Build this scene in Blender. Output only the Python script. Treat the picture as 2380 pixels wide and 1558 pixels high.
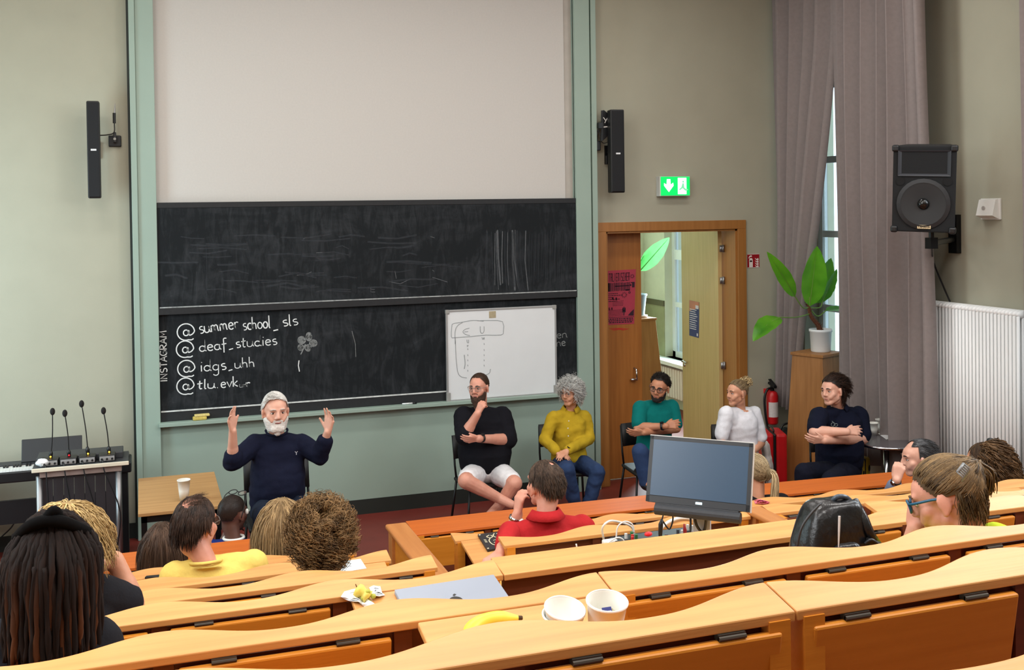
import bpy, bmesh, math, random
from mathutils import Vector, Matrix, noise
import numpy as np
PI = math.pi
scene = bpy.context.scene
for o in list(bpy.data.objects):
    bpy.data.objects.remove(o)
COL = scene.collection

# ------------------------------------------------------------------ camera
FPX, PPY = 2475.8, 521.77
YAW, PITCH, ROLL = .33538, .015653, .013727
CAM = Vector((0.0, -10.0, 2.88))
_f = Vector((math.sin(YAW)*math.cos(PITCH), math.cos(YAW)*math.cos(PITCH), -math.sin(PITCH)))
_r = Vector((math.cos(YAW), -math.sin(YAW), 0))
_d = _f.cross(_r)
RX = _r*math.cos(ROLL) + _d*math.sin(ROLL)
RD = -_r*math.sin(ROLL) + _d*math.cos(ROLL)
cam_data = bpy.data.cameras.new('camera')
cam_data.sensor_fit = 'HORIZONTAL'
cam_data.sensor_width = 36.0
cam_data.lens = FPX*36.0/2380.0
cam_data.shift_y = -(779.0-PPY)/2380.0
cam_data.clip_start = .05
camera = bpy.data.objects.new('camera', cam_data)
COL.objects.link(camera)
_m = Matrix((( RX.x, -RD.x, -_f.x), (RX.y, -RD.y, -_f.y), (RX.z, -RD.z, -_f.z)))
camera.matrix_world = Matrix.Translation(CAM) @ _m.to_4x4()
scene.camera = camera

# ------------------------------------------------------------------ world, lights, exposure
world = bpy.data.worlds.new('world'); scene.world = world
world.use_nodes = True
bg = world.node_tree.nodes['Background']
bg.inputs['Color'].default_value = (.80, .92, 1.0, 1)
bg.inputs['Strength'].default_value = 3.0
scene.view_settings.view_transform = 'Standard'
scene.view_settings.look = 'None'
scene.view_settings.gamma = 1.0
scene.view_settings.use_curve_mapping = False
scene.view_settings.exposure = -0.45
scene.cycles.use_denoising = True
scene.cycles.max_bounces = 8
scene.cycles.diffuse_bounces = 4
scene.cycles.sample_clamp_indirect = 6.0

def area_light(name, loc, direction, sx, sy, power, color, spread=PI):
    l = bpy.data.lights.new(name, 'AREA'); l.shape = 'RECTANGLE'
    l.size = sx; l.size_y = sy; l.energy = power; l.color = color; l.spread = spread
    o = bpy.data.objects.new(name, l); COL.objects.link(o)
    o.location = loc
    o.rotation_euler = Vector(direction).to_track_quat('-Z', 'Y').to_euler()
    return o
# daylight coming through the tall windows of both side walls and the foyer
WARM = (1.0, .97, .93); COOL = (.78, .92, 1.0)
area_light('window_daylight_left_a', (-2.50, -1.55, 2.1), (1, .35, -.05), 1.3, 2.8, 150, (.66, .90, 1.0))
area_light('window_daylight_left_b', (-2.50, -6.8, 3.4), (1, 0, -.30), 2.6, 3.2, 250, (.92, .96, 1.0))
area_light('window_daylight_right_a', (6.35, -4.6, 3.4), (-1, -.1, -.45), 1.6, 3.0, 110, COOL)
area_light('window_daylight_right_b', (6.7, -7.6, 3.6), (-1, 0, -.45), 2.2, 3.0, 330, (.92, .96, 1.0))
area_light('foyer_daylight', (7.05, 3.0, 2.2), (-1, -.12, -.1), 1.6, 2.4, 380, (.74, .95, 1.0))
# ceiling luminaires of the hall
for lx in (-1.2, 1.5, 4.5):
    for ly, pw in ((-2.4, 54), (-5.6, 84), (-8.6, 84), (-11.2, 24)):
        area_light('ceiling_luminaire', (lx, ly, 5.55), (0, 0, -1), 1.8, .45, pw, WARM)

# ------------------------------------------------------------------ picture helpers (turn a picture point into a place)
def ray(px, py):
    return RX*((px-1190)/FPX) + RD*((py-PPY)/FPX) + _f
def atY(px, py, Y):
    r = ray(px, py); return CAM + r*((Y-CAM.y)/r.y)
def atZ(px, py, Z):
    r = ray(px, py); return CAM + r*((Z-CAM.z)/r.z)
def atX(px, py, X):
    r = ray(px, py); return CAM + r*((X-CAM.x)/r.x)

# ------------------------------------------------------------------ materials
def lin(c):
    return tuple(((v/255.0)/12.92 if v/255.0 <= .04045 else ((v/255.0+.055)/1.055)**2.4) for v in c)
MATS = {}
def mat(name, rgb, rough=.6, var=.06, scale=8.0, bump=0.0, bscale=60.0, metal=0.0, spec=.5, stretch=None,
        emit=None, trans=0.0, sss=0.0, alpha=1.0, coat=0.0, sheen=0.0, rgb2=None, detail=3.0):
    if name in MATS: return MATS[name]
    m = bpy.data.materials.new(name); m.use_nodes = True
    nt = m.node_tree; b = nt.nodes['Principled BSDF']
    c = lin(rgb)
    tc = nt.nodes.new('ShaderNodeTexCoord')
    src = tc.outputs['Object']
    if stretch:
        mp = nt.nodes.new('ShaderNodeMapping'); mp.inputs['Scale'].default_value = stretch
        nt.links.new(src, mp.inputs['Vector']); src = mp.outputs['Vector']
    n = nt.nodes.new('ShaderNodeTexNoise'); n.inputs['Scale'].default_value = scale; n.inputs['Detail'].default_value = detail
    nt.links.new(src, n.inputs['Vector'])
    ramp = nt.nodes.new('ShaderNodeValToRGB')
    c2 = lin(rgb2) if rgb2 else tuple(min(1, v*(1+var)) for v in c)
    c1 = c if rgb2 else tuple(v*(1-var) for v in c)
    ramp.color_ramp.elements[0].position = .3; ramp.color_ramp.elements[1].position = .7
    ramp.color_ramp.elements[0].color = (*c1, 1); ramp.color_ramp.elements[1].color = (*c2, 1)
    nt.links.new(n.outputs['Fac'], ramp.inputs['Fac'])
    nt.links.new(ramp.outputs['Color'], b.inputs['Base Color'])
    b.inputs['Roughness'].default_value = rough
    b.inputs['Metallic'].default_value = metal
    b.inputs['Specular IOR Level'].default_value = spec
    if trans: b.inputs['Transmission Weight'].default_value = trans
    if sss:
        b.inputs['Subsurface Weight'].default_value = sss
        b.inputs['Subsurface Radius'].default_value = (.012, .005, .003)
    if coat: b.inputs['Coat Weight'].default_value = coat; b.inputs['Coat Roughness'].default_value = .25
    if sheen: b.inputs['Sheen Weight'].default_value = sheen
    if alpha < 1: b.inputs['Alpha'].default_value = alpha
    if emit:
        b.inputs['Emission Color'].default_value = (*lin(emit[0]), 1); b.inputs['Emission Strength'].default_value = emit[1]
    if bump:
        n2 = nt.nodes.new('ShaderNodeTexNoise'); n2.inputs['Scale'].default_value = bscale; n2.inputs['Detail'].default_value = 4
        nt.links.new(src, n2.inputs['Vector'])
        bp = nt.nodes.new('ShaderNodeBump'); bp.inputs['Strength'].default_value = bump; bp.inputs['Distance'].default_value = .01
        nt.links.new(n2.outputs['Fac'], bp.inputs['Height']); nt.links.new(bp.outputs['Normal'], b.inputs['Normal'])
    MATS[name] = m
    return m
def wood(name, rgb, rgb2, rough=.35, axis='x', scale=5.0, coat=.0, bump=.05):
    st = {'x': (.35, 6, 6), 'y': (6, .35, 6), 'z': (6, 6, .35)}[axis]
    return mat(name, rgb, rough, rgb2=rgb2, scale=scale, stretch=st, bump=bump, bscale=18, coat=coat, detail=6)

M_DESK = wood('desk_beech', (198, 138, 76), (216, 158, 92), .42, coat=.08)
M_DESKEDGE = wood('desk_beech_panel', (202, 126, 34), (216, 140, 46), .45)
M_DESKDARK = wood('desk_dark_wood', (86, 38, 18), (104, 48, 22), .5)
M_RED = wood('front_plank_wood', (188, 92, 28), (202, 104, 34), .5, coat=.0)
M_BARR = wood('barrier_wood', (176, 112, 58), (192, 128, 70), .42, axis='y')
M_DOOR = wood('door_veneer', (150, 92, 36), (168, 106, 46), .45, axis='z')
M_DOORL = wood('door_veneer_light', (186, 158, 104), (198, 170, 116), .45, axis='z')
M_FRAME = wood('door_frame_wood', (150, 98, 44), (164, 110, 54), .45, axis='z')
M_PED = wood('pedestal_wood', (150, 100, 52), (170, 118, 66), .5, axis='z')
M_TABLE = wood('table_wood', (176, 132, 82), (192, 148, 96), .5)
M_WALL = mat('wall_paint', (168, 166, 148), .85, .03, 3.0, .08, 220)
M_GREEN = mat('green_paint', (148, 168, 156), .55, .03, 2.5, .03, 150)
M_SCREEN = mat('screen_white', (196, 193, 188), .8, .02, 60, .04, 260)
M_FLOOR = mat('floor_linoleum', (118, 46, 38), .42, .08, 5, .03, 80)
M_BASE = mat('base_dark', (30, 36, 32), .6)
M_BLACK = mat('black_plastic', (14, 15, 18), .45, .1, 30)
M_BLACKM = mat('black_metal', (18, 18, 20), .4, .1, 30, metal=.3)
M_GRILL = mat('speaker_grille', (16, 18, 22), .75, .25, 300, .4, 900)
M_DGREY = mat('dark_grey', (52, 54, 58), .5)
M_WHITE = mat('white_plastic', (228, 228, 224), .45, .02)
M_PAPER = mat('white_paper', (236, 238, 240), .7, .03, 20, .05, 60)
M_CUP = mat('paper_cup', (236, 236, 230), .6, .02, 12)
M_CHROME = mat('chrome', (200, 202, 206), .18, .03, metal=1.0)
M_STEEL = mat('steel_brushed', (150, 150, 152), .4, .05, metal=.9)
M_HINGE = mat('hinge_dark', (92, 88, 82), .45, .1, metal=.8)
M_CHALK = mat('chalk', (222, 226, 226), .95, .15, 90)
M_CHALKF = mat('chalk_faint', (104, 108, 112), .95, .25, 60, alpha=.6)
M_CHALKV = mat('chalk_very_faint', (74, 78, 84), .95, .25, 60, alpha=.3)
M_MARKER = mat('marker_grey', (150, 156, 158), .8, .1, 40)
M_CURTAIN = mat('curtain_fabric', (136, 126, 124), .9, .05, 30, .15, 500, sheen=.2)
M_LEAF = mat('leaf_green', (70, 140, 36), .4, .25, 12, .1, 40, trans=.0)
M_POT = mat('pot_white', (226, 230, 232), .35, .02)
M_SOIL = mat('soil', (60, 36, 22), .95, .3, 60, .4, 90)
M_REDP = mat('red_plastic', (196, 24, 30), .35, .05)
M_SCREENLCD = mat('lcd_screen', (58, 84, 112), .22, .04, 3)

# ------------------------------------------------------------------ mesh builder
class MB:
    def __init__(s): s.v = []; s.f = []
    def add(s, vs, fs):
        k = len(s.v); s.v += [tuple(v) for v in vs]; s.f += [tuple(i+k for i in f) for f in fs]; return s
    def box(s, c, size, rot=None):
        hx, hy, hz = size[0]/2, size[1]/2, size[2]/2
        vs = [Vector((sx*hx, sy*hy, sz*hz)) for sz in (-1, 1) for sy in (-1, 1) for sx in (-1, 1)]
        if rot is not None: vs = [rot @ v for v in vs]
        c = Vector(c)
        return s.add([v+c for v in vs], [(0,2,3,1),(4,5,7,6),(0,1,5,4),(2,6,7,3),(0,4,6,2),(1,3,7,5)])
    def span(s, a, b):
        return s.box([(a[i]+b[i])/2 for i in range(3)], [abs(b[i]-a[i]) for i in range(3)])
    def quad(s, a, b, c, d): return s.add([a,b,c,d], [(0,1,2,3)])
    def tube(s, path, r, n=8, cap=True, squash=None):
        path = [Vector(p) for p in path]
        rs = r if isinstance(r, (list, tuple)) else [r]*len(path)
        k = len(s.v); prev = None
        for i, p in enumerate(path):
            t = (path[min(i+1, len(path)-1)] - path[max(i-1, 0)])
            if t.length < 1e-9: t = Vector((0,0,1))
            t.normalize()
            if prev is None:
                u = t.cross(Vector((0,0,1)))
                if u.length < .05: u = t.cross(Vector((0,1,0)))
            else:
                u = prev - t*prev.dot(t)
                if u.length < 1e-6: u = t.cross(Vector((0,0,1)))
            u.normalize(); w = t.cross(u); prev = u
            for j in range(n):
                a = 2*PI*j/n
                off = u*math.cos(a) + w*math.sin(a)
                if squash: off = Vector((off.x*squash[0], off.y*squash[1], off.z*squash[2]))
                s.v.append(tuple(p + off*rs[i]))
        for i in range(len(path)-1):
            for j in range(n):
                j2 = (j+1) % n
                s.f.append((k+i*n+j, k+i*n+j2, k+(i+1)*n+j2, k+(i+1)*n+j))
        if cap:
            s.f.append(tuple(k+j for j in range(n))[::-1])
            e = k+(len(path)-1)*n
            s.f.append(tuple(e+j for j in range(n)))
        return s
    def cyl(s, a, b, r, n=16, r2=None):
        return s.tube([a, b], [r, r if r2 is None else r2], n)
    def ell(s, c, r, rot=None, nu=16, nv=10):
        c = Vector(c); vs = []; fs = []
        for i in range(nv+1):
            th = PI*i/nv
            for j in range(nu):
                ph = 2*PI*j/nu
                v = Vector((r[0]*math.sin(th)*math.cos(ph), r[1]*math.sin(th)*math.sin(ph), r[2]*math.cos(th)))
                if rot is not None: v = rot @ v
                vs.append(v+c)
        for i in range(nv):
            for j in range(nu):
                j2 = (j+1) % nu
                fs.append((i*nu+j, (i+1)*nu+j, (i+1)*nu+j2, i*nu+j2))
        return s.add(vs, fs)
    def cone(s, a, b, ra, rb, n=12):
        """round cone: capsule whose radius changes from a to b"""
        a = Vector(a); b = Vector(b); d = b-a; L = d.length
        if L < 1e-6: return s.ell(a, (ra, ra, ra))
        t = d/L; path = []; rs = []
        for k in range(4):
            an = PI/2*(1-k/4.0); path.append(a - t*ra*math.sin(an)); rs.append(max(1e-4, ra*math.cos(an)))
        m = max(1, int(L/.05))
        for k in range(m+1):
            u = k/m; path.append(a+d*u); rs.append(ra+(rb-ra)*u)
        for k in range(1, 5):
            an = PI/2*k/4.0; path.append(b + t*rb*math.sin(an)); rs.append(max(1e-4, rb*math.cos(an)))
        return s.tube(path, rs, n)
    def lathe(s, prof, c=(0,0,0), n=24, closed=False):
        k = len(s.v); c = Vector(c)
        for r, z in prof:
            for j in range(n):
                a = 2*PI*j/n; s.v.append((c.x+r*math.cos(a), c.y+r*math.sin(a), c.z+z))
        for i in range(len(prof)-1):
            for j in range(n):
                j2 = (j+1) % n; s.f.append((k+i*n+j, k+i*n+j2, k+(i+1)*n+j2, k+(i+1)*n+j))
        return s
    def prism(s, poly, axis_vec, origin=(0,0,0), ux=(1,0,0), uy=(0,0,1)):
        """extrude a 2-D polygon (in ux,uy) by axis_vec"""
        o = Vector(origin); ux = Vector(ux); uy = Vector(uy); ax = Vector(axis_vec); n = len(poly)
        a = [o+ux*p[0]+uy*p[1] for p in poly]; b = [p+ax for p in a]
        return s.add(a+b, [tuple(range(n))[::-1], tuple(range(n, 2*n))] + [(i, (i+1) % n, n+(i+1) % n, n+i) for i in range(n)])
    def ribbon(s, pts, w, nrm):
        """flat stroke of width w lying in the plane with normal nrm"""
        pts = [Vector(p) for p in pts]; nrm = Vector(nrm)
        if len(pts) < 2: return s
        k = len(s.v)
        for i, p in enumerate(pts):
            t = pts[min(i+1, len(pts)-1)]-pts[max(i-1, 0)]
            if t.length < 1e-9: t = Vector((1,0,0))
            u = t.cross(nrm).normalized()*w/2
            s.v += [tuple(p-u), tuple(p+u)]
        for i in range(len(pts)-1):
            s.f.append((k+2*i, k+2*i+1, k+2*i+3, k+2*i+2))
        return s
    def mesh(s, name):
        me = bpy.data.meshes.new(name); me.from_pydata(s.v, [], s.f); me.validate(); me.update()
        return me

def link(name, me, material=None, parent=None, smooth=False, bevel=0.0, seg=2):
    o = bpy.data.objects.new(name, me); COL.objects.link(o)
    if material is not None:
        me.materials.clear(); me.materials.append(material)
    if smooth: me.shade_smooth() if hasattr(me, 'shade_smooth') else None
    if bevel:
        md = o.modifiers.new('edge', 'BEVEL'); md.width = bevel; md.segments = seg; md.limit_method = 'ANGLE'; md.angle_limit = math.radians(40)
    if parent is not None:
        o.parent = parent
        off = Vector(parent.location)
        p = parent
        while p.parent is not None:
            p = p.parent; off = off + Vector(p.location)
        me.transform(Matrix.Translation(-off))
    return o
def obj(name, mb, material, parent=None, smooth=False, bevel=0.0, seg=2):
    me = mb.mesh(name)
    # recalc normals
    bm = bmesh.new(); bm.from_mesh(me); bmesh.ops.recalc_face_normals(bm, faces=bm.faces); bm.to_mesh(me); bm.free()
    return link(name, me, material, parent, smooth, bevel, seg)
def tag(o, label=None, cat=None, group=None, kind=None):
    if label: o['label'] = label
    if cat: o['category'] = cat
    if group: o['group'] = group
    if kind: o['kind'] = kind
    return o
def thing(name, loc, label, cat, group=None):
    o = bpy.data.objects.new(name, None); COL.objects.link(o); o.location = loc; o.empty_display_size = .1
    return tag(o, label, cat, group)
def struct(o): o['kind'] = 'structure'; return o
def single(name, mb, material, label, cat, smooth=False, bevel=0.0, group=None):
    return tag(obj(name, mb, material, None, smooth, bevel), label, cat, group)
def rotz(a): return Matrix.Rotation(a, 3, 'Z')
def rotx(a): return Matrix.Rotation(a, 3, 'X')
def roty(a): return Matrix.Rotation(a, 3, 'Y')
def bez(pts, n=24):
    """smooth Catmull-Rom path through points"""
    P = [Vector(p) for p in pts]; P = [P[0]*2-P[1]]+P+[P[-1]*2-P[-2]]; out = []
    m = max(2, n//(len(P)-3))
    for i in range(1, len(P)-2):
        for k in range(m):
            t = k/m
            out.append(.5*((2*P[i])+(P[i+1]-P[i-1])*t+(2*P[i-1]-5*P[i]+4*P[i+1]-P[i+2])*t*t+(3*P[i]-P[i-1]-3*P[i+1]+P[i+2])*t**3))
    out.append(P[-2]); return out
# ================================================================== the room
XL, XR, YB, ZC = -2.6, 6.8, -13.0, 5.6
DX0, DX1, DZ = 4.50, 6.04, 2.62        # door opening
struct(obj('floor', MB().span((XL, YB, -.1), (XR, .3, 0)), M_FLOOR))
struct(obj('ceiling', MB().span((XL, YB, ZC), (XR, .3, ZC+.1)), mat('ceiling_white', (226, 224, 216), .9)))
fw = MB().span((XL, 0, 0), (DX0, .3, ZC)).span((DX0, 0, DZ), (DX1, .3, ZC)).span((DX1, 0, 0), (XR+.4, .3, ZC))
struct(obj('wall_front', fw, M_WALL))
WY0, WY1, WZ0, WZ1 = -2.0, -.12, .95, 4.95      # window in the right wall
rw = MB().span((XR, YB, 0), (XR+.3, WY0, ZC)).span((XR, WY0, 0), (XR+.3, WY1, WZ0)).span((XR, WY0, WZ1), (XR+.3, WY1, ZC)).span((XR, WY1, 0), (XR+.3, 0, ZC))
struct(obj('wall_right', rw, M_WALL))
struct(obj('wall_left', MB().span((XL-.2, YB, 0), (XL, .3, ZC)), M_WALL))
struct(obj('wall_back', MB().span((XL, YB-.2, 0), (XR, YB, ZC)), M_WALL))
M_WINF = mat('window_frame_white', (232, 238, 240), .4, .02)
M_GLASS = mat('window_glass', (235, 245, 250), .02, .0, trans=1.0, spec=.3)
def window(name, X, y0, y1, z0, z1, bars_z, mull=True):
    w = struct(obj(name, MB().span((X, y0, z0), (X+.07, y0+.08, z1)).span((X, y1-.08, z0), (X+.07, y1, z1))
               .span((X, y0, z0), (X+.07, y1, z0+.08)).span((X, y0, z1-.08), (X+.07, y1, z1)), M_WINF))
    ym = (y0+y1)/2
    b = MB()
    if mull: b.span((X-.01, ym-.06, z0), (X+.08, ym+.06, z1))
    for z in bars_z: b.span((X+.005, y0, z-.035), (X+.06, y1, z+.035))
    obj('glazing_bar', b, M_WINF, w)
    zs = [z0]+list(bars_z)+[z1]
    ys = [y0+.08, ym-.06, ym+.06, y1-.08] if mull else [y0+.08, y1-.08]
    for i in range(len(zs)-1):
        for j in range(0, len(ys), 2):
            obj('pane', MB().span((X+.03, ys[j], zs[i]+.03), (X+.036, ys[j+1], zs[i+1]-.03)), M_GLASS, w)
    return w
w1 = window('window_1', XR+.18, WY0, WY1, WZ0, WZ1, (1.75, 2.55, 3.35, 4.15))
struct(obj('trim_1', MB().span((XR-.04, WY0-.05, WZ0-.04), (XR+.2, WY1+.05, WZ0)), M_WINF))
# facade across the street, seen pale through the window
fac = MB().span((11.5, -9, -6), (11.8, 3.5, 8))
fo = struct(obj('wall_outside', fac, mat('far_facade', (196, 214, 212), .9, .05)))
for i in range(6):
    for j in range(4):
        obj('window_pane', MB().span((11.44, -8+i*1.7, -1+j*2.1), (11.5, -7.1+i*1.7, .5+j*2.1)), mat('far_pane', (110, 140, 148), .3), fo)

# ------------------------------------------------------------------ foyer behind the door
FX = 7.15
struct(obj('floor_foyer', MB().span((2.6, .3, -.1), (FX, 4.5, 0)), M_FLOOR))
M_FOY = mat('foyer_wall', (206, 208, 186), .85, .03)
fy0, fy1 = 2.2, 3.83
fz0 = atX(1550, 830, FX).z
fwl = MB().span((2.4, .3, 0), (2.6, 4.7, 4.2)).span((2.6, 4.5, 0), (FX+.2, 4.7, 4.2))
struct(obj('wall_foyer', fwl, M_FOY))
fr = MB().span((FX, .3, 0), (FX+.35, fy0, 4.2)).span((FX, fy1, 0), (FX+.35, 4.5, 4.2)).span((FX, fy0, 0), (FX+.35, fy1, fz0)).span((FX, fy0, 3.7), (FX+.35, fy1, 4.2))
struct(obj('wall_foyer_side', fr, M_FOY))
struct(obj('ceiling_foyer', MB().span((2.4, .3, 4.2), (FX+.3, 4.7, 4.3)), M_FOY))
zt = atX(1570, 600, FX).z
window('window_2', FX+.12, fy0, fy1, fz0, 3.7, (atX(1570, 712, FX).z, zt, zt+.07), True)
struct(obj('trim_2', MB().span((FX-.22, fy0-.05, fz0-.05), (FX+.15, fy1+.3, fz0)), M_WINF))
struct(obj('trim_3', MB().span((2.6, 4.47, 0), (FX, 4.5, 1.42)).span((FX-.01, fy1+.01, 0), (FX, 4.5, 1.42)), mat('dado_green', (150, 152, 116), .6)))
struct(obj('trim_4', MB().span((2.6, 4.455, 1.42), (FX, 4.5, 1.5)).span((FX-.02, fy1+.01, 1.42), (FX, 4.5, 1.5)), mat('dado_line', (92, 88, 62), .6)))
rb = struct(obj('wall_outside_red', MB().span((9.2, 4.2, -3), (9.5, 10, 7)), mat('red_facade', (206, 92, 104), .9, .04)))
rdf = thing('radiator', (FX-.12, 3.1, .15), 'white column radiator under the foyer window seen through the doorway', 'radiator')
for i in range(20):
    obj('fin', MB().span((FX-.16, 2.3+i*.075, .18), (FX-.04, 2.3+i*.075+.055, fz0-.1)), M_WHITE, rdf, bevel=.01)

# ------------------------------------------------------------------ door
fr = MB()
fr.span((DX0-.11, -.025, 0), (DX0, .02, DZ)).span((DX1, -.025, 0), (DX1+.10, .02, DZ)).span((DX0-.11, -.025, DZ), (DX1+.10, .02, DZ+.095))
do = struct(obj('door_1', fr, M_FRAME, bevel=.004))
obj('door_lining', MB().span((DX0, 0, 0), (DX0+.02, .3, DZ)).span((DX1-.02, 0, 0), (DX1, .3, DZ)).span((DX0, 0, DZ-.02), (DX1, .3, DZ)), M_FRAME, do)
lf = obj('door_leaf', MB().span((DX0+.02, .20, .01), (4.995, .245, DZ-.02)), M_DOOR, do, bevel=.003)
hp = atY(1477, 870, .17)
obj('door_handle', MB().tube([(hp.x, .20, hp.z+.06), (hp.x, .15, hp.z+.055), (hp.x+.005, .145, hp.z-.06), (hp.x, .20, hp.z-.065)], .010, 8).ell((hp.x-.03, .17, hp.z-.055), (.03, .02, .016)), M_CHROME, lf, smooth=True)
# open leaf swung into the foyer
hx, hy = 5.98, .26
e = atY(1590, 800, 1.0); ang = math.atan2(e.y-hy, e.x-hx)
dirv = Vector((math.cos(ang), math.sin(ang), 0)); nv = Vector((-dirv.y, dirv.x, 0))
for _ in range(30):     # leaf is .98 m long and ends where the picture shows its free edge
    end = Vector((hx, hy, 0))+dirv*.98
    g = atY(1590, 800, end.y); ang = math.atan2(g.y-hy, g.x-hx); dirv = Vector((math.cos(ang), math.sin(ang), 0)); nv = Vector((-dirv.y, dirv.x, 0))
def leafpt(u, t, z): return Vector((hx, hy, 0))+dirv*u+nv*t+Vector((0, 0, z))
lm = MB(); vs = [leafpt(u, t, z) for z in (.01, DZ-.02) for t in (-.022, .022) for u in (0, .98)]
lm.add(vs, [(0,2,3,1),(4,5,7,6),(0,1,5,4),(2,6,7,3),(0,4,6,2),(1,3,7,5)])
lo = obj('door_leaf', lm, M_DOORL, do)
sgn = 1 if (CAM-leafpt(.5, 0, 0)).dot(nv) > 0 else -1
hm = MB(); q = leafpt(.92, 0, atY(1588, 838, end.y).z)
hm.cyl(q, q+nv*sgn*.06, .012, 10).cyl(q+nv*sgn*.055, q+nv*sgn*.055-dirv*.12, .010, 10)
hm.cyl(q+Vector((0,0,-.045)), q+nv*sgn*.03+Vector((0,0,-.045)), .02, 12)
obj('door_handle', hm, M_CHROME, lo, smooth=True)
for py in (578, 652, 850):
    z = atY(1674, py, .25).z
    obj('hinge', MB().cyl((DX1-.035, .23, z-.04), (DX1-.035, .23, z+.04), .014, 10).span((DX1-.07, .235, z-.035), (DX1-.02, .245, z+.035)), M_STEEL, do, smooth=True)
# red poster on the closed leaf, dark blue one on the open leaf
M_POST = mat('poster_red', (168, 52, 72), .7, .05)
M_INK = mat('poster_ink', (46, 16, 34), .8)
def p_at(px, py): return atY(px, py, .198)
ro = thing('poster', p_at(1442, 690), 'red poster with dense black lettering on the closed narrow door leaf', 'poster')
a, b, c, d = p_at(1408, 630), p_at(1478, 626), p_at(1474, 753), p_at(1410, 756)
obj('sheet', MB().add([a, b, c, d, a+Vector((0,.002,0)), b+Vector((0,.002,0)), c+Vector((0,.002,0)), d+Vector((0,.002,0))], [(0,1,2,3),(7,6,5,4),(0,4,5,1),(1,5,6,2),(2,6,7,3),(3,7,4,0)]), M_POST, ro)
ink = MB(); random.seed(4)
def pu(u, v, off=-.0015):   # point on the poster, u right, v down
    return a.lerp(b, u).lerp(d.lerp(c, u), v)+Vector((0, off, 0))
def prect(u0, v0, u1, v1): ink.quad(pu(u0, v0), pu(u1, v0), pu(u1, v1), pu(u0, v1))
# two lines of tall condensed capitals ITALIENISCHER / (second line)
def glyph(u0, u1, v0, v1, ch):
    w = u1-u0; s = w*.34; m = (v0+v1)/2; t = .016
    L = (u0, v0, u0+s, v1); Rr = (u1-s, v0, u1, v1); C = (u0+w/2-s/2, v0, u0+w/2+s/2, v1)
    T = (u0, v0, u1, v0+t); Bm = (u0, v1-t, u1, v1); Md = (u0, m-t/2, u1, m+t/2)
    for r in {'I': [C], 'T': [T, C], 'A': [L, Rr, T, Md], 'L': [L, Bm], 'E': [L, T, Md, Bm], 'N': [L, Rr, T], 'S': [T, Md, Bm, (u0, v0, u0+s, m), (u1-s, m, u1, v1)],
              'C': [L, T, Bm], 'H': [L, Rr, Md], 'R': [L, T, Md, (u1-s, v0, u1, m), (u1-s*.9, m, u1, v1)], 'D': [L, Rr, T, Bm], 'U': [L, Rr, Bm], 'V': [L, Rr, Bm], 'M': [L, C, Rr, T], 'O': [L, Rr, T, Bm], 'P': [L, T, Md, (u1-s, v0, u1, m)], '9': [T, Md, Rr, (u0, v0, u0+s, m)], '5': [T, Md, Bm, (u0, v0, u0+s, m), (u1-s, m, u1, v1)], '1': [C], '0': [L, Rr, T, Bm], '.': [(u0, v1-t, u0+s, v1)]}.get(ch, [L, T]):
        prect(*r)
def line(txt, u0, u1, v0, v1):
    n = len(txt); w = (u1-u0)/n
    for i, ch in enumerate(txt):
        if ch != ' ': glyph(u0+i*w, u0+i*w+w*.82, v0, v1, ch)
line('ITALIENISCHER', .04, .80, .05, .205)
random.seed(9); u_ = .03
while u_ < .80:      # second headline: illegible tall dense strokes
    w_ = random.uniform(.012, .035); prect(u_, .225+random.uniform(0, .01), u_+w_, .375+random.uniform(0, .012)); u_ += w_+random.uniform(.008, .018)
prect(.03, .225, .12, .385); prect(.30, .285, .78, .30); prect(.66, .36, .80, .385)
for r in range(5):
    n = random.randint(3, 7); u = .04
    for k in range(n):
        w = random.uniform(.03, .09); prect(u, .42+r*.035, u+w, .432+r*.035); u += w+.012
line('9.5', .20, .38, .50, .55); line('10.5', .03, .22, .68, .725)
for r in range(9):
    u = .22 if r < 4 else .06
    while u < (.58 if r < 4 else .56):
        w = random.uniform(.02, .06); prect(u, .565+r*.026+(.06 if r > 3 else 0), u+w, .572+r*.026+(.06 if r > 3 else 0)); u += w+.01
def burst(u, v, r, n=12):
    pts = []
    for k in range(n*2):
        an = PI*k/n; rr = r if k % 2 == 0 else r*.55
        pts.append(pu(u+rr*math.cos(an), v+rr*math.sin(an)*.56))
    pts.append(pts[0]); ink.ribbon(pts, .006, (0, -1, 0))
burst(.88, .125, .07, 8); burst(.62, .46, .10, 9); burst(.80, .42, .04, 8)
prect(.84, .23, .97, .25); prect(.88, .25, .97, .33); prect(.80, .27, .86, .30)
ink.ribbon([pu(.62+.05*math.cos(t), .72+.035*math.sin(t)) for t in np.linspace(0, 6.28, 12)], .006, (0, -1, 0))
ink.add([pu(.57, .70), pu(.67, .70), pu(.68, .78), pu(.64, .78), pu(.63, .84), pu(.605, .84), pu(.60, .78), pu(.56, .78)], [tuple(range(8))])
ink.add([pu(.76, .84), pu(.86, .78), pu(.97, .73), pu(.97, .85)], [(0,1,2,3)])
prect(.02, .862, .98, .870)
for r in range(3):
    u = .03
    while u < .93:
        w = random.uniform(.04, .10); prect(u, .885+r*.032, min(u+w, .95), .905+r*.032); u += w+.02
obj('print', ink, M_INK, ro)
rs = MB()
for k in range(4): rs.ribbon([p_at(1416+k*3, 764+k*1.6), p_at(1440, 763+k), p_at(1462-k*4, 765+k*1.2)], .004, (0, -1, 0))
obj('red_scribble', rs, mat('red_scribble', (190, 40, 36), .8), ro)
bo = thing('poster', leafpt(.5, sgn*.024, 1.9), 'small dark blue and orange flyer on the open light door leaf', 'poster')
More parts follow.
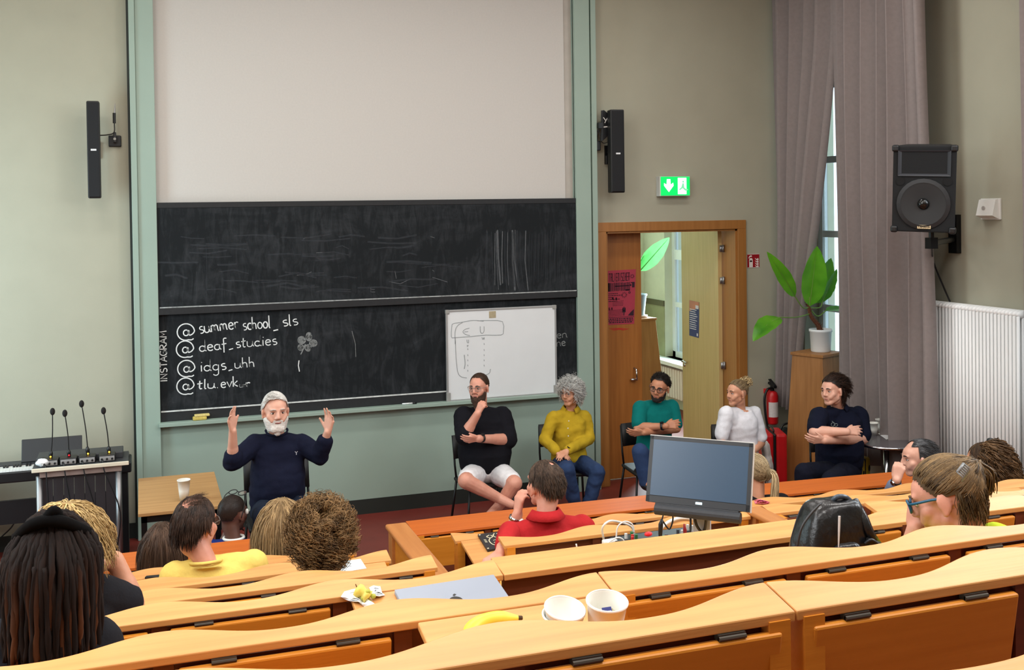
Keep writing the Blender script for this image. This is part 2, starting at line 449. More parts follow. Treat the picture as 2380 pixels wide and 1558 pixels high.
def on_leaf(px, py, off=.0245):
    o = leafpt(0, sgn*off, 0); r = ray(px, py); n = nv; t = (o-CAM).dot(n)/r.dot(n); return CAM+r*t
fa, fb, fc, fd = on_leaf(1602, 698), on_leaf(1625, 703), on_leaf(1624, 786), on_leaf(1602, 780)
tb = nv*(-sgn*.0015)
obj('sheet', MB().add([fa, fb, fc, fd, fa+tb, fb+tb, fc+tb, fd+tb], [(0,1,2,3),(7,6,5,4),(0,4,5,1),(1,5,6,2),(2,6,7,3),(3,7,4,0)]), mat('flyer_blue', (40, 48, 104), .6, .1, 4), bo)
def fu(u, v, o=.001): return fa.lerp(fb, u).lerp(fd.lerp(fc, u), v)+nv*sgn*o
obj('orange_top', MB().quad(fu(0, 0), fu(1, 0), fu(1, .16), fu(0, .30)), mat('flyer_orange', (190, 120, 96), .6, .15, 6), bo)
fi = MB()
for r in range(10):
    v = .23+r*.06; fi.quad(fu(.08, v, .002), fu(.9-.3*random.random(), v, .002), fu(.85-.3*random.random(), v+.022, .002), fu(.08, v+.022, .002))
fi.quad(fu(.65, .10, .002), fu(.95, .10, .002), fu(.95, .20, .002), fu(.65, .20, .002)); fi.quad(fu(.80, .88, .002), fu(.93, .88, .002), fu(.93, .96, .002), fu(.80, .96, .002))
obj('print', fi, mat('flyer_print', (214, 206, 220), .7), bo)

# ------------------------------------------------------------------ board wall: posts, green panel, base
GP = -.05
struct(obj('wall_panel_green', MB().span((.12, GP, .13), (4.17, 0, 1.02)), M_GREEN))
struct(obj('baseboard_front', MB().span((.12, GP-.005, 0), (4.17, 0, .14)).span((XL, -.02, 0), (-.09, 0, .13)).span((4.42, -.02, 0), (DX0-.12, 0, .12)).span((DX1+.11, -.02, 0), (XR, 0, .12)), M_BASE))
tp = MB().span((-.07, -.13, 0), (-.02, 0, ZC)).span((-.02, -.11, 0), (.135, 0, ZC)).span((.10, -.075, 0), (.135, -.05, ZC))
struct(obj('trim_5', tp, M_GREEN, bevel=.004))
tp = MB().span((4.135, -.11, 0), (4.30, 0, ZC)).span((4.135, -.075, 0), (4.16, -.05, ZC)).span((4.318, -.10, 0), (4.375, 0, ZC)).span((4.30, -.07, 0), (4.318, 0, ZC))
struct(obj('trim_6', tp, M_GREEN, bevel=.004))
struct(obj('trim_7', MB().span((-.09, -.06, 0), (-.07, 0, ZC)), M_BASE))
sc = thing('projection_screen', (2.1, -.03, 2.9), 'large white projection surface above the blackboards', 'screen')
obj('panel', MB().span((.135, -.03, 2.7), (4.05, -.005, ZC)), M_SCREEN, sc)
obj('side_strip', MB().span((4.05, -.02, 2.7), (4.135, -.005, ZC)), mat('screen_strip', (178, 172, 164), .8), sc)
# ================================================================== blackboards
def board_mat():
    m = bpy.data.materials.new('blackboard_slate'); m.use_nodes = True; nt = m.node_tree; b = nt.nodes['Principled BSDF']
    tc = nt.nodes.new('ShaderNodeTexCoord')
    def nz(scale, st, detail=6, rough=.65):
        mp = nt.nodes.new('ShaderNodeMapping'); mp.inputs['Scale'].default_value = st
        nt.links.new(tc.outputs['Object'], mp.inputs['Vector'])
        n = nt.nodes.new('ShaderNodeTexNoise'); n.inputs['Scale'].default_value = scale; n.inputs['Detail'].default_value = detail; n.inputs['Roughness'].default_value = rough
        n.inputs['Distortion'].default_value = 1.2
        nt.links.new(mp.outputs['Vector'], n.inputs['Vector']); return n.outputs['Fac']
    n1 = nz(1.6, (1, 1, 1.6)); n2 = nz(14, (1, 1, .25), 4)
    mul = nt.nodes.new('ShaderNodeMath'); mul.operation = 'MULTIPLY'; nt.links.new(n1, mul.inputs[0]); nt.links.new(n2, mul.inputs[1])
    r = nt.nodes.new('ShaderNodeValToRGB')
    r.color_ramp.elements[0].position = .20; r.color_ramp.elements[0].color = (*lin((24, 28, 31)), 1)
    r.color_ramp.elements[1].position = .52; r.color_ramp.elements[1].color = (*lin((58, 61, 65)), 1)
    nt.links.new(mul.outputs[0], r.inputs['Fac']); nt.links.new(r.outputs['Color'], b.inputs['Base Color'])
    b.inputs['Roughness'].default_value = .8; b.inputs['Specular IOR Level'].default_value = .2
    return m
M_BOARD = board_mat()
M_BFRAME = mat('board_frame', (26, 28, 31), .7, .15, 40)
BX0, BX1 = .136, 4.135
UY, LY = -.095, -.062      # front faces of upper and lower board
def bpt(px, py, Y): return atY(px, py, Y)
uz1 = atY(850, 466, UY).z; uzl = atY(850, 695, UY).z; uz0 = atY(850, 712, UY).z
ub = thing('blackboard', (2.13, UY, uz0), 'upper sliding blackboard with smeared chalk streaks', 'blackboard')
obj('slate', MB().span((BX0, UY, uzl), (BX1, UY+.022, uz1-.05)), M_BOARD, ub)
obj('top_rail', MB().span((BX0, UY-.004, uz1-.05), (BX1, UY+.022, uz1)), M_BFRAME, ub, bevel=.004)
obj('ledge', MB().span((BX0, UY-.012, uz0), (BX1, UY+.022, uzl)), M_BFRAME, ub, bevel=.004)
obj('chalk_dust_line', MB().span((BX0+.01, UY-.016, uzl-.008), (BX1-.01, UY-.002, uzl+.002)), mat('chalk_dust', (150, 154, 154), .95, .3, 30), ub)
lz1 = uz0+.06; lzl = atY(586, 941.5, LY).z; lz0 = 1.02
lb = thing('blackboard', (2.13, LY, lz0), 'lower sliding blackboard with white chalk handwriting', 'blackboard')
obj('slate', MB().span((BX0, LY, lzl), (BX1, LY+.02, lz1)), M_BOARD, lb)
obj('ledge', MB().span((BX0, LY-.012, lz0), (BX1, LY+.02, lzl)), M_BFRAME, lb, bevel=.004)
obj('chalk_dust_line', MB().span((BX0+.005, LY-.017, lzl-.008), (BX1-.005, LY-.003, lzl+.003)), mat('chalk_line_white', (206, 210, 208), .95, .2, 30), lb)
struct(obj('trim_8', MB().span((.12, -.15, .985), (4.17, 0, 1.02)), M_GREEN, bevel=.004))
# smears on the upper board
random.seed(7); sm = MB(); sm2 = MB()
def strokeU(pts, w, mb, Y=UY): mb.ribbon([atY(x, y, Y-.0012) for x, y in pts], w, (0, -1, 0))
for k in range(34):
    x = 1132+k*2.7+random.uniform(-2, 2); y0 = 537+random.uniform(-4, 6); y1 = 668+random.uniform(-12, 8); j = random.uniform(-5, 5)
    if random.random() < .62: strokeU([(x, y0), (x+j*.4, (y0+y1)/2), (x+j+10*(k/34), y1)], random.choice((.006, .010, .016)), random.choice((sm, sm2, sm2)))
for k in range(20):
    x = 1232+k*4.7+random.uniform(-2, 2)
    strokeU([(x, 535+random.uniform(0, 12)), (x-2, 600), (x-3+random.uniform(-3, 3), 655+random.uniform(-10, 8))], random.choice((.004, .007)), sm2)
for x, y0, y1 in ((457, 632, 690), (480, 575, 692), (563, 588, 610), (621, 513, 523), (497, 495, 515)):
    strokeU([(x, y0), (x+.5, (y0+y1)/2), (x, y1)], .005, sm2)
for pts in (((690, 640), (712, 638), (724, 632)), ((905, 655), (930, 660), (955, 648)), ((918, 630), (921, 648)), ((1005, 628), (1009, 631)), ((870, 668), (862, 668), (862, 679), (872, 679)), ((864, 673), (871, 673)), ((1005, 645), (1022, 650), (1040, 656)), ((705, 556), (712, 552)), ((1000, 550), (1010, 553)), ((735, 588), (750, 587))):
    strokeU(pts, .006, sm)
for k in range(46):   # soft wiped arcs
    x = random.choice((470, 560, 710, 740, 860, 960, 1010))+random.uniform(-70, 70); y = random.uniform(540, 680); L = random.uniform(15, 60); b = random.uniform(-8, 8)
    strokeU([(x-L, y+random.uniform(-3, 3)), (x, y+b), (x+L, y+random.uniform(-6, 6))], random.uniform(.008, .02), sm2)
tag(obj('chalk_smear', sm, M_CHALKF, ub), kind='stuff'); tag(obj('chalk_wipe', sm2, M_CHALKV, ub), kind='stuff')

# ---- handwriting: stroke letters on a unit grid (x right, y up, x-height 1)
def arc(cx, cy, rx, ry, a0, a1, n=14): return [(cx+rx*math.cos(math.radians(a0+(a1-a0)*k/n)), cy+ry*math.sin(math.radians(a0+(a1-a0)*k/n))) for k in range(n+1)]
GL = {
 's': (.62, [arc(.36, .76, .24, .24, 60, 270, 10)+arc(.30, .27, .26, .26, 90, -120, 10)[1:]]),
 'u': (.82, [[(.06, 1), (.06, .4)]+arc(.33, .32, .27, .30, 180, 330, 8)+[(.62, .55), (.64, 1), (.64, .3), (.76, .02)]]),
 'm': (1.05, [[(.05, 0), (.06, .95), (.08, .6)]+arc(.25, .66, .17, .3, 170, 10, 8)+[(.43, .02), (.44, .6)]+arc(.62, .66, .18, .3, 170, 10, 8)+[(.82, .3), (.88, .02)]]),
 'e': (.72, [[(.08, .50), (.58, .58)]+arc(.33, .60, .26, .38, 0, 180, 8)+arc(.36, .42, .29, .42, 180, 320, 8)]),
 'r': (.62, [[(.08, .98), (.10, 0), (.10, .6)]+arc(.33, .66, .22, .28, 160, 40, 6)]),
 'c': (.64, [arc(.38, .5, .30, .48, 55, 300, 12)]),
 'h': (.74, [[(.08, 1.9), (.06, 0), (.08, .55)]+arc(.31, .62, .22, .32, 170, 0, 8)+[(.56, .02)]]),
 'o': (.74, [arc(.34, .5, .29, .48, 80, 440, 18)]),
 'l': (.34, [[(.12, 1.9), (.10, .25), (.14, .0), (.24, .02)]]),
 '_': (.80, [[(.06, -.08), (.62, .0)]]),
 'd': (.84, [arc(.34, .45, .29, .44, 40, 330, 14)+[(.62, .2), (.66, 1.9), (.62, .2), (.74, .0)]]),
 'a': (.80, [arc(.34, .46, .29, .44, 50, 320, 12)+[(.62, .9), (.60, .25), (.74, .02)]]),
 'f': (.66, [[(.56, 1.75)]+arc(.40, 1.55, .16, .26, 80, 180, 6)+[(.24, .9), (.22, -.55)], [(.02, .82), (.52, .90)]]),
 't': (.60, [[(.26, 1.6), (.22, .25), (.30, .02), (.46, .08)], [(.02, 1.0), (.50, 1.10)]]),
 'i': (.32, [[(.10, 1.0), (.10, .0)], [(.13, 1.42), (.16, 1.52)]]),
 'g': (.80, [arc(.34, .48, .28, .44, 50, 330, 12)+[(.62, .9), (.60, -.4)]+arc(.34, -.48, .26, .34, 0, -160, 8)]),
 'k': (.70, [[(.08, 1.9), (.06, 0)], [(.56, 1.0), (.12, .45), (.58, .0)]]),
 'v': (.70, [[(.04, 1), (.32, .02), (.62, 1.02)]]),
 'n': (.78, [[(.06, .0), (.08, .98), (.10, .55)]+arc(.34, .62, .23, .34, 170, 0, 8)+[(.58, .1), (.70, .02)]]),
 '.': (.34, [[(.10, .02), (.14, .10)]]),
 'I': (.45, [[(.2, 0), (.2, 1.6)]]), 'N': (1.0, [[(.1, 0), (.1, 1.6), (.8, 0), (.8, 1.6)]]), 'S': (.9, [arc(.45, 1.2, .32, .38, 40, 270, 10)+arc(.42, .42, .34, .40, 90, -140, 10)]),
 'T': (.9, [[(.45, 0), (.45, 1.6)], [(.05, 1.6), (.85, 1.6)]]), 'A': (1.0, [[(.05, 0), (.48, 1.6), (.9, 0)], [(.2, .6), (.75, .6)]]),
 'G': (.95, [[(.80, 1.5)]+arc(.45, .8, .40, .78, 60, 320, 14)+[(.80, .75), (.42, .80)], arc(.5, .45, .34, .36, 90, -120, 8)]),
 'R': (.95, [[(.12, 0), (.12, 1.6)]+arc(.42, 1.2, .36, .38, 90, -90, 8)+[(.2, .82), (.85, 0)]]), 'M': (1.2, [[(.1, 0), (.2, 1.6), (.55, .5), (.95, 1.6), (1.05, 0)]]),
}
def write(mb, text, p0, p1, xh, w, Y, fade=None):
    """write text from picture point p0 to p1 (baseline) on the plane y=Y, x-height xh metres"""
    a = atY(*p0, Y-.0015); b = atY(*p1, Y-.0015); ux = (b-a); L = ux.length; ux.normalize(); uy = Vector((0, -1, 0)).cross(ux)*-1
    if uy.z < 0 and abs(ux.z) < .9: uy = -uy
    tot = sum(GL.get(c, (.5, []))[0] for c in text); k = L/(tot*xh)
    x = 0
    for ch in text:
        adv, strokes = GL.get(ch, (.5, []))
        for st in strokes:
            mb.ribbon([a+ux*((x+p[0])*xh*k)+uy*(p[1]*xh) for p in st], w*random.uniform(.85, 1.2), (0, -1, 0))
        x += adv
def at_sign(mb, px, py, r, w=.010):
    """big @ drawn round picture point"""
    c = atY(px, py, LY-.0015)
    def pl(pts): mb.ribbon([c+Vector((x*r, 0, y*r)) for x, y in pts], w, (0, -1, 0))
    q = arc(.02, -.05, .30, .34, 60, 400, 16)+[(.36, .20), (.34, -.28), (.52, -.34), (.80, -.18)]+arc(.0, .05, .98, .98, 2, 286, 30)+[(.62, -.92), (.86, -.78)]
    pl([(v.x, v.y) for v in bez([(a, b, 0) for a, b in q], 150)])
random.seed(3)
for px, py in ((432, 773), (430, 813), (433, 858), (431, 899)):
    ch = MB(); at_sign(ch, px, py, .075); obj('chalk_at_sign', ch, M_CHALK, lb)
ch = MB(); write(ch, 'summer', (463, 776), (557, 763), .062, .0095, LY); tag(obj('chalk_word', ch, M_CHALK, lb), kind='stuff')
ch = MB(); write(ch, 'school', (564, 768), (630, 762), .060, .0095, LY); tag(obj('chalk_word', ch, M_CHALK, lb), kind='stuff')
ch = MB(); write(ch, '_', (634, 768), (650, 766), .06, .0095, LY); tag(obj('chalk_word', ch, M_CHALK, lb), kind='stuff')
ch = MB(); write(ch, 'sls', (656, 759), (694, 755), .055, .0095, LY); tag(obj('chalk_word', ch, M_CHALK, lb), kind='stuff')
ch = MB(); write(ch, 'deaf', (463, 818), (530, 811), .055, .0085, LY); tag(obj('chalk_word', ch, M_CHALK, lb), kind='stuff')
ch = MB(); write(ch, '_', (531, 812), (545, 810), .06, .010, LY); tag(obj('chalk_word', ch, M_CHALK, lb), kind='stuff')
ch = MB(); write(ch, 'studies', (547, 809), (645, 801), .052, .0080, LY); tag(obj('chalk_word', ch, M_CHALK, lb), kind='stuff')
ch = MB(); write(ch, 'idgs', (466, 864), (527, 859), .055, .0080, LY); tag(obj('chalk_word', ch, M_CHALK, lb), kind='stuff')
ch = MB(); write(ch, '_', (530, 861), (543, 859), .06, .0085, LY); tag(obj('chalk_word', ch, M_CHALK, lb), kind='stuff')
ch = MB(); write(ch, 'uhh', (545, 857), (594, 853), .050, .0085, LY); tag(obj('chalk_word', ch, M_CHALK, lb), kind='stuff')
ch = MB(); write(ch, 'tlu.', (458, 905), (511, 902), .046, .0095, LY); tag(obj('chalk_word', ch, M_CHALK, lb), kind='stuff')
ch = MB(); write(ch, 'evk', (513, 902), (555, 898), .050, .0095, LY); tag(obj('chalk_word', ch, M_CHALK, lb), kind='stuff')
ch = MB(); write(ch, 'r', (571, 901), (584, 900), .045, .0085, LY); tag(obj('chalk_word', ch, M_CHALK, lb), kind='stuff')
a0 = atY(386, 888, LY-.0015); a1 = atY(384, 768, LY-.0015)
ch = MB(); uz = (a1-a0).normalized(); ux = Vector((-1, 0, 0)); tot = sum(GL[c][0] for c in 'INSTAGRAM'); hgt = (a1-a0).length/tot; x = 0
for c in 'INSTAGRAM':
    for st in GL[c][1]: ch.ribbon([a0+uz*((x+p[0])*hgt)+ux*(p[1]*.036)+Vector((.01, 0, 0)) for p in st], .0085, (0, -1, 0))
    x += GL[c][0]
tag(obj('chalk_word', ch, M_CHALK, lb), kind='stuff'); ch = MB()
ch.ribbon([atY(695, 838, LY-.0015), atY(693.5, 850, LY-.0015), atY(696, 864, LY-.0015)], .009, (0, -1, 0))
obj('chalk_stroke', ch, M_CHALK, lb)
cf = MB()
write(cf, 'ur', (556, 901), (572, 901), .03, .006, LY)
for (px, py, rx, ry) in ((701, 791, 9, 9), (718, 783, 7, 10), (728, 798, 9, 8), (699, 808, 7, 7), (716, 809, 7, 8)):
    for t in range(7):
        s = 1-t*.14; cf.ribbon([atY(px+rx*s*math.cos(q)+random.uniform(-.6, .6), py+ry*s*math.sin(q), LY-.0012) for q in np.linspace(0, 6.4, 16)], .006, (0, -1, 0))
cf.ribbon([atY(710, 800, LY-.0015), atY(703, 816, LY-.0015), atY(699, 824, LY-.0015)], .009, (0, -1, 0))
write(cf, 'en', (1294, 787), (1320, 784), .045, .007, LY)
write(cf, 'ne', (1294, 806), (1316, 803), .045, .007, LY)
cf.ribbon([atY(818, 770, LY-.0015), atY(826, 800, LY-.0015), atY(827, 830, LY-.0015)], .004, (0, -1, 0))
tag(obj('chalk_drawing', cf, mat('chalk_mid', (132, 136, 136), .95, .2, 60), lb), kind='stuff')

# ------------------------------------------------------------------ whiteboard hung over the lower board
WBY = -.115
wa, wb2, wc, wd = atY(1034, 722, WBY), atY(1291, 709, WBY), atY(1296, 914, WBY), atY(1040, 935, WBY)
wx0, wx1, wz0, wz1 = (wa.x+wd.x)/2, (wb2.x+wc.x)/2, (wc.z+wd.z)/2, (wa.z+wb2.z)/2
wbd = thing('whiteboard', ((wx0+wx1)/2, WBY, wz0), 'framed whiteboard with faint grey marker sketch hung before the blackboard', 'whiteboard')
obj('panel', MB().span((wx0+.015, WBY, wz0+.015), (wx1-.015, WBY+.015, wz1-.015)), mat('whiteboard_enamel', (222, 226, 228), .3, .02, 4), wbd)
M_ALU = mat('aluminium', (176, 178, 178), .45, .05, metal=.6)
for a, b in (((wx0, wz0), (wx0+.018, wz1)), ((wx1-.018, wz0), (wx1, wz1)), ((wx0, wz0), (wx1, wz0+.018)), ((wx0, wz1-.018), (wx1, wz1))):
    obj('frame', MB().span((a[0], WBY-.008, a[1]), (b[0], WBY+.018, b[1])), M_ALU, wbd, bevel=.003)
for sx, sz in ((wx0, wz0), (wx1-.035, wz0), (wx0, wz1-.035), (wx1-.035, wz1-.035)):
    obj('corner_cap', MB().span((sx-.002, WBY-.011, sz-.002), (sx+.037, WBY+.02, sz+.037+(.05 if sz == wz0 else 0))), mat('cap_grey', (150, 150, 146), .5), wbd, bevel=.004)
st = atY(1144.5, 731.5, WBY)
obj('sticker', MB().span((st.x-.035, WBY-.002, st.z-.033), (st.x+.035, WBY, st.z+.033)), mat('sticker_beige', (168, 156, 126), .7, .12, 30), wbd)
mk = MB()
def ms(pts, w=.006): mk.ribbon([atY(x, y, WBY-.002) for x, y in bez([(p[0], p[1], 0) for p in pts], 20) for x, y in [(x, y)]] if False else [atY(q.x, q.y, WBY-.002) for q in bez([(p[0], p[1], 0) for p in pts], 24)], w, (0, -1, 0))
ms([(1050, 760), (1049, 783), (1058, 785), (1100, 782), (1130, 779), (1165, 779), (1170, 770), (1168, 748), (1140, 745), (1110, 746)])
ms([(1050, 760), (1053, 753), (1075, 749), (1100, 745), (1124, 747)])
ms([(1058, 800), (1058, 770), (1064, 757), (1075, 750)]); ms([(1058, 786), (1060, 830), (1064, 865), (1072, 876), (1085, 879)]); ms([(1140, 858), (1137, 868), (1125, 873)])
ms([(1091, 763), (1081, 766), (1076, 772), (1083, 778), (1092, 780)]); ms([(1079, 772), (1088, 771)])
ms([(1116, 759), (1117, 772), (1121, 775), (1125, 770), (1125, 759)]); ms([(1085, 790), (1086, 796), (1089, 797), (1089, 790)]); ms([(1120, 784), (1122, 789), (1125, 785), (1125, 790)]); ms([(1085, 804), (1088, 803), (1086, 807)])
for y in (798, 812, 824, 836, 848): ms([(1125, y), (1125.5, y+4)]); ms([(1087, y+12), (1087.5, y+16)])
ms([(1079, 825), (1081, 845), (1079, 858)], .008)
tag(obj('marker_sketch', mk, M_MARKER, wbd), kind='stuff')

# ------------------------------------------------------------------ sponge and chalk holder on the ledge
sp = thing('sponge', atY(464, 980, -.085), 'yellow sponge lying on the board ledge', 'sponge')
c = atY(464, 975, -.09)
obj('sponge_layer', MB().box((c.x, -.105, 1.02+.017), (.12, .06, .032)), mat('sponge_yellow', (206, 184, 96), .95, .12, 60, .4, 200), sp, bevel=.010)
obj('scrub_layer', MB().box((c.x+.02, -.108, 1.02+.043), (.13, .05, .02), rotz(.06)), mat('sponge_pale', (222, 204, 130), .95, .1, 60, .3, 200), sp, bevel=.006)
c = atY(945, 936, -.09)
cp = thing('chalk_stick', (c.x, -.09, 1.02), 'white chalk stick in black holder on the ledge', 'chalk')
obj('stick', MB().cyl((c.x-.05, -.12, 1.029), (c.x+.05, -.12, 1.029), .008, 10), M_CHALK, cp, smooth=True)
obj('holder', MB().cyl((c.x+.05, -.12, 1.029), (c.x+.09, -.12, 1.029), .010, 10), M_BLACK, cp, smooth=True)
# ================================================================== lecture-hall seating
PER, XS = .545, 1.12                    # seat width, seam in the shelves
ROWS = {'0': (.70, -3.08), 'a': (.938, -4.04), 'b': (1.177, -4.94), 'c': (1.417, -5.81), 'd': (1.656, -6.65), 'e': (1.895, -7.53), 'f': (2.133, -8.335), 'g': (2.372, -9.14)}
ORDER = '0abcdefg'
TILT = math.radians(11); TD = Vector((0, math.cos(TILT), math.sin(TILT)))
def floor_of(k):        # floor of the people who sit behind row k
    return max(0.0, ROWS[k][0]-.75)
# stepped floor
for i, k in enumerate(ORDER[1:], 1):
    y0 = ROWS[k][1]+.08; y1 = ROWS[ORDER[i+1]][1]+.08 if i+1 < len(ORDER) else YB
    struct(obj('floor_step', MB().span((XL, y1, 0), (XR, y0, floor_of(k))), M_FLOOR))
def crest(x): return abs(math.cos(PI*(x-XS)/PER))**2.4
ORD_EN = {'0': 'front', 'a': 'second', 'b': 'third', 'c': 'fourth', 'd': 'fifth', 'e': 'sixth', 'f': 'seventh', 'g': 'nearest'}
def shelf(x0, x1, z, y, wave, wide=.106, slim=.052, th=.020, bend=0.0):
    n = max(2, int((x1-x0)/.02)); top = []; m = MB()
    for i in range(n+1):
        x = x0+(x1-x0)*i/n
        yy = y-bend*max(0, x-2.2)**2
        L = slim+(wide-slim)*crest(x) if wave else wide
        near = Vector((x, yy, z)); far = near+(TD*L if wave else Vector((0, L, .012)))
        top.append((near, far))
    k = len(m.v)
    for a, b in top:
        m.v += [tuple(a), tuple(b), tuple(a-Vector((0, 0, th))), tuple(b-Vector((0, 0, th)))]
    for i in range(n):
        p, q = k+4*i, k+4*(i+1)
        m.f += [(p, q, q+1, p+1), (p+2, p+3, q+3, q+2), (p, p+2, q+2, q), (p+1, q+1, q+3, p+3)]
    e = k+4*n
    m.f += [(k, k+1, k+3, k+2), (e, e+2, e+3, e+1)]
    return m
SHARE = {}
def unit(row, x0, x1, label, open_seats=(), wave=True, wide=.106, top_mat=None, seats=True, bench=True, no_panel=False):
    z, y = ROWS[row]; fl = floor_of(row)
    i = ORDER.index(row); flf = floor_of(ORDER[i-1]) if i > 0 else 0.0
    bend = .012
    yb = y-bend*max(0, (x0+x1)/2-2.2)**2
    t = thing('lecture_desk', ((x0+x1)/2, yb, fl), label, 'desk', 'lecture-hall desk rows')
    obj('desk_top', shelf(x0, x1, z, y, wave, wide, bend=bend), top_mat or M_DESK, t, bevel=.003)
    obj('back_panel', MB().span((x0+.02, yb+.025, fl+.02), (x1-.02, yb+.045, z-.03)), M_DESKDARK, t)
    if bench:
        obj('bench_seat', MB().span((x0+.03, yb+.10, flf+.42), (x1-.03, yb+.46, flf+.445)), M_DESKEDGE, t, bevel=.006)
        obj('bench_back', MB().span((x0+.03, yb+.075, flf+.48), (x1-.03, yb+.098, z-.06)), M_DESKEDGE, t, bevel=.006)
    k0 = math.ceil((x0-XS)/PER-.01); k1 = math.floor((x1-XS)/PER+.01)
    xs = [XS+PER*k for k in range(k0, k1+1)]
    for x in sorted(set([x0+.035]+[v for v in xs if x0+.1 < v < x1-.1]+[x1-.035])):
        yy = y-bend*max(0, x-2.2)**2
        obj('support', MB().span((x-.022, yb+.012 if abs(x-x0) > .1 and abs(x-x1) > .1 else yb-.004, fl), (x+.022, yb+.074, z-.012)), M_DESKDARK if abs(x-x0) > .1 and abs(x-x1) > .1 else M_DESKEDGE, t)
    edges = sorted(set([x0]+[v for v in xs if x0+.12 < v < x1-.12]+[x1]))
    for j in range(len(edges)-1):
        a, b = edges[j]+.032, edges[j+1]-.032
        if b-a < .18 or no_panel: continue
        xm = (a+b)/2; yy = y-bend*max(0, xm-2.2)**2
        is_open = any(abs(xm-s) < .2 for s in open_seats)
        if is_open:
            m = MB(); D = .27
            p = [Vector((a, yy-.003, z-.002)), Vector((b, yy-.003, z-.002))]
            q = [v-TD*D for v in p]; dn = Vector((0, 0, -.019))
            m.add(p+q+[v+dn for v in p]+[v+dn for v in q], [(0,1,3,2),(4,6,7,5),(0,4,5,1),(2,3,7,6),(0,2,6,4),(1,5,7,3)])
            ft = obj('fold_tablet', m, M_DESK, t, bevel=.004)
        else:
            tl = math.radians(9); zt = z-.020-.013
            m = MB(); c = Vector((xm, yy-.010, zt)); up = Vector((0, -math.sin(tl), math.cos(tl))); nn = Vector((0, -math.cos(tl), -math.sin(tl)))
            hw = (b-a)/2; H = .27; T = .019
            vs = []
            for du in (0, -H):
                for dn in (0, -T):
                    for s in (-1, 1): vs.append(c+up*du+nn*dn*-1*-1+Vector((s*hw, 0, 0)))
            m.add(vs, [(0,1,3,2),(4,6,7,5),(0,4,5,1),(2,3,7,6),(0,2,6,4),(1,5,7,3)])
            ft = obj('fold_tablet', m, M_DESKEDGE, t, bevel=.005)
        for s in (a+.07, b-.13):
            obj('hinge', MB().span((s, yy-.004, z-.031), (s+.055, yy+.012, z-.020)).cyl((s, yy-.004, z-.027), (s+.055, yy-.004, z-.027), .0045, 8), M_HINGE, ft)
    return t
LX0 = -1.75
unit('0', LX0, .90, 'front bench desk with plain straight orange plank, left of the aisle', wave=False, wide=.29, top_mat=M_RED, no_panel=False)
unit('0', 1.70, 3.55, 'front bench desk with straight orange plank before the wooden control box', wave=False, wide=.29, top_mat=M_RED)
unit('0', 3.70, 6.36, 'long front bench desk with straight orange plank on the window side', wave=False, wide=.29, top_mat=M_RED)
unit('a', LX0, XS, 'second desk row with wavy edge, on the lectern side of the aisle', open_seats=(.3, -.25))
unit('a', 1.70, 3.50, 'short wavy desk in front of the person in the red polo', open_seats=(1.9,))
unit('a', 3.67, 6.3, 'second desk row with wavy edge, on the window side')
unit('b', LX0, XS, 'third desk row with wavy edge, behind the yellow T-shirt', open_seats=(.85,))
unit('b', 1.70, 3.12, 'short wavy desk right behind the red polo, cables behind it', no_panel=True)
unit('b', 3.25, 6.0, 'third desk row with wavy edge, on the window side', open_seats=(4.65, 5.2))
unit('c', LX0, XS, 'fourth desk row with wavy edge, ending at the aisle behind the curly brown hair')
unit('c', 3.27, 5.4, 'fourth desk row on the window side, papers strewn over it', open_seats=(4.1, 4.65))
unit('d', LX0, XS, 'fifth desk row with wavy edge, grey laptop on its folded-out tablet', open_seats=(.85,))
unit('d', 2.46, 4.4, 'fifth desk row on the window side, next to the black backpack')
unit('e', -1.25, XS, 'sixth desk row with wavy edge, banana and cups on its folded-out tablet', open_seats=(.85,))
unit('e', XS+.004, 3.45, 'sixth desk row with wavy edge, in front of which the black backpack sits')
unit('f', -.52, XS, 'seventh desk row with wavy edge, running under the banana and cups')
unit('f', XS+.004, 2.55, 'seventh desk row with wavy edge, right part beyond the seam')
unit('g', XS-.545, 1.9, 'nearest desk row, only a corner of its wavy edge shown', bench=False)

# ------------------------------------------------------------------ control desk between the aisle and the window block
cd = thing('control_desk', (1.8, -6.0, floor_of('d')), 'wide control desk with open cable well below the monitor', 'desk')
z, y = ROWS['d']
obj('front_board', MB().add([(XS+.004, y, z), (2.455, y, z), (2.455, y+.15, z+.012), (XS+.004, y+.15, z+.012), (XS+.004, y, z-.022), (2.455, y, z-.022), (2.455, y+.15, z-.010), (XS+.004, y+.15, z-.010)],
    [(0,1,2,3),(7,6,5,4),(0,4,5,1),(1,5,6,2),(2,6,7,3),(3,7,4,0)]), M_DESK, cd, bevel=.003)
obj('well_floor', MB().span((1.32, -6.58, 1.06), (3.10, -4.99, 1.08)), wood('well_wood', (196, 146, 66), (212, 162, 82), .45), cd)
obj('front_panel', MB().span((XS+.01, y+.02, floor_of('d')), (2.455, y+.05, z-.02)), M_DESKDARK, cd)
obj('side_panel', MB().span((1.26, -6.5, floor_of('c')), (1.32, -5.02, 1.08)), M_DESKEDGE, cd)
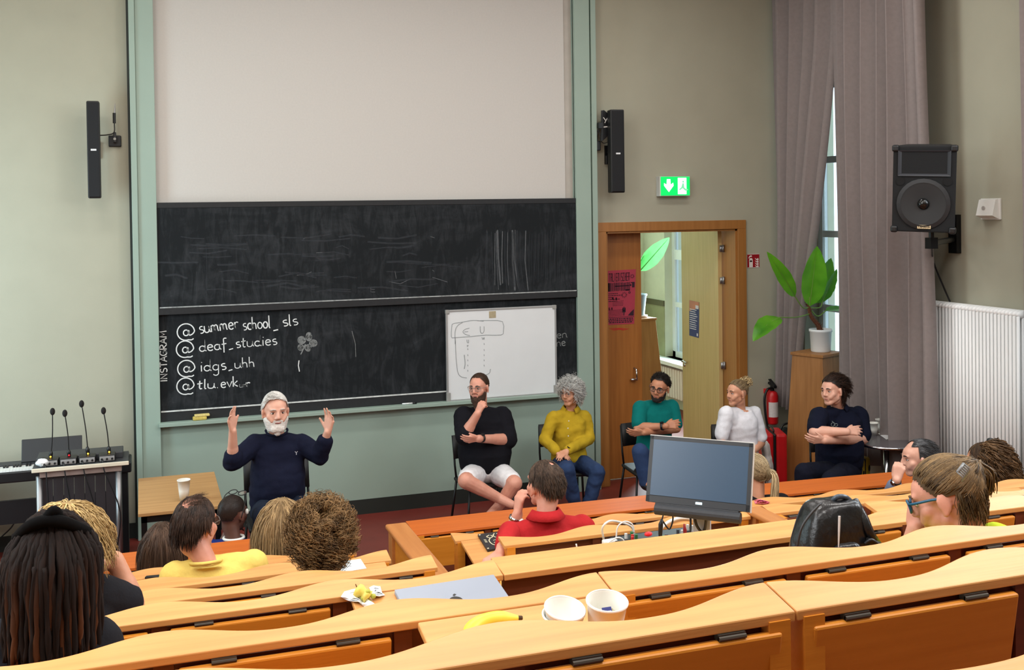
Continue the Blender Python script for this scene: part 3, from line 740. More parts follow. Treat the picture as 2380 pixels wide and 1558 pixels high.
# wooden barriers beside the steps
def barrier(label, x0, x1, y0, y1, ztop, zb=0.0):
    t = thing('barrier', ((x0+x1)/2, (y0+y1)/2, 0), label, 'partition')
    obj('cap_rail', MB().span((x0, y0, ztop-.03), (x1, y1, ztop)), M_BARR, t, bevel=.012, seg=3)
    obj('side_board', MB().span((x0+.035, y0+.06, zb), (x1-.02, y1-.06, ztop-.03)), M_DESKEDGE, t)
    obj('post', MB().span((x0+.015, y1-.11, zb), (x1-.01, y1-.02, ztop-.03)), M_BARR, t, bevel=.004)
    obj('post', MB().span((x0+.015, y0+.02, zb), (x1-.01, y0+.11, ztop-.03)), M_BARR, t, bevel=.004)
    return t
barrier('wooden half-height barrier with rounded cap beside the aisle steps', 1.345, 1.475, -5.6, -3.76, 1.0)
barrier('wooden side wall of the control desk under the monitor', 3.12, 3.23, -6.15, -4.86, 1.20)
# ================================================================== fixtures on the walls
def qrot(a, b):   # helper: unit vectors along and up
    return (Vector(b)-Vector(a)).normalized()
# slim column loudspeakers
def column_speaker(px0, py0, px1, py1, Y, label, yaw, side):
    a = atY(px0, py0, Y); b = atY(px1, py1, Y); c = (a+b)/2; w, h, dp = abs(b.x-a.x)*.94, abs(a.z-b.z), .12
    t = thing('column_loudspeaker', (c.x, c.y, b.z), label, 'loudspeaker', 'slim wall loudspeakers')
    R = rotz(yaw)
    obj('cabinet', MB().box((c.x, c.y+dp/2, c.z), (w, dp, h), R), M_BLACK, t, bevel=.012)
    f = R @ Vector((0, -1, 0))
    obj('grille', MB().box(Vector((c.x, c.y+dp/2, c.z))+f*(dp/2+.004), (w*.86, .012, h*.97), R), M_GRILL, t, bevel=.004)
    obj('badge', MB().box(Vector((c.x, c.y+dp/2, atY(0, (py0+py1)/2, Y).z-.0))+f*(dp/2+.012), (.045, .004, .016), R), mat('badge_silver', (208, 210, 212), .4), t)
    br = MB().cyl((c.x, c.y+dp, c.z), (c.x+side*.02, -.005, c.z), .018, 10).box((c.x+side*.02, -.012, c.z), (.08, .02, .14))
    obj('bracket', br, M_BLACKM, t)
    return t
column_speaker(199, 234, 236, 461, -.26, 'slim black column loudspeaker on the wall left of the green post', 0, 0)
column_speaker(1420, 254, 1455, 448, -.26, 'slim black column loudspeaker on the wall above the exit sign', -.12, 0)
# microphone antenna with its wall plate (left)
def plate_at(px, py, s, Y=-.02): 
    c = atY(px, py, Y); return c
c = atY(267, 328, -.03)
an = thing('antenna', (c.x, -.02, c.z), 'small black paddle antenna on a wall plate beside the left loudspeaker', 'antenna')
obj('wall_plate', MB().box((c.x, -.012, c.z), (.105, .024, .10)), M_BLACK, an, bevel=.008)
obj('arm', MB().box((c.x, -.05, c.z+.03), (.024, .07, .09)), M_BLACK, an, bevel=.004)
obj('bolt', MB().cyl((c.x, -.085, c.z+.015), (c.x, -.095, c.z+.015), .012, 10), M_CHROME, an)
top = atY(269, 240, -.09); mid = atY(267, 276, -.09)
obj('connector', MB().cyl((c.x, -.09, mid.z-.04), (c.x, -.09, mid.z+.05), .013, 10), M_BLACK, an)
obj('blade', MB().tube([(c.x+.004, -.09, mid.z+.05), (c.x+.008, -.09, top.z)], [.008, .0015], 6), M_STEEL, an)
obj('cable', MB().tube(bez([(c.x, -.09, mid.z-.04), (c.x-.005, -.09, mid.z-.12), (c.x-.06, -.08, c.z+.05), (c.x-.14, -.07, c.z+.045)], 20), .005, 6), M_BLACK, an)
# shark-fin antenna (right)
c = atY(1386, 339, -.06)
an = thing('antenna', (c.x, -.02, c.z), 'black fin-shaped antenna with white Y mark beside the right loudspeaker', 'antenna')
obj('wall_plate', MB().box((c.x, -.04, c.z), (.085, .08, .10)), M_BLACK, an, bevel=.008)
Yf = -.13
pts = [(1398, 257), (1404, 256), (1411, 262), (1416, 274), (1418, 290), (1417, 305), (1411, 318), (1402, 327), (1397, 328), (1398, 300)]
poly = [atY(x, y, Yf) for x, y in pts]
obj('fin', MB().prism([(p.x, p.z) for p in poly], (0, .012, 0), (0, Yf, 0)), M_BLACK, an)
def ymark(l): return [atY(x, y, Yf-.003) for x, y in l]
obj('y_mark', MB().ribbon(ymark([(1402.5, 273), (1407.5, 280)]), .008, (0, -1, 0)).ribbon(ymark([(1413.5, 271.5), (1409, 279), (1405.5, 286)]), .008, (0, -1, 0)), M_WHITE, an)
obj('label_bar', MB().ribbon(ymark([(1403, 295.5), (1412.5, 294.5)]), .012, (0, -1, 0)), M_WHITE, an)
q = atY(1396, 292, Yf)
obj('clamp', MB().box((q.x, Yf+.01, q.z), (.05, .05, .055)).tube([(q.x, Yf+.02, q.z), (q.x-.02, -.08, q.z-.1), (c.x, -.06, c.z)], .01, 6), M_BLACK, an)
q = atY(1412, 372, -.08)
obj('hook', MB().box((q.x, -.06, q.z), (.035, .05, .09)), M_BLACK, an, bevel=.006)
obj('cable', MB().tube(bez([atY(1394, 305, -.1), atY(1396, 325, -.1), atY(1404, 333, -.1), atY(1420, 327, -.1)], 16), .004, 6), M_BLACK, an)

# ------------------------------------------------------------------ green exit sign, lit from inside
a, b = atY(1536, 411, -.085), atY(1603, 454, -.085)
ex = thing('exit_sign', ((a.x+b.x)/2, 0, b.z), 'lit green exit sign with white down arrow above the door', 'sign')
obj('housing', MB().span((a.x-.012, -.08, b.z-.008), (b.x+.006, 0, a.z+.004)), mat('sign_housing', (200, 204, 200), .5), ex, bevel=.004)
obj('face', MB().span((a.x, -.088, b.z), (b.x, -.080, a.z)), mat('sign_green', (0, 150, 64), .4, .02, emit=((0, 230, 100), 1.5)), ex)
w, h = b.x-a.x, a.z-b.z
def eu(u, v, o=-.090): return Vector((a.x+u*w, o, a.z-v*h))
M_SIGNW = mat('sign_white', (240, 255, 248), .5, .0, emit=((225, 255, 240), 2.6))
obj('arrow', MB().add([eu(.20, .13), eu(.32, .13), eu(.33, .42), eu(.42, .32), eu(.43, .48), eu(.265, .82), eu(.10, .48), eu(.10, .34), eu(.19, .42)], [tuple(range(9))]), M_SIGNW, ex)
obj('doorway_symbol', MB().add([eu(.58, .06), eu(.88, .06), eu(.88, .94), eu(.58, .94)], [(0,1,2,3)]), M_SIGNW, ex)
rm = MB().add([eu(.74, .34, -.0915), eu(.79, .36, -.0915), eu(.80, .58, -.0915), eu(.88, .68, -.0915), eu(.93, .66, -.0915), eu(.93, .72, -.0915), eu(.84, .76, -.0915), eu(.74, .62, -.0915), eu(.66, .72, -.0915), eu(.60, .70, -.0915), eu(.70, .56, -.0915)], [tuple(range(11))])
rm.add([eu(.765+.03*math.cos(t), .27+.06*math.sin(t), -.0915) for t in np.linspace(0, 5.7, 10)], [tuple(range(10))])
obj('running_figure', rm, mat('sign_green_figure', (120, 215, 160), .4, .0, emit=((120, 225, 165), .9)), ex)
# ------------------------------------------------------------------ fire extinguisher sign
a, b = atY(1737, 591, -.004), atY(1765, 622, -.004)
fs = thing('fire_sign', ((a.x+b.x)/2, 0, b.z), 'square red sign with white extinguisher and flames beside the door frame', 'sign')
obj('plate', MB().span((a.x, -.004, b.z), (b.x, 0, a.z)), mat('sign_red', (150, 14, 28), .4, .03), fs)
w, h = b.x-a.x, a.z-b.z
def su(u, v): return Vector((a.x+u*w, -.0055, a.z-v*h))
sm = MB()
sm.add([su(.14, .96), su(.14, .42), su(.20, .30), su(.38, .30), su(.44, .42), su(.44, .96)], [tuple(range(6))])
sm.add([su(.08, .30), su(.16, .14), su(.30, .08), su(.40, .14), su(.32, .22), su(.22, .20), su(.14, .32)], [tuple(range(7))])
for k in range(4):
    v = .28+.17*k
    sm.add([su(.62, v), su(.74, v+.10), su(.90, v+.02), su(.94, v+.16), su(.80, v+.20), su(.68, v+.12)], [tuple(range(6))])
sm.quad(su(.0, .0), su(1, .0), su(1, .03), su(0, .03)); sm.quad(su(.0, .97), su(1, .97), su(1, 1), su(0, 1))
obj('symbol', sm, mat('sign_symbol', (226, 216, 212), .6), fs)
obj('symbol_label', MB().quad(*[v+Vector((0, -.001, 0)) for v in (su(.19, .46), su(.38, .46), su(.38, .58), su(.19, .58))]), mat('sign_dark', (50, 6, 12), .5), fs)

# ------------------------------------------------------------------ radiator on the right wall
RXF = XR-.14
y0 = atX(2160, 760, RXF).y; y1 = atX(2371, 760, RXF).y; zt = atX(2172, 700, RXF).z
rd = thing('radiator', (RXF, (y0+y1)/2, 0), 'tall white column radiator on the wall beside the curtain', 'radiator')
NF = 26; st = (y1-y0)/NF
for i in range(NF):
    yc = y0+st*(i+.5)
    m = MB()
    for dx in (.0, .05, .10): m.tube([(RXF+dx, yc, .22), (RXF+dx, yc, zt-.05)], .0148, 8)
    m.ell((RXF+.05, yc, zt-.035), (.075, abs(st)*.56, .035), nu=10, nv=6)
    m.ell((RXF+.05, yc, .23), (.075, abs(st)*.56, .035), nu=10, nv=6)
    obj('fin', m, mat('radiator_white', (240, 242, 243), .4, .01), rd, smooth=True)
obj('pipe', MB().cyl((RXF+.05, y0+st*2, 0), (RXF+.05, y0+st*2, .23), .012, 8), M_WHITE, rd, smooth=True)
# ------------------------------------------------------------------ small white alarm box
a = atX(2270, 462, XR-.06); b = atX(2313, 511, XR-.06)
al = thing('alarm_sounder', (XR, (a.y+b.y)/2, b.z), 'small white wedge-shaped alarm box on the wall by the big loudspeaker', 'alarm box')
yy0, yy1 = a.y, b.y
obj('base_plate', MB().span((XR-.02, yy1-.01, b.z), (XR, yy0, a.z)), M_WHITE, al, bevel=.004)
obj('wedge', MB().prism([(XR-.02, a.z-.005), (XR-.05, a.z-.01), (XR-.085, b.z+.035), (XR-.05, b.z+.02), (XR-.02, b.z+.01)], (0, yy0-yy1-.02, 0), (0, yy1+.005, 0), (1, 0, 0), (0, 0, 1)), M_WHITE, al)
dsc = atX(2285, 484, XR-.075)
obj('disc', MB().cyl((XR-.068, dsc.y, dsc.z), (XR-.076, dsc.y, dsc.z), .018, 16), mat('disc_grey', (178, 174, 172), .6), al)
# ------------------------------------------------------------------ big black loudspeaker on a swivel bracket
SX = 6.45
tl, tr, bl, br_ = atX(2082, 350, SX-.05), atX(2212, 342, SX-.18), atX(2088, 534, SX-.05), atX(2202, 526, SX-.18)
# a cabinet turned towards the audience
cy = (tl.y+tr.y)/2; cz = (tl.z+bl.z)/2
fc = atX(2147, 440, 5.9)
ls = thing('loudspeaker', (fc.x, fc.y, bl.z), 'big black loudspeaker with horn and woofer on a wall bracket by the curtain', 'loudspeaker')
va = math.atan2(fc.x-0, fc.y+10)      # direction camera -> speaker in plan
R = rotz(-va-.10) @ rotx(math.radians(5)) @ roty(math.radians(2.2))
dist = (fc-CAM).length; W = 130/FPX*dist*1.0; H = 188/FPX*dist; Dp = .34
def sp(x, y, z): return fc+R @ Vector((x, y, z))
cb = MB(); poly = [(-W/2, 0), (W/2, 0), (W/2*.72, Dp), (-W/2*.72, Dp)]
cb.prism(poly, R @ Vector((0, 0, H)), sp(0, 0, -H/2), R @ Vector((1, 0, 0)), R @ Vector((0, 1, 0)))
obj('cabinet', cb, mat('speaker_carpet', (17, 18, 20), .9, .3, 200, .3, 500), ls, bevel=.012)
for sx_, sz_ in ((-1, 1), (1, 1), (-1, -1), (1, -1)): obj('corner', MB().box(sp(sx_*(W/2-.02), .01, sz_*(H/2-.02)), (.055, .055, .055), R), M_BLACK, ls, bevel=.014)
hz, hw, hh = H*.30, W*.39, H*.135
o4 = [sp(-hw, -.008, hz-hh), sp(hw, -.008, hz-hh), sp(hw, -.008, hz+hh), sp(-hw, -.008, hz+hh)]
i4 = [sp(-hw*.28, .06, hz-hh*.15), sp(hw*.28, .06, hz-hh*.15), sp(hw*.28, .06, hz+hh*.75), sp(-hw*.28, .06, hz+hh*.75)]
o4f = [sp(-hw*1.06, -.012, hz-hh*1.10), sp(hw*1.06, -.012, hz-hh*1.10), sp(hw*1.06, -.012, hz+hh*1.10), sp(-hw*1.06, -.012, hz+hh*1.10)]
hm = MB().add(o4+i4, [(0,1,5,4),(1,2,6,5),(2,3,7,6),(3,0,4,7),(4,5,6,7)]).add(o4f+o4, [(0,1,5,4),(1,2,6,5),(2,3,7,6),(3,0,4,7)])
obj('horn', hm, mat('horn_grey', (40, 42, 48), .5, .05), ls)
def disc(r0, y0_, r1, y1_, zc, n=28):
    m = MB(); k = 0
    vs = [sp(r0*math.cos(2*PI*i/n), y0_, zc+r0*math.sin(2*PI*i/n)) for i in range(n)]+[sp(r1*math.cos(2*PI*i/n), y1_, zc+r1*math.sin(2*PI*i/n)) for i in range(n)]
    m.add(vs, [(i, (i+1) % n, n+(i+1) % n, n+i) for i in range(n)]); return m
wz = -H*.17; wr = W*.40
obj('woofer_rim', disc(wr*1.06, -.012, wr*.9, -.018, wz), mat('rim_black', (26, 27, 30), .5), ls)
obj('woofer_cone', disc(wr*.92, -.016, wr*.2, -.0005, wz), mat('cone_black', (30, 31, 33), .6), ls, smooth=True)
obj('dust_cap', MB().ell(sp(0, -.006, wz), (wr*.24, .03, wr*.24), R), mat('cap_gloss', (16, 17, 18), .15), ls, smooth=True)
pm = MB()
for s in (-1, 1):
    n = 16; vs = [sp(s*W*.37+W*.07*math.cos(2*PI*i/n), -.006, H*.09+W*.07*math.sin(2*PI*i/n)) for i in range(n)]; pm.add(vs, [tuple(range(n))])
obj('port', pm, mat('port_black', (6, 6, 7), .9), ls)
# badge with the maker's lettering
obj('badge', MB().box(sp(W*.02, -.012, -H*.435), (W*.21, .008, H*.042), R), mat('badge_cream', (212, 190, 150), .5), ls)
gl = MB()
def bletter(ch, u0, u1):
    z0, z1 = -H*.435-H*.014, -H*.435+H*.014; t = (u1-u0)*.26
    def q(a, b, c, d): gl.quad(*[sp(a[0], -.0175, a[1]), sp(b[0], -.0175, b[1]), sp(c[0], -.0175, c[1]), sp(d[0], -.0175, d[1])][::1]) if False else gl.add([sp(a[0], -.0175, a[1]), sp(b[0], -.0175, b[1]), sp(c[0], -.0175, c[1]), sp(d[0], -.0175, d[1])], [(0,1,2,3)])
    um = (u0+u1)/2; zm = (z0+z1)/2
    def bar(p, r):
        v = Vector((r[0]-p[0], r[1]-p[1])); nrm = Vector((-v.y, v.x)).normalized()*t/2
        q((p[0]-nrm.x, p[1]-nrm.y), (r[0]-nrm.x, r[1]-nrm.y), (r[0]+nrm.x, r[1]+nrm.y), (p[0]+nrm.x, p[1]+nrm.y))
    if ch == 'Y': bar((u0, z1), (um, zm)); bar((u1, z1), (um, zm)); bar((um, zm), (um, z0))
    if ch == 'A': bar((u0, z0), (um, z1)); bar((u1, z0), (um, z1)); bar((u0+t, zm-t*.4), (u1-t, zm-t*.4))
    if ch == 'M': bar((u0, z0), (u0, z1)); bar((u1, z0), (u1, z1)); bar((u0, z1), (um, zm)); bar((u1, z1), (um, zm))
    if ch == 'H': bar((u0, z0), (u0, z1)); bar((u1, z0), (u1, z1)); bar((u0, zm), (u1, zm))
for i, chh in enumerate('YAMAHA'):
    u = W*.02-W*.095+i*W*.0325; bletter(chh, u, u+W*.024)
obj('badge_lettering', gl, M_BLACK, ls)
# bracket to the wall
bk = MB(); p0 = sp(.05, .16, -H/2-.005); wallp = atX(2220, 540, XR-.02)
bk.cyl(p0, p0+Vector((0, 0, -.13)), .022, 10).box(p0+Vector((0, 0, -.10)), (.07, .07, .09))
bk.tube([p0+Vector((0, 0, -.10)), Vector((XR-.05, wallp.y, p0.z-.10))], .026, 8)
bk.span((XR-.05, wallp.y-.05, p0.z-.22), (XR, wallp.y+.05, p0.z+.12))
obj('bracket', bk, M_BLACKM, ls)
obj('cable', MB().tube(bez([p0+Vector((0, 0, -.10)), atX(2170, 610, 6.6), atX(2192, 665, 6.7), atX(2208, 702, 6.74)], 16), .008, 6), M_BLACK, ls)

# ------------------------------------------------------------------ curtains
def curtain(label, X, fy0, fy1, z0, z1, pleats, amp, seed):
    """fy0(t), fy1(t): edges along the wall as functions of t=0 bottom .. 1 top"""
    random.seed(seed); ph = [random.uniform(-.4, .4) for _ in range(pleats+2)]
    nu, nv = pleats*10, 22; m = MB()
    for j in range(nv+1):
        t = j/nv; ya, yb = fy0(t), fy1(t)
        for i in range(nu+1):
            u = i/nu; p = u*pleats; k = int(p)
            a = amp*(.75+.25*math.sin(k*2.3+seed))*(1+.25*(1-t))
            x = X+a*math.sin(2*PI*p+ph[min(k, pleats)]*.6)+.02*math.sin(5*t+k)
            yv = ya+(yb-ya)*(u+.012*math.sin(4*PI*p))
            m.v.append((x, yv, z0+(z1-z0)*t))
    for j in range(nv):
        for i in range(nu):
            a = j*(nu+1)+i; m.f.append((a, a+1, a+nu+2, a+nu+1))
    t = thing('curtain', (X, (fy0(.5)+fy1(.5))/2, z0), label, 'curtain', 'grey curtains')
    c = obj('cloth', m, M_CURTAIN, t, smooth=True)
    sd = c.modifiers.new('thick', 'SOLIDIFY'); sd.thickness = .004
    return t
def yat(px, X=6.5): return X*math.cos(YAW+math.atan((px-1190)/FPX))/math.sin(YAW+math.atan((px-1190)/FPX))-10
# heights of the hem
hemL = atX(1842, 950, 6.5).z
def ledge(t):   # free edge of the left curtain, pulled back towards the corner lower down
    pts = [(0, yat(1852)), (.2, yat(1872)), (.42, yat(1903)), (.62, yat(1928)), (.80, yat(1949)), (1, yat(1952))]
    for (a, va_), (b, vb) in zip(pts, pts[1:]):
        if t <= b: return va_+(vb-va_)*(t-a)/(b-a)
    return pts[-1][1]
curtain('grey curtain drawn back towards the corner, behind the potted plant', 6.50, lambda t: -.06-.03*(1-t), ledge, hemL, 5.45, 5, .085, 1)
curtain('wide grey curtain hanging between the plant and the radiator', 6.46, lambda t: yat(1944, 6.46)+.01*t, lambda t: yat(2154+24*(1-t), 6.46), .42, 5.45, 7, .115, 5)
curtain('sliver of grey curtain beyond the radiator at the picture edge', 6.50, lambda t: yat(2374+4*max(0, t-.3)), lambda t: -5.3, .42, 5.45, 9, .06, 9)
struct(obj('trim_9', MB().span((6.42, -5.6, 5.45), (6.58, -.02, 5.5)), M_WINF))
# ================================================================== plants, luggage, front-of-room furniture
def leaf(mb, base, tip, width, nrm, droop=0.0, wavy=.0, n=14, fold=.25):
    base = Vector(base); tip = Vector(tip); d = tip-base; L = d.length; t = d.normalized(); nrm = Vector(nrm); nrm = (nrm-t*nrm.dot(t)).normalized(); s = t.cross(nrm)
    k = len(mb.v); cols = 5
    for i in range(n+1):
        u = i/n; w = width*(math.sin(PI*min(1, u**.8*1.0))**.75)*(1 if u < .98 else .3)+.001
        c = base+d*u+nrm*(droop*math.sin(PI*u))
        for j in range(cols):
            v = (j/(cols-1)-.5)*2
            mb.v.append(tuple(c+s*(v*w/2)+nrm*(fold*abs(v)*w/2+wavy*math.sin(u*26+v*2)*abs(v)*w)))
    for i in range(n):
        for j in range(cols-1):
            a = k+i*cols+j; mb.f.append((a, a+1, a+cols+1, a+cols))
def leafmat(name, c1, c2, glow=.25):
    m = mat(name, c1, .35, rgb2=c2, scale=6); nt = m.node_tree; b = nt.nodes['Principled BSDF']
    out = nt.nodes['Material Output']; tr = nt.nodes.new('ShaderNodeBsdfTranslucent'); tr.inputs['Color'].default_value = (*lin(c2), 1)
    mx = nt.nodes.new('ShaderNodeMixShader'); mx.inputs[0].default_value = .5
    nt.links.new(b.outputs[0], mx.inputs[1]); nt.links.new(tr.outputs[0], mx.inputs[2]); nt.links.new(mx.outputs[0], out.inputs[0])
    return m
M_LEAF1 = leafmat('plant_leaf', (60, 140, 30), (120, 200, 50))
M_LEAF2 = leafmat('foyer_leaf', (40, 120, 50), (90, 170, 90))
def pedestal(label, cx, cy, ht, rt, rb, rz, cap=.03):
    t = thing('pedestal', (cx, cy, 0), label, 'pedestal', 'tapering wooden plant stands')
    R = rotz(rz)
    def ring(r, z): return [Vector((cx, cy, z))+R @ Vector((a*r, b*r, 0)) for a, b in ((-1,-1),(1,-1),(1,1),(-1,1))]
    obj('shaft', MB().add(ring(rb, 0)+ring(rt*.93, ht-cap), [(0,1,5,4),(1,2,6,5),(2,3,7,6),(3,0,4,7),(4,5,6,7),(3,2,1,0)]), M_PED, t, bevel=.004)
    obj('cap', MB().add(ring(rt, ht-cap)+ring(rt, ht), [(0,1,5,4),(1,2,6,5),(2,3,7,6),(3,0,4,7),(4,5,6,7),(3,2,1,0)]), M_PED, t, bevel=.004)
    return t
PY = -.82
pc = atY(1899, 818, PY); pc.x -= .0
pedestal('wooden plant stand by the curtain carrying the white pot', pc.x, PY, pc.z, .19, .245, .38)
pl = thing('potted_plant', (pc.x+.02, PY, pc.z), 'big-leaved green plant in a white pot on the stand by the window', 'plant')
px_, pz = pc.x+.045, pc.z
obj('pot', MB().lathe([(.001, 0), (.092, 0), (.098, .01), (.108, .20), (.116, .205), (.116, .23), (.104, .23), (.100, .18), (.001, .18)], (px_, PY, pz), 28), M_POT, pl, smooth=True)
obj('soil', MB().lathe([(.001, .20), (.101, .195)], (px_, PY, pz), 20), M_SOIL, pl)
tr = MB(); tp = [Vector((px_, PY, pz+.18)), Vector((px_-.03, PY, pz+.27)), atY(1885, 735, PY), atY(1878, 705, PY)]
tr.tube(bez(tp, 14), [.03-.0012*i for i in range(15)][:len(bez(tp, 14))], 8)
for k in range(26):
    q = bez(tp, 14)[random.randint(2, 12)]; an = random.uniform(0, 6.28)
    tr.tube([q, q+Vector((math.cos(an)*.05, math.sin(an)*.05, random.uniform(-.03, .05)))], [.005, .001], 4)
obj('stem', tr, mat('bark_brown', (96, 56, 34), .9, .3, 40, .4, 80), pl)
def leafobj(stalk, tip, w, nrm, parent, m, droop=0, wavy=.03, fold=.25):
    mb = MB(); leaf(mb, stalk[-1], tip, w, nrm, droop, wavy, fold=fold); lo = obj('leaf', mb, m, parent, smooth=True)
    mb = MB().tube(bez(stalk, 14), .006, 6)
    d = Vector(tip)-Vector(stalk[-1]); nn = Vector(nrm).normalized()
    mid = [Vector(stalk[-1])+d*u+ (nn-d.normalized()*nn.dot(d.normalized())).normalized()*(droop*math.sin(PI*u)-.002) for u in (0, .25, .5, .75, .95)]
    mb.tube(mid, [.006, .005, .004, .003, .001], 6)
    obj('stalk', mb, mat('stalk_green', (110, 150, 60), .5), lo)
tops = atY(1880, 715, PY)
leafobj([tops, atY(1881, 690, PY-.03), atY(1882, 712, PY-.02)], atY(1899, 572, PY-.08), .27, (-.15, -1, .1), pl, M_LEAF1, wavy=.02)
leafobj([tops, atY(1866, 715, PY-.1), atY(1848, 690, PY-.15)], atY(1782, 585, PY-.3), .15, (-.6, -.6, .6), pl, M_LEAF1, .02)
leafobj([atY(1882, 730, PY), atY(1850, 738, PY-.15), atY(1812, 738, PY-.25)], atY(1750, 794, PY-.4), .20, (-.2, -.5, 1), pl, M_LEAF1, .05, fold=.15)
leafobj([tops, atY(1895, 700, PY+.05), atY(1898, 705, PY+.05)], atY(1932, 600, PY+.15), .25, (.2, -1, .1), pl, M_LEAF1)
leafobj([tops, atY(1905, 715, PY-.0), atY(1912, 700, PY+.0)], atY(1945, 625, PY-.02), .16, (.5, -1, .2), pl, M_LEAF1)
leafobj([tops, atY(1900, 735, PY+.02), atY(1920, 722, PY+.05)], atY(1968, 716, PY+.14), .10, (.1, -.5, 1), pl, M_LEAF1)
# foyer plant stand + plant, seen through the doorway
FY = 2.3
fc2 = atY(1484, 738, FY)
pedestal('wooden plant stand in the foyer, seen through the doorway', fc2.x, FY, fc2.z, .17, .26, .1)
fp = thing('potted_plant', (fc2.x, FY, fc2.z), 'plant with big pale leaf in a grey-blue pot in the foyer', 'plant')
obj('pot', MB().lathe([(.001, 0), (.075, 0), (.075, .02), (.105, .28), (.115, .28), (.115, .30), (.10, .30), (.09, .26), (.001, .26)], (fc2.x, FY, fc2.z), 24), mat('pot_bluegrey', (140, 158, 172), .5), fp, smooth=True)
obj('saucer', MB().lathe([(.001, .0), (.11, 0), (.12, .03), (.001, .03)], (fc2.x, FY, fc2.z), 20), mat('saucer_pink', (196, 168, 156), .6), fp, smooth=True)
base = Vector((fc2.x, FY, fc2.z+.28))
leafobj([base, atY(1484, 650, FY), atY(1488, 630, FY)], atY(1556, 552, FY-.1), .22, (-.5, -.9, .3), fp, M_LEAF2, wavy=.05)
leafobj([base, atY(1478, 640, FY), atY(1480, 620, FY)], atY(1535, 580, FY+.2), .22, (.3, -.9, -.3), fp, M_LEAF2, wavy=.04)
leafobj([base, atY(1470, 650, FY), atY(1462, 630, FY)], atY(1420, 560, FY), .25, (.3, -.9, .3), fp, M_LEAF2)

# ------------------------------------------------------------------ fire extinguisher on the wall
c = atY(1795, 940, -.13); zb = atY(1799, 985, -.13).z; ztop = atY(1799, 908, -.13).z; r = .062
fe = thing('fire_extinguisher', (c.x, -.13, zb), 'red fire extinguisher with black hose hanging beside the curtain', 'fire extinguisher')
obj('cylinder', MB().lathe([(.001, 0), (r*.9, 0), (r, .015), (r, ztop-zb-.05), (r*.8, ztop-zb-.015), (.025, ztop-zb), (.001, ztop-zb)], (c.x, -.13, zb), 24), M_REDP, fe, smooth=True)
obj('valve', MB().cyl((c.x, -.13, ztop), (c.x, -.13, ztop+.05), .022, 12).box((c.x-.01, -.15, ztop+.065), (.04, .12, .025), rotx(.3)).box((c.x-.01, -.15, ztop+.09), (.035, .12, .012), rotx(.5)), M_BLACK, fe, bevel=.003)
lab = MB(); n = 10
for i in range(n): 
    a0, a1 = math.radians(200+i*13), math.radians(200+(i+1)*13); k = r+.0015
    lab.quad((c.x+k*math.cos(a0), -.13+k*math.sin(a0), zb+.08), (c.x+k*math.cos(a1), -.13+k*math.sin(a1), zb+.08), (c.x+k*math.cos(a1), -.13+k*math.sin(a1), zb+.24), (c.x+k*math.cos(a0), -.13+k*math.sin(a0), zb+.24))
obj('instruction_label', lab, mat('label_white', (214, 206, 204), .6, .06, 60), fe, smooth=True)
obj('hose', MB().tube(bez([(c.x-.02, -.15, ztop+.03), (c.x-.08, -.16, ztop+.02), (c.x-.115, -.16, ztop-.08), (c.x-.10, -.16, ztop-.28), (c.x-.07, -.16, ztop-.42)], 24), .013, 8), M_BLACK, fe, smooth=True)
obj('wall_hook', MB().box((c.x, -.035, ztop-.02), (.05, .07, .05)), M_REDP, fe)

# ------------------------------------------------------------------ suitcases
def suitcase(name, label, c, w, d, h, m, rz, grooves=4, spots=None):
    t = thing(name, (c[0], c[1], 0), label, 'suitcase')
    R = rotz(rz); C = Vector((c[0], c[1], 0))
    def P(v): return C+R @ Vector(v)
    for s in (-1, 1):
        obj('shell_half', MB().box(P((s*(d/4+.006), 0, .06+h/2)), (d/2-.004, w, h), R), m, t, bevel=.03, seg=3)
    obj('zip_band', MB().box(P((0, 0, .06+h/2)), (.03, w-.01, h-.01), R), M_BLACK, t, bevel=.01)
    for s in (-1, 1):
        for q in (-1, 1):
            obj('wheel', MB().cyl(P((s*d*.3, q*(w/2-.05)-.012, .028)), P((s*d*.3, q*(w/2-.05)+.012, .028)), .028, 12), M_BLACK, t)
    obj('handle', MB().tube(bez([P((0, -.10, .06+h)), P((0, -.09, .09+h)), P((0, .09, .09+h)), P((0, .10, .06+h))], 12), .010, 8), M_BLACK, t, smooth=True)
    if spots:
        sm = MB()
        for k in range(3):
            sm.ell(P((-d/2+d*.18, -w/2-.002, .06+h*(.25+.25*k))), (.022, .004, .03), R); sm.ell(P((d/2-d*.2, -w/2-.002, .06+h*(.3+.25*k))), (.022, .004, .03), R)
        tag(obj('spots', sm, M_BLACK, t), kind='stuff')
    return t
cz = atY(1803, 1115, -.75); sh = atY(1800, 994, -.75).z
suitcase('suitcase', 'bright red hard suitcase standing beside the plant stand', (atY(1798, 1060, -.75).x-.02, -.74), .34, .24, max(.45, sh-.09), M_REDP, -.35)
c = atY(1828, 990, -.40)
bg2 = thing('duffel_bag', (c.x, -.42, 0), 'dark green bag with handle behind the red suitcase', 'bag')
obj('body', MB().ell((c.x, -.36, c.z/2-.02), (.17, .13, c.z/2), nu=20), mat('bag_dark', (22, 30, 28), .7, .2, 30, .3, 40), bg2, smooth=True)
obj('handle', MB().tube(bez([(c.x-.12, -.44, c.z-.10), (c.x-.07, -.44, c.z+.02), (c.x+.07, -.44, c.z+.02), (c.x+.12, -.44, c.z-.10)], 16), .012, 8), M_BLACK, bg2, smooth=True)

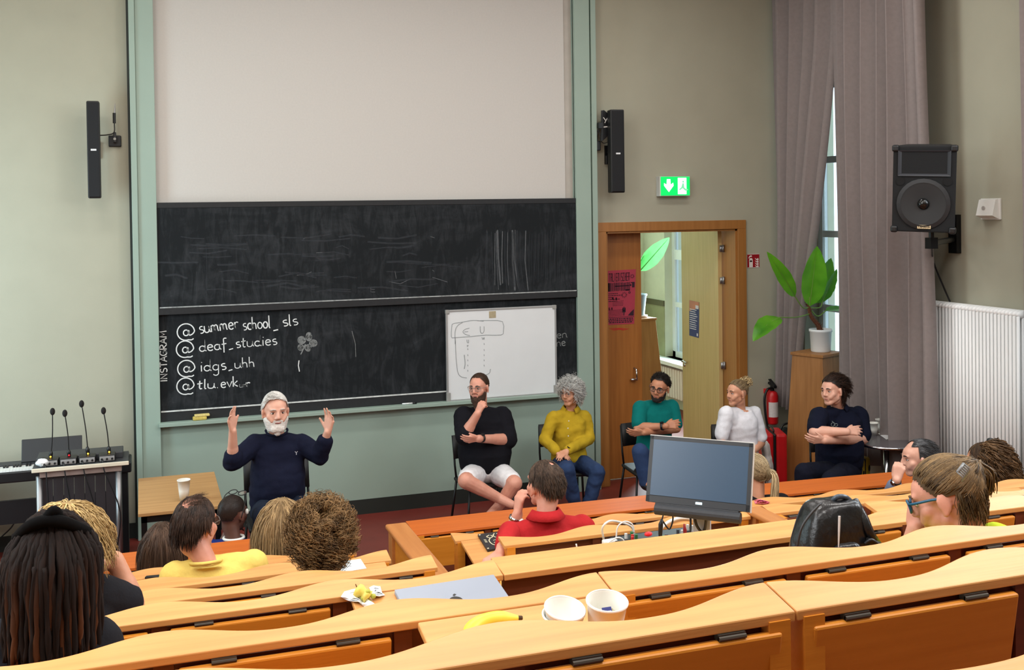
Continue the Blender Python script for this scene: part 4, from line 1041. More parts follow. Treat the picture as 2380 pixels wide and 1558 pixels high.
# ------------------------------------------------------------------ round table with cups
RT = Vector((6.02, -1.78, 0)); rz_ = .745
c2 = atZ(2064, 1026, rz_)
RT = Vector((c2.x-.02, c2.y, 0))
rt = thing('round_table', RT, 'small round table with chrome leg behind the person in navy polo', 'table')
obj('top', MB().lathe([(.001, rz_-.02), (.25, rz_-.02), (.26, rz_-.01), (.25, rz_), (.001, rz_)], RT, 40), mat('table_grey', (92, 88, 92), .2, .04), rt, smooth=False)
obj('rim', MB().lathe([(.261, rz_-.022), (.266, rz_-.02), (.266, rz_-.002), (.261, rz_)], RT, 40), M_CHROME, rt, smooth=True)
obj('leg', MB().cyl(RT, RT+Vector((0, 0, rz_-.02)), .025, 16), M_CHROME, rt, smooth=True)
obj('foot', MB().lathe([(.001, 0), (.22, 0), (.22, .01), (.03, .03)], RT, 30), M_CHROME, rt, smooth=True)
c = atY(2042, 1060, -1.72)
suitcase('suitcase', 'mustard yellow suitcase with black spots under the round table', (RT.x-.16, RT.y+.30), .30, .22, .50, mat('mustard', (176, 150, 34), .4, .05), .55, spots=True)
def paper_cup(label, base, h, r0, r1, seal=None, mark=True, cat='cup', name='paper_cup', group=None, tilt=None):
    t = thing(name, base, label, cat, group); b = Vector(base)
    prof = [(.001, .004), (r0*.92, .004), (r0, .0), (r0+(r1-r0)*.5, h*.5), (r1, h-.004), (r1+.003, h-.004), (r1+.0035, h), (r1, h+.002), (r1-.002, h-.003), (r0+.0, .01), (.001, .01)]
    m = MB().lathe(prof, (0, 0, 0), 36)
    R = tilt or Matrix.Identity(3)
    m.v = [tuple(b+R @ Vector(v)) for v in m.v]
    obj('wall', m, M_CUP, t, smooth=True)
    rm = MB(); rm.tube([b+R @ Vector(((r1+.001)*math.cos(a), (r1+.001)*math.sin(a), h)) for a in np.linspace(0, 2*PI, 37)], .0022, 6)
    obj('rim', rm, M_CUP, t, smooth=True)
    if mark: 
        a0 = -PI/2+.35; q = MB()
        for i in range(4):
            p0, p1 = a0+i*.12, a0+(i+1)*.12; rr = r0+(r1-r0)*.12+.0012; rr2 = r0+(r1-r0)*.24+.0012
            q.quad(*[b+R @ Vector(v) for v in ((rr*math.cos(p0), rr*math.sin(p0), h*.12), (rr*math.cos(p1), rr*math.sin(p1), h*.12), (rr2*math.cos(p1), rr2*math.sin(p1), h*.22), (rr2*math.cos(p0), rr2*math.sin(p0), h*.22))])
        obj('printed_mark', q, mat('cup_mark', (96, 84, 96), .7), t)
    return t
paper_cup('shorter white paper cup on the round table, next to the navy polo', atZ(2030, 1012, rz_), .115, .030, .042, mark=False)
paper_cup('white paper cup with small printed mark on the round table', atZ(2046, 1006, rz_), .125, .030, .042)
q = atZ(2088, 1003, rz_)
paper_cup('small white bowl-like cup by the curtain on the round table', q, .06, .035, .045, mark=False)
def sheet(name, label, pts, m, cat='paper', group=None, th=.0012, up=(0, 0, 1)):
    u = Vector(up)*th; vs = [Vector(p) for p in pts]; n = len(vs)
    return single(name, MB().add(vs+[v+u for v in vs], [tuple(range(n))[::-1], tuple(range(n, 2*n))]+[(i, (i+1) % n, n+(i+1) % n, n+i) for i in range(n)]), m, label, cat, group=group)
zz = rz_+.001
sheet('paper_sheet', 'white sheet lying on the round table', [atZ(2040, 1008, zz), atZ(2075, 1003, zz), atZ(2100, 1014, zz), atZ(2060, 1022, zz)], M_PAPER)
pn = thing('pen', atZ(2085, 1014, zz+.006), 'dark blue pen lying on paper on the round table', 'pen')
obj('barrel', MB().cyl(atZ(2076, 1017, zz+.006), atZ(2100, 1012, zz+.006), .005, 8), mat('pen_blue', (30, 44, 96), .4), pn)

# ------------------------------------------------------------------ stage piano, laptop, lectern with microphones (left)
KY = -.42
kz = atY(60, 1085, KY).z
kb = thing('stage_piano', (-1.0, KY, 0), 'black stage piano on a dark stand behind the lectern', 'piano')
xr = atY(306, 1080, KY).x; xl = xr-1.42
obj('case', MB().span((xl, KY-.16, kz-.09), (xr, KY+.16, kz)), M_BLACK, kb, bevel=.012)
obj('control_panel', MB().span((xl+.02, KY+.02, kz), (xr-.02, KY+.15, kz+.022)), M_DGREY, kb, bevel=.004)
wk = 52; kw = (xr-xl-.16)/wk
for i in range(wk):
    x = xl+.08+i*kw
    if x > xr-.55 and i % 1 == 0 and x > xr-.5: continue
    obj('white_key', MB().span((x+.0006, KY-.15, kz), (x+kw-.0006, KY+.0, kz+.014)), M_WHITE, kb)
    if i % 7 in (0, 1, 3, 4, 5): obj('black_key', MB().span((x+kw*.68, KY-.06, kz+.012), (x+kw*1.32, KY+.0, kz+.026)), M_BLACK, kb)
obj('stand_panel', MB().span((xl+.05, KY-.08, .36), (xr-.06, KY-.05, kz-.25)), M_BLACK, kb)
for x in (xl+.05, xr-.07): obj('leg', MB().span((x-.03, KY-.14, 0), (x+.04, KY+.12, kz-.09)), M_BLACK, kb, bevel=.004)
obj('pedal_unit', MB().span((xl+.45, KY-.25, .0), (xl+.75, KY-.1, .07)), M_DGREY, kb, bevel=.006)
for a, b_ in ((atY(42, 1180, -.1), atY(2, 1250, -.06)), (atY(58, 1180, -.1), atY(42, 1245, -.06))):
    obj('cable', MB().tube(bez([a, a.lerp(b_, .5)+Vector((.03, 0, -.02)), b_], 10), .006, 6), M_BLACK, kb)
# laptop standing open on the piano
l0, l1, l2, l3 = atY(50, 1071, KY+.05), atY(191, 1058, KY+.05), atY(190, 1012, KY+.10), atY(53, 1022, KY+.10)
lp = thing('laptop', (l0.x+.25, KY+.05, kz), 'black laptop standing open behind the microphones', 'laptop')
lid = MB(); x0_, x1_ = l0.x, l1.x; zt_ = (l2.z+l3.z)/2; zb_ = kz+.03
lid.add([(x0_, KY+.03, zb_), (x1_, KY+.03, zb_), (x1_, KY+.09, zt_), (x0_, KY+.09, zt_), (x0_, KY+.045, zb_), (x1_, KY+.045, zb_), (x1_, KY+.105, zt_), (x0_, KY+.105, zt_)], [(0,1,2,3),(7,6,5,4),(0,4,5,1),(1,5,6,2),(2,6,7,3),(3,7,4,0)])
obj('lid', lid, mat('laptop_black', (26, 27, 31), .5), lp, bevel=.005)
obj('base', MB().span((x0_, KY+.03, kz+.022), (x1_, KY+.15, kz+.036)), M_BLACK, lp)
# lectern
QY = -1.05
lt = atY(76, 1092, QY); rt_ = atY(298, 1060, QY); lz = (lt.z+rt_.z)/2; lx0, lx1 = lt.x, rt_.x
le = thing('lectern', ((lx0+lx1)/2, QY, 0), 'dark panelled lectern with steel tube legs and pale edged top', 'lectern')
lz = lz-.01
obj('top', MB().span((lx0, QY-.04, lz-.025), (lx1, QY+.34, lz)), M_DGREY, le)
obj('edge_strip', MB().span((lx0-.004, QY-.058, lz-.028), (lx1+.004, QY-.04, lz+.002)), mat('edge_cream', (220, 210, 190), .5), le, bevel=.004)
obj('raised_back', MB().span((lx0+.02, QY+.10, lz), (lx1-.04, QY+.33, lz+.05)), M_DGREY, le, bevel=.006)
obj('under_rail', MB().span((lx0+.05, QY-.03, lz-.075), (lx1-.05, QY+.02, lz-.03)), mat('rail_taupe', (140, 122, 116), .5), le)
ax, bx_ = atY(93, 1200, QY).x, atY(277, 1200, QY).x
for i in range(7):
    u0 = ax+.02+(bx_-ax-.04)*i/7; u1 = ax+.02+(bx_-ax-.04)*(i+1)/7
    obj('panel_slat', MB().span((u0+.002, QY+.0, .03), (u1-.002, QY+.02, lz-.07)), mat('lectern_dark', (40, 36, 40), .6, .08), le)
for x in (ax, bx_): obj('leg', MB().cyl((x, QY, 0), (x, QY, lz-.07), .024, 14), M_STEEL, le, smooth=True)
for x in (ax, bx_): obj('foot', MB().span((x-.03, QY-.22, 0), (x+.03, QY+.22, .035)), M_STEEL, le, bevel=.006)
MICS = [(120, 1085, 122, 960, 'shortest-reaching gooseneck microphone, first from the wall side'), (163, 1080, 151, 964, 'gooseneck microphone with red lamp, second from the keyboard end'), (207, 1075, 190, 942, 'tallest gooseneck microphone on the lectern'), (253, 1068, 241, 958, 'gooseneck microphone nearest the green post on the lectern')]
LAMP = {'amber': mat('lamp_amber', (255, 190, 60), .4, emit=((255, 190, 60), 4)), 'red': mat('lamp_red', (220, 30, 40), .4, emit=((220, 30, 40), 1.5))}
for i, (bx0, by0, hx_, hy_, lbl) in enumerate(MICS):
    b = Vector((atY(bx0-4, by0, QY+.03).x, QY+.03, lz))
    t = thing('microphone', b, lbl, 'microphone', 'gooseneck microphones on the lectern')
    obj('base_unit', MB().box(b+Vector((0, .04, .026)), (.125, .12, .05)), M_BLACK, t, bevel=.006)
    obj('rear_panel', MB().box(b+Vector((0, -.022, .024)), (.11, .006, .036)), mat('panel_silver', (150, 148, 148), .45, .1, 40), t)
    jk = MB()
    for s in (-.038, .0, .038): jk.cyl(b+Vector((s, -.023, .022)), b+Vector((s, -.045, .022)), .008, 8)
    tag(obj('plugs', jk, M_BLACK, t), kind='stuff')
    hd = atY(hx_, hy_, QY+.06); st_ = b+Vector((.0, .05, .05))
    st_.x = atY(bx0-2+(3 if i == 3 else 0), by0-15, QY+.08).x
    obj('gooseneck_base', MB().tube([st_, st_.lerp(hd, .10), st_.lerp(hd, .16)], [.012, .016, .009], 10), M_BLACK, t, smooth=True)
    obj('gooseneck', MB().tube(bez([st_, st_.lerp(hd, .5)+Vector((.006, 0, 0)), hd], 12), .0042, 8), M_BLACK, t, smooth=True)
    obj('windscreen', MB().ell(hd+(hd-st_).normalized()*.01, (.019, .019, .029), nu=14), mat('foam_black', (24, 20, 20), .95, .2, 100, .3, 300), t, smooth=True)
    obj('lamp', MB().ell(st_+Vector((0, -.018, .012)), (.007, .007, .007), nu=8, nv=6), LAMP['red' if i == 1 else 'amber'], t, smooth=True)
    cbm = MB().tube(bez([b+Vector((-.03, -.045, .022)), b+Vector((-.02, -.075, -.06)), b+Vector((.0+.03*i, -.07, -.4)), b+Vector((.05, -.05, -.75))], 18), .0045, 6)
    obj('cable', cbm, M_BLACK, t, smooth=True)
q = atY(100, 1068, QY+.06)
ts = thing('tissue', (q.x, QY+.05, lz), 'crumpled white tissue on the end of the lectern', 'tissue')
random.seed(5); tm = MB().ell((q.x, QY+.02, lz+.03), (.05, .04, .028), nu=14, nv=9); tm.v = [tuple(Vector(v)+Vector(noise.noise_vector(Vector(v)*40))*.012) for v in tm.v]
obj('crumple', tm, M_PAPER, ts)
# side table with cup
tbx0, tbx1, tby0, tby1, tbz = -.055, .535, -2.0, -.93, .74
tb = thing('side_table', ((tbx0+tbx1)/2, -1.47, 0), 'oak-topped table on black legs beside the lectern', 'table')
obj('top', MB().span((tbx0, tby0, tbz-.025), (tbx1, tby1, tbz)), M_TABLE, tb, bevel=.003)
obj('frame', MB().span((tbx0+.02, tby0+.02, tbz-.075), (tbx1-.02, tby0+.05, tbz-.025)).span((tbx0+.02, tby1-.05, tbz-.075), (tbx1-.02, tby1-.02, tbz-.025)).span((tbx0+.02, tby0+.02, tbz-.075), (tbx0+.05, tby1-.02, tbz-.025)).span((tbx1-.05, tby0+.02, tbz-.075), (tbx1-.02, tby1-.02, tbz-.025)), M_BLACKM, tb)
for x in (tbx0+.04, tbx1-.04):
    for y_ in (tby0+.04, tby1-.04): obj('leg', MB().box((x, y_, (tbz-.025)/2), (.04, .04, tbz-.025)), M_BLACKM, tb)
paper_cup('tall white paper cup standing on the oak side table', atZ(428, 1164, tbz), .155, .031, .046)
# ================================================================== things on the desks
NT = Vector((0, -math.sin(TILT), math.cos(TILT)))
def on_tab(px, py, row, up=0.0):
    z, y = ROWS[row]; o = Vector((0, y, z-.002))+NT*up; r = ray(px, py); t = (o-CAM).dot(NT)/r.dot(NT); return CAM+r*t
RT_TILT = rotx(TILT)
# banana
random.seed(2)
b0, b1 = on_tab(1078, 1482, 'e', .018), on_tab(1208, 1432, 'e', .018)
mid = on_tab(1112, 1428, 'e', .02)
bn = thing('banana', on_tab(1140, 1450, 'e'), 'yellow banana lying beside the white cups', 'banana')
path = bez([on_tab(x, y, 'e', h_) for x, y, h_ in ((1084, 1484, .016), (1097, 1461, .019), (1121, 1446, .020), (1154, 1438, .020), (1184, 1438, .019), (1207, 1437, .019))], 30)
n = len(path); rs = []
for i in range(n):
    u = i/(n-1); rs.append(.0205*min(1, .62+2.4*u, .30+2.3*(1-u)))
obj('peel', MB().tube(path, rs, 6), mat('banana_yellow', (240, 214, 44), .4, rgb2=(250, 232, 90), scale=10), bn, smooth=True).modifiers.new('s', 'SUBSURF').levels = 1
e = path[-1]; d = (path[-1]-path[-3]).normalized()
obj('stem', MB().tube([e-d*.003, e+d*.006, e+d*.008], [.0062, .0056, .004], 8), mat('banana_tip', (74, 52, 26), .8), bn, smooth=True)
obj('blossom_tip', MB().tube([path[0], path[0]-(path[1]-path[0]).normalized()*.006], [.005, .003], 8), mat('banana_tip2', (60, 48, 30), .8), bn)
# two stacked cups
def tcup(px, py): return on_tab(px, py, 'e')
CTR = rotx(TILT)
c1 = tcup(1305, 1482)
paper_cup('lower white paper cup of the nested pair beside the banana', c1, .060, .037, .0465, mark=False, tilt=CTR)
paper_cup('upper white paper cup nested askew in another cup', c1+NT*.020+Vector((-.001, 0, 0)), .058, .036, .0465, mark=False, tilt=CTR @ roty(.06) @ rotx(.08))
c2 = tcup(1405, 1482)
pcup = paper_cup('white paper cup holding used tea bags', c2, .095, .038, .0470, mark=False, tilt=CTR)
tbg = thing('tea_bag', c2+NT*.05, 'blue-tagged tea bag inside the white cup', 'tea bag')
def cupp(x, y, z): return c2+CTR @ Vector((x, y, z))
tm = MB()
for k, (x, y, r) in enumerate(((-.012, .006, .3), (.012, .010, -.5), (.004, .016, .2))):
    tm.box(cupp(x, y, .055), (.030, .008, .034), CTR @ rotz(r) @ rotx(.5+.2*k))
tag(obj('bags', tm, mat('tea_bag_paper', (176, 168, 128), .9, .15, 60), tbg, bevel=.002), kind='stuff')
obj('blue_tag', MB().box(cupp(.0, -.006, .070), (.024, .003, .022), CTR @ rotx(-.9)), mat('tag_blue', (34, 42, 112), .5), tbg, bevel=.001)
tp = MB()
for k in range(3): tp.box(cupp(.0, -.0085-k*.003, .0725-k*.0045), (.016-.003*k, .0015, .0022), CTR @ rotx(-.9))
tag(obj('tag_print', tp, M_WHITE, tbg), kind='stuff')
# phone at the edge of the tablet
f = [on_tab(x, y, 'e', .001) for x, y in ((994, 1506), (1048, 1489), (1050, 1520), (1000, 1540))]
ph = thing('phone', on_tab(1020, 1510, 'e'), 'black smartphone on the tablet left of the banana', 'phone')
vs = f+[v+NT*.008 for v in f]
obj('body', MB().add(vs, [(3,2,1,0),(4,5,6,7),(0,1,5,4),(1,2,6,5),(2,3,7,6),(3,0,4,7)]), M_BLACK, ph, bevel=.003)
g = [f[0].lerp(f[2], .06)+NT*.0085, f[1].lerp(f[3], .06)+NT*.0085, f[2].lerp(f[0], .06)+NT*.0085, f[3].lerp(f[1], .06)+NT*.0085]
obj('screen', MB().add(g, [(0,1,2,3)]), mat('phone_glass', (10, 10, 12), .08), ph)
# grey laptop
q = [on_tab(x, y, 'd', .001) for x, y in ((916, 1381), (1147, 1345))]
ux = (q[1]-q[0]); W_ = ux.length; ux.normalize(); uy = NT.cross(ux); D_ = .235
vs = [q[0], q[1], q[1]-uy*D_, q[0]-uy*D_]
lpt = thing('laptop', (q[0]+q[1])/2-uy*.12, 'closed silver-grey laptop with black logo on the folded-out tablet', 'laptop')
def slab(lo, hi): return MB().add([v+NT*lo for v in vs]+[v+NT*hi for v in vs], [(3,2,1,0),(4,5,6,7),(0,1,5,4),(1,2,6,5),(2,3,7,6),(3,0,4,7)])
M_ALUG = mat('laptop_grey', (150, 158, 172), .42, .02, metal=.35)
obj('base', slab(.0, .009), M_ALUG, lpt, bevel=.003)
obj('lid', slab(.0098, .0155), M_ALUG, lpt, bevel=.003)
lc = (q[0]+q[1])/2-uy*.118+NT*.0162
obj('logo', MB().add([lc+ux*(.022*math.cos(t)*(1-.12*math.sin(t)**6))+uy*(.024*math.sin(t)) for t in np.linspace(0, 6.1, 22)], [tuple(range(22))]).add([lc+uy*.026+ux*.002, lc+uy*.034+ux*.012, lc+uy*.040+ux*.006, lc+uy*.032-ux*.002], [(0,1,2,3)]), mat('logo_black', (12, 12, 14), .3), lpt)
# apple core on a napkin
ac = on_tab(846, 1392, 'd')
nk = thing('napkin', on_tab(840, 1392, 'd'), 'crumpled white paper napkin next to the grey laptop', 'napkin')
random.seed(11)
def crumple(poly, row, amp, n=14):
    m = MB(); c = sum((Vector((p[0], p[1], 0)) for p in poly), Vector())/len(poly)
    rings = 6; k = len(poly)
    pts = [on_tab(c.x, c.y, row, amp)]
    for r in range(1, rings+1):
        for p in poly:
            u = r/rings; x, y = c.x+(p[0]-c.x)*u, c.y+(p[1]-c.y)*u
            pts.append(on_tab(x, y, row, .001+amp*(random.random()*(.9 if r < rings else .35))))
    fs = [(0, 1+i, 1+(i+1) % k) for i in range(k)]
    for r in range(rings-1):
        for i in range(k):
            a = 1+r*k+i; b = 1+r*k+(i+1) % k; fs.append((a, b, b+k, a+k))
    return m.add(pts, fs)
obj('sheet', crumple([(792, 1388), (800, 1375), (815, 1371), (825, 1369), (838, 1378), (848, 1390), (858, 1394), (872, 1405), (868, 1413), (848, 1412), (833, 1400), (820, 1400), (802, 1394)], 'd', .014), M_PAPER, nk)
obj('torn_piece', crumple([(858, 1366), (868, 1361), (884, 1363), (888, 1378), (895, 1384), (882, 1388), (866, 1386), (862, 1376)], 'd', .016), M_PAPER, nk)
ap = thing('apple_core', on_tab(848, 1385, 'd'), 'bitten yellow apple core lying on the crumpled napkin', 'apple core')
a0 = on_tab(832, 1372, 'd', .028); a1 = on_tab(856, 1388, 'd', .016)
tmb = MB().tube([a0-(a1-a0)*.1, a0, a0.lerp(a1, .25), a0.lerp(a1, .5), a0.lerp(a1, .75), a1, a1+(a1-a0)*.1], [.006, .020, .022, .014, .018, .021, .006], 10)
tmb.v = [tuple(Vector(v)+Vector(noise.noise_vector(Vector(v)*70))*.006) for v in tmb.v]
obj('flesh', tmb, mat('apple_flesh', (226, 206, 92), .5, .15, 40), ap, smooth=True)
obj('stem', MB().tube([a0, a0+(a0-a1)*.25+NT*.015], [.0025, .0015], 6), mat('apple_stem', (110, 76, 40), .8), ap)
sk = MB()
for k in range(4):
    u = k*1.6; sk.ell(a1+Vector((.016*math.cos(u), 0, .016*math.sin(u))), (.009, .009, .008), nu=8, nv=6)
tag(obj('skin_remains', sk, mat('apple_skin', (170, 172, 60), .4), ap, smooth=True), kind='stuff')
# paper on third row, phone on second row
f = [on_tab(x, y, 'b', .001) for x, y in ((800, 1305), (838, 1300), (852, 1322), (790, 1332))]
sheet('paper_sheet', 'white sheet of paper on the tablet behind the curly brown hair', f, mat('paper_bluish', (210, 224, 226), .5, .02), up=tuple(NT))
f = [on_tab(x, y, 'a', .001) for x, y in ((336, 1347), (340, 1343), (392, 1338), (388, 1346))]
ph = thing('phone', on_tab(360, 1344, 'a'), 'black phone lying beside the yellow T-shirt', 'phone')
obj('body', MB().add(f+[v+NT*.012 for v in f], [(3,2,1,0),(4,5,6,7),(0,1,5,4),(1,2,6,5),(2,3,7,6),(3,0,4,7)]), M_BLACK, ph, bevel=.003)
# patterned book on the tablet before the red polo
f = [on_tab(x, y, 'a', .001) for x, y in ((1110, 1247), (1162, 1240), (1182, 1274), (1133, 1284))]
bk = thing('book', on_tab(1140, 1262, 'a'), 'black notebook with cream scroll pattern in front of the red polo', 'book')
def slab4(f, lo, hi, N=NT): return MB().add([v+N*lo for v in f]+[v+N*hi for v in f], [(3,2,1,0),(4,5,6,7),(0,1,5,4),(1,2,6,5),(2,3,7,6),(3,0,4,7)])
obj('cover', slab4(f, 0, .014), mat('book_black', (34, 30, 34), .5), bk, bevel=.002)
def bu(u, v): return f[0].lerp(f[1], u).lerp(f[3].lerp(f[2], u), v)+NT*.0148
pt = MB()
def scroll(pts, w=.006): pt.ribbon([bu(q.x, q.y) for q in bez([(p[0], p[1], 0) for p in pts], 24)], w, tuple(NT))
scroll([(.45, .16), (.30, .24), (.42, .34), (.55, .28), (.50, .18)]); scroll([(.42, .34), (.30, .50), (.34, .72), (.48, .80), (.56, .70), (.46, .64)])
scroll([(.70, .10), (.60, .22), (.66, .34), (.82, .32)]); scroll([(.78, .12), (.88, .20), (.90, .34)]); scroll([(.62, .46), (.74, .52), (.70, .68), (.84, .72)]); scroll([(.60, .50), (.48, .52)], .004)
for k in range(3): scroll([(.10, .40+k*.07), (.20, .42+k*.07)], .006)
for c_ in ((.04, .05), (.92, .05), (.04, .9), (.92, .9)): scroll([c_, (c_[0]+.04, c_[1]+.04)], .012)
tag(obj('scroll_pattern', pt, mat('book_cream', (206, 196, 164), .6), bk), kind='stuff')
# pink cloth on the window-side second row
pc_ = crumple([(1752, 1163), (1764, 1160), (1776, 1163), (1790, 1167), (1792, 1171), (1775, 1172), (1755, 1171)], 'a', .03)
single('pink_cloth', pc_, mat('cloth_pink', (226, 120, 140), .8, .1, 30), 'pink cloth lying on the desk behind the monitor', 'cloth')
# papers on the window-side rows
M_PAPERL = mat('paper_lilac', (232, 230, 240), .5, .02)
f = [on_tab(x, y, 'c', .001) for x, y in ((2300, 1168), (2360, 1150), (2420, 1146), (2420, 1162), (2302, 1176))]
sheet('paper_sheet', 'large white sheet on the window-side fourth row', f, M_PAPERL, up=tuple(NT))
f = [on_tab(x, y, 'b', .001) for x, y in ((2330, 1142), (2410, 1136), (2410, 1146), (2335, 1150))]
sheet('paper_sheet', 'white sheet on the window-side third row behind the curly hair', f, M_PAPERL, up=tuple(NT))
pe = thing('pen', on_tab(2372, 1150, 'c'), 'dark pen lying on the large white sheet', 'pen')
obj('barrel', MB().cyl(on_tab(2364, 1146, 'c', .006), on_tab(2384, 1156, 'c', .006), .0045, 8), mat('pen_dark', (40, 26, 60), .4), pe)

# ------------------------------------------------------------------ monitor on the control desk
mc, mphi, mtilt, MW, MH = Vector((2.476, -5.538, 1.612)), .767, .30, .50, .315
mr = Vector((math.cos(mphi), -math.sin(mphi), 0)); mn = Vector((-math.sin(mphi), -math.cos(mphi), 0)); mu = Vector((0, 0, 1))*math.cos(mtilt)-mn*math.sin(mtilt); mf = mr.cross(mu)*-1
if mf.dot(mn) < 0: mf = -mf
MR = Matrix((mr, -mf, mu)).transposed()
mo = thing('monitor', (mc.x, mc.y, 1.08), 'black computer monitor with sound bar on the control desk', 'monitor')
def mp_(x, y, z): return mc+mr*x+mf*y+mu*z
obj('housing', MB().box(mp_(0, -.018, 0), (MW, .036, MH), MR), M_BLACK, mo, bevel=.008)
obj('bezel', MB().box(mp_(0, .001, MH/2-.010), (MW-.004, .006, .018), MR).box(mp_(0, .001, -MH/2+.016), (MW-.004, .006, .030), MR).box(mp_(-MW/2+.010, .001, .0), (.018, .006, MH-.004), MR).box(mp_(MW/2-.010, .001, .0), (.018, .006, MH-.004), MR), mat('bezel_dark', (38, 42, 48), .4), mo)
obj('silver_edge', MB().box(mp_(0, -.012, MH/2+.001), (MW+.004, .02, .004), MR).box(mp_(MW/2+.001, -.012, 0), (.004, .02, MH+.004), MR), mat('edge_silver', (206, 206, 202), .35), mo)
obj('screen', MB().box(mp_(0, .0015, .008), (MW-.034, .004, MH-.052), MR), mat('monitor_screen', (50, 74, 100), .25, .03, 2, emit=((60, 88, 118), .16)), mo)
obj('brand_lamp', MB().box(mp_(.01, .005, -MH/2+.016), (.032, .003, .011), MR), mat('lamp_white', (200, 240, 255), .4, emit=((200, 240, 255), 1.5)), mo, bevel=.002)
obj('sound_bar', MB().cyl(mp_(-.20, .0, -MH/2-.030), mp_(.21, .0, -MH/2-.030), .026, 14).box(mp_(0, -.004, -MH/2-.025), (.40, .03, .05), MR), mat('soundbar', (44, 48, 54), .6, .1, 80), mo, bevel=.003)
sb = mc-mf*.05; 
obj('stand', MB().box(Vector((sb.x, sb.y, 1.28)), (.085, .02, .42), rotz(-mphi)), mat('stand_lightgrey', (176, 184, 196), .35), mo, bevel=.004)
obj('stand_foot', MB().box(Vector((sb.x, sb.y, 1.09)), (.22, .18, .014), rotz(-mphi)), mat('stand_lightgrey', (176, 184, 196), .35), mo, bevel=.004)
obj('cables', MB().tube(bez([mp_(-.03, -.04, -.16), sb+mn*.03+Vector((-.02, 0, -.24)), sb+mn*.035+Vector((.02, 0, -.27)), mp_(.04, -.04, -.16)], 14), .007, 6).tube(bez([mp_(-.04, -.04, -.16), Vector((sb.x-.10, sb.y-.05, 1.30)), Vector((sb.x-.2, sb.y-.05, 1.12))], 12), .005, 6), M_BLACK, mo, smooth=True)
# ------------------------------------------------------------------ gear in the cable well (rests on small black rack boxes)
WELL = 1.08
def w_at(px, py, z): return atZ(px, py, z)
g0 = w_at(1560, 1255, 1.22)
mx = thing('audio_mixer', (g0.x, g0.y, WELL), 'black audio mixer with plugs and red button in the cable well', 'mixer')
ra, rb2 = w_at(1462, 1277, 1.22), w_at(1650, 1250, 1.22); rdv = (rb2-ra); rl = rdv.length; rdv.normalize(); rnv = Vector((-rdv.y, rdv.x, 0)); cen = (ra+rb2)/2+rnv*.10
RM = Matrix((rdv, rnv, Vector((0, 0, 1)))).transposed()
obj('case', MB().box((cen.x, cen.y, 1.15), (rl, .24, .13), RM), M_BLACK, mx, bevel=.006)
obj('front_strip', MB().box((cen-rnv*.112)+Vector((0, 0, 1.217-cen.z)), (rl*.96, .02, .006), RM), mat('strip_white', (206, 204, 196), .5), mx)
random.seed(21)
cols = [mat('knob_red', (190, 36, 36), .5), mat('knob_green', (60, 120, 70), .5), mat('knob_white', (214, 214, 208), .5), mat('knob_grey', (70, 72, 76), .5)]
for k in range(18):
    p = cen+rdv*random.uniform(-rl*.46, rl*.46)+rnv*random.uniform(-.08, .08)
    obj('knob', MB().cyl((p.x, p.y, 1.215), (p.x, p.y, 1.235+random.uniform(0, .012)), .008, 8), cols[k % 4], mx)
p = cen-rdv*.05+rnv*.03
obj('red_button', MB().ell((p.x, p.y, 1.235), (.022, .014, .012), nu=10, nv=6), mat('button_red', (230, 40, 44), .4, emit=((230, 40, 44), .6)), mx, smooth=True)
pl2 = thing('jack_plug', (cen.x, cen.y, 1.22), 'black audio plug with coiled lead standing in the mixer', 'plug')
p = w_at(1535, 1255, 1.24)
obj('plug_body', MB().tube([p, p+Vector((0, 0, .03)), p+Vector((.003, 0, .075)), p+Vector((.01, 0, .10))], [.009, .010, .012, .006], 10), M_BLACK, pl2, smooth=True)
obj('lead', MB().tube(bez([p+Vector((.01, 0, .10)), p+Vector((.03, .01, .125)), p+Vector((.08, .02, .10)), p+Vector((.06, .02, .04)), p+Vector((.02, .02, .09))], 24), .004, 6), M_BLACK, pl2, smooth=True)
p = w_at(1592, 1246, 1.24)
rp = thing('jack_plug', p, 'small red audio plug standing in the mixer', 'plug')
obj('plug_body', MB().tube([p, p+Vector((0, 0, .03)), p+Vector((-.004, 0, .06))], [.008, .010, .004], 8), mat('plug_red', (150, 24, 30), .5), rp, smooth=True)
# white charger with cable loops
ch0 = w_at(1430, 1262, 1.20)
wc_ = thing('charger', (ch0.x, ch0.y, WELL), 'white charger plug with looped white cable in the cable well', 'charger')
obj('strip_below', MB().box((ch0.x+.03, ch0.y, 1.125), (.20, .07, .09), RM), M_BLACK, wc_, bevel=.005)
obj('adapter', MB().box((ch0.x-.03, ch0.y, 1.195), (.075, .04, .05), RM), M_WHITE, wc_, bevel=.008)
L = [w_at(1403, 1255, 1.20), atY(1400, 1228, ch0.y), atY(1416, 1212, ch0.y), atY(1440, 1214, ch0.y+.05), atY(1466, 1224, ch0.y+.1), atY(1475, 1245, ch0.y+.1)]
obj('cable', MB().tube(bez(L, 30), .0055, 8), M_WHITE, wc_, smooth=True)
L = [atY(1432, 1250, ch0.y), atY(1436, 1225, ch0.y), atY(1452, 1213, ch0.y), atY(1470, 1220, ch0.y), atY(1474, 1240, ch0.y)]
obj('cable', MB().tube(bez(L, 24), .004, 8), M_WHITE, wc_, smooth=True)
L = [atY(1415, 1262, ch0.y-.03), atY(1440, 1268, ch0.y-.04), atY(1450, 1258, ch0.y-.04), atY(1438, 1250, ch0.y-.04), atY(1422, 1256, ch0.y-.04), atY(1400, 1272, ch0.y-.05), atY(1370, 1280, ch0.y-.05), atY(1345, 1280, ch0.y-.05), atY(1339, 1265, ch0.y-.05)]
obj('cable', MB().tube(bez(L, 40), .004, 8), M_WHITE, wc_, smooth=True)
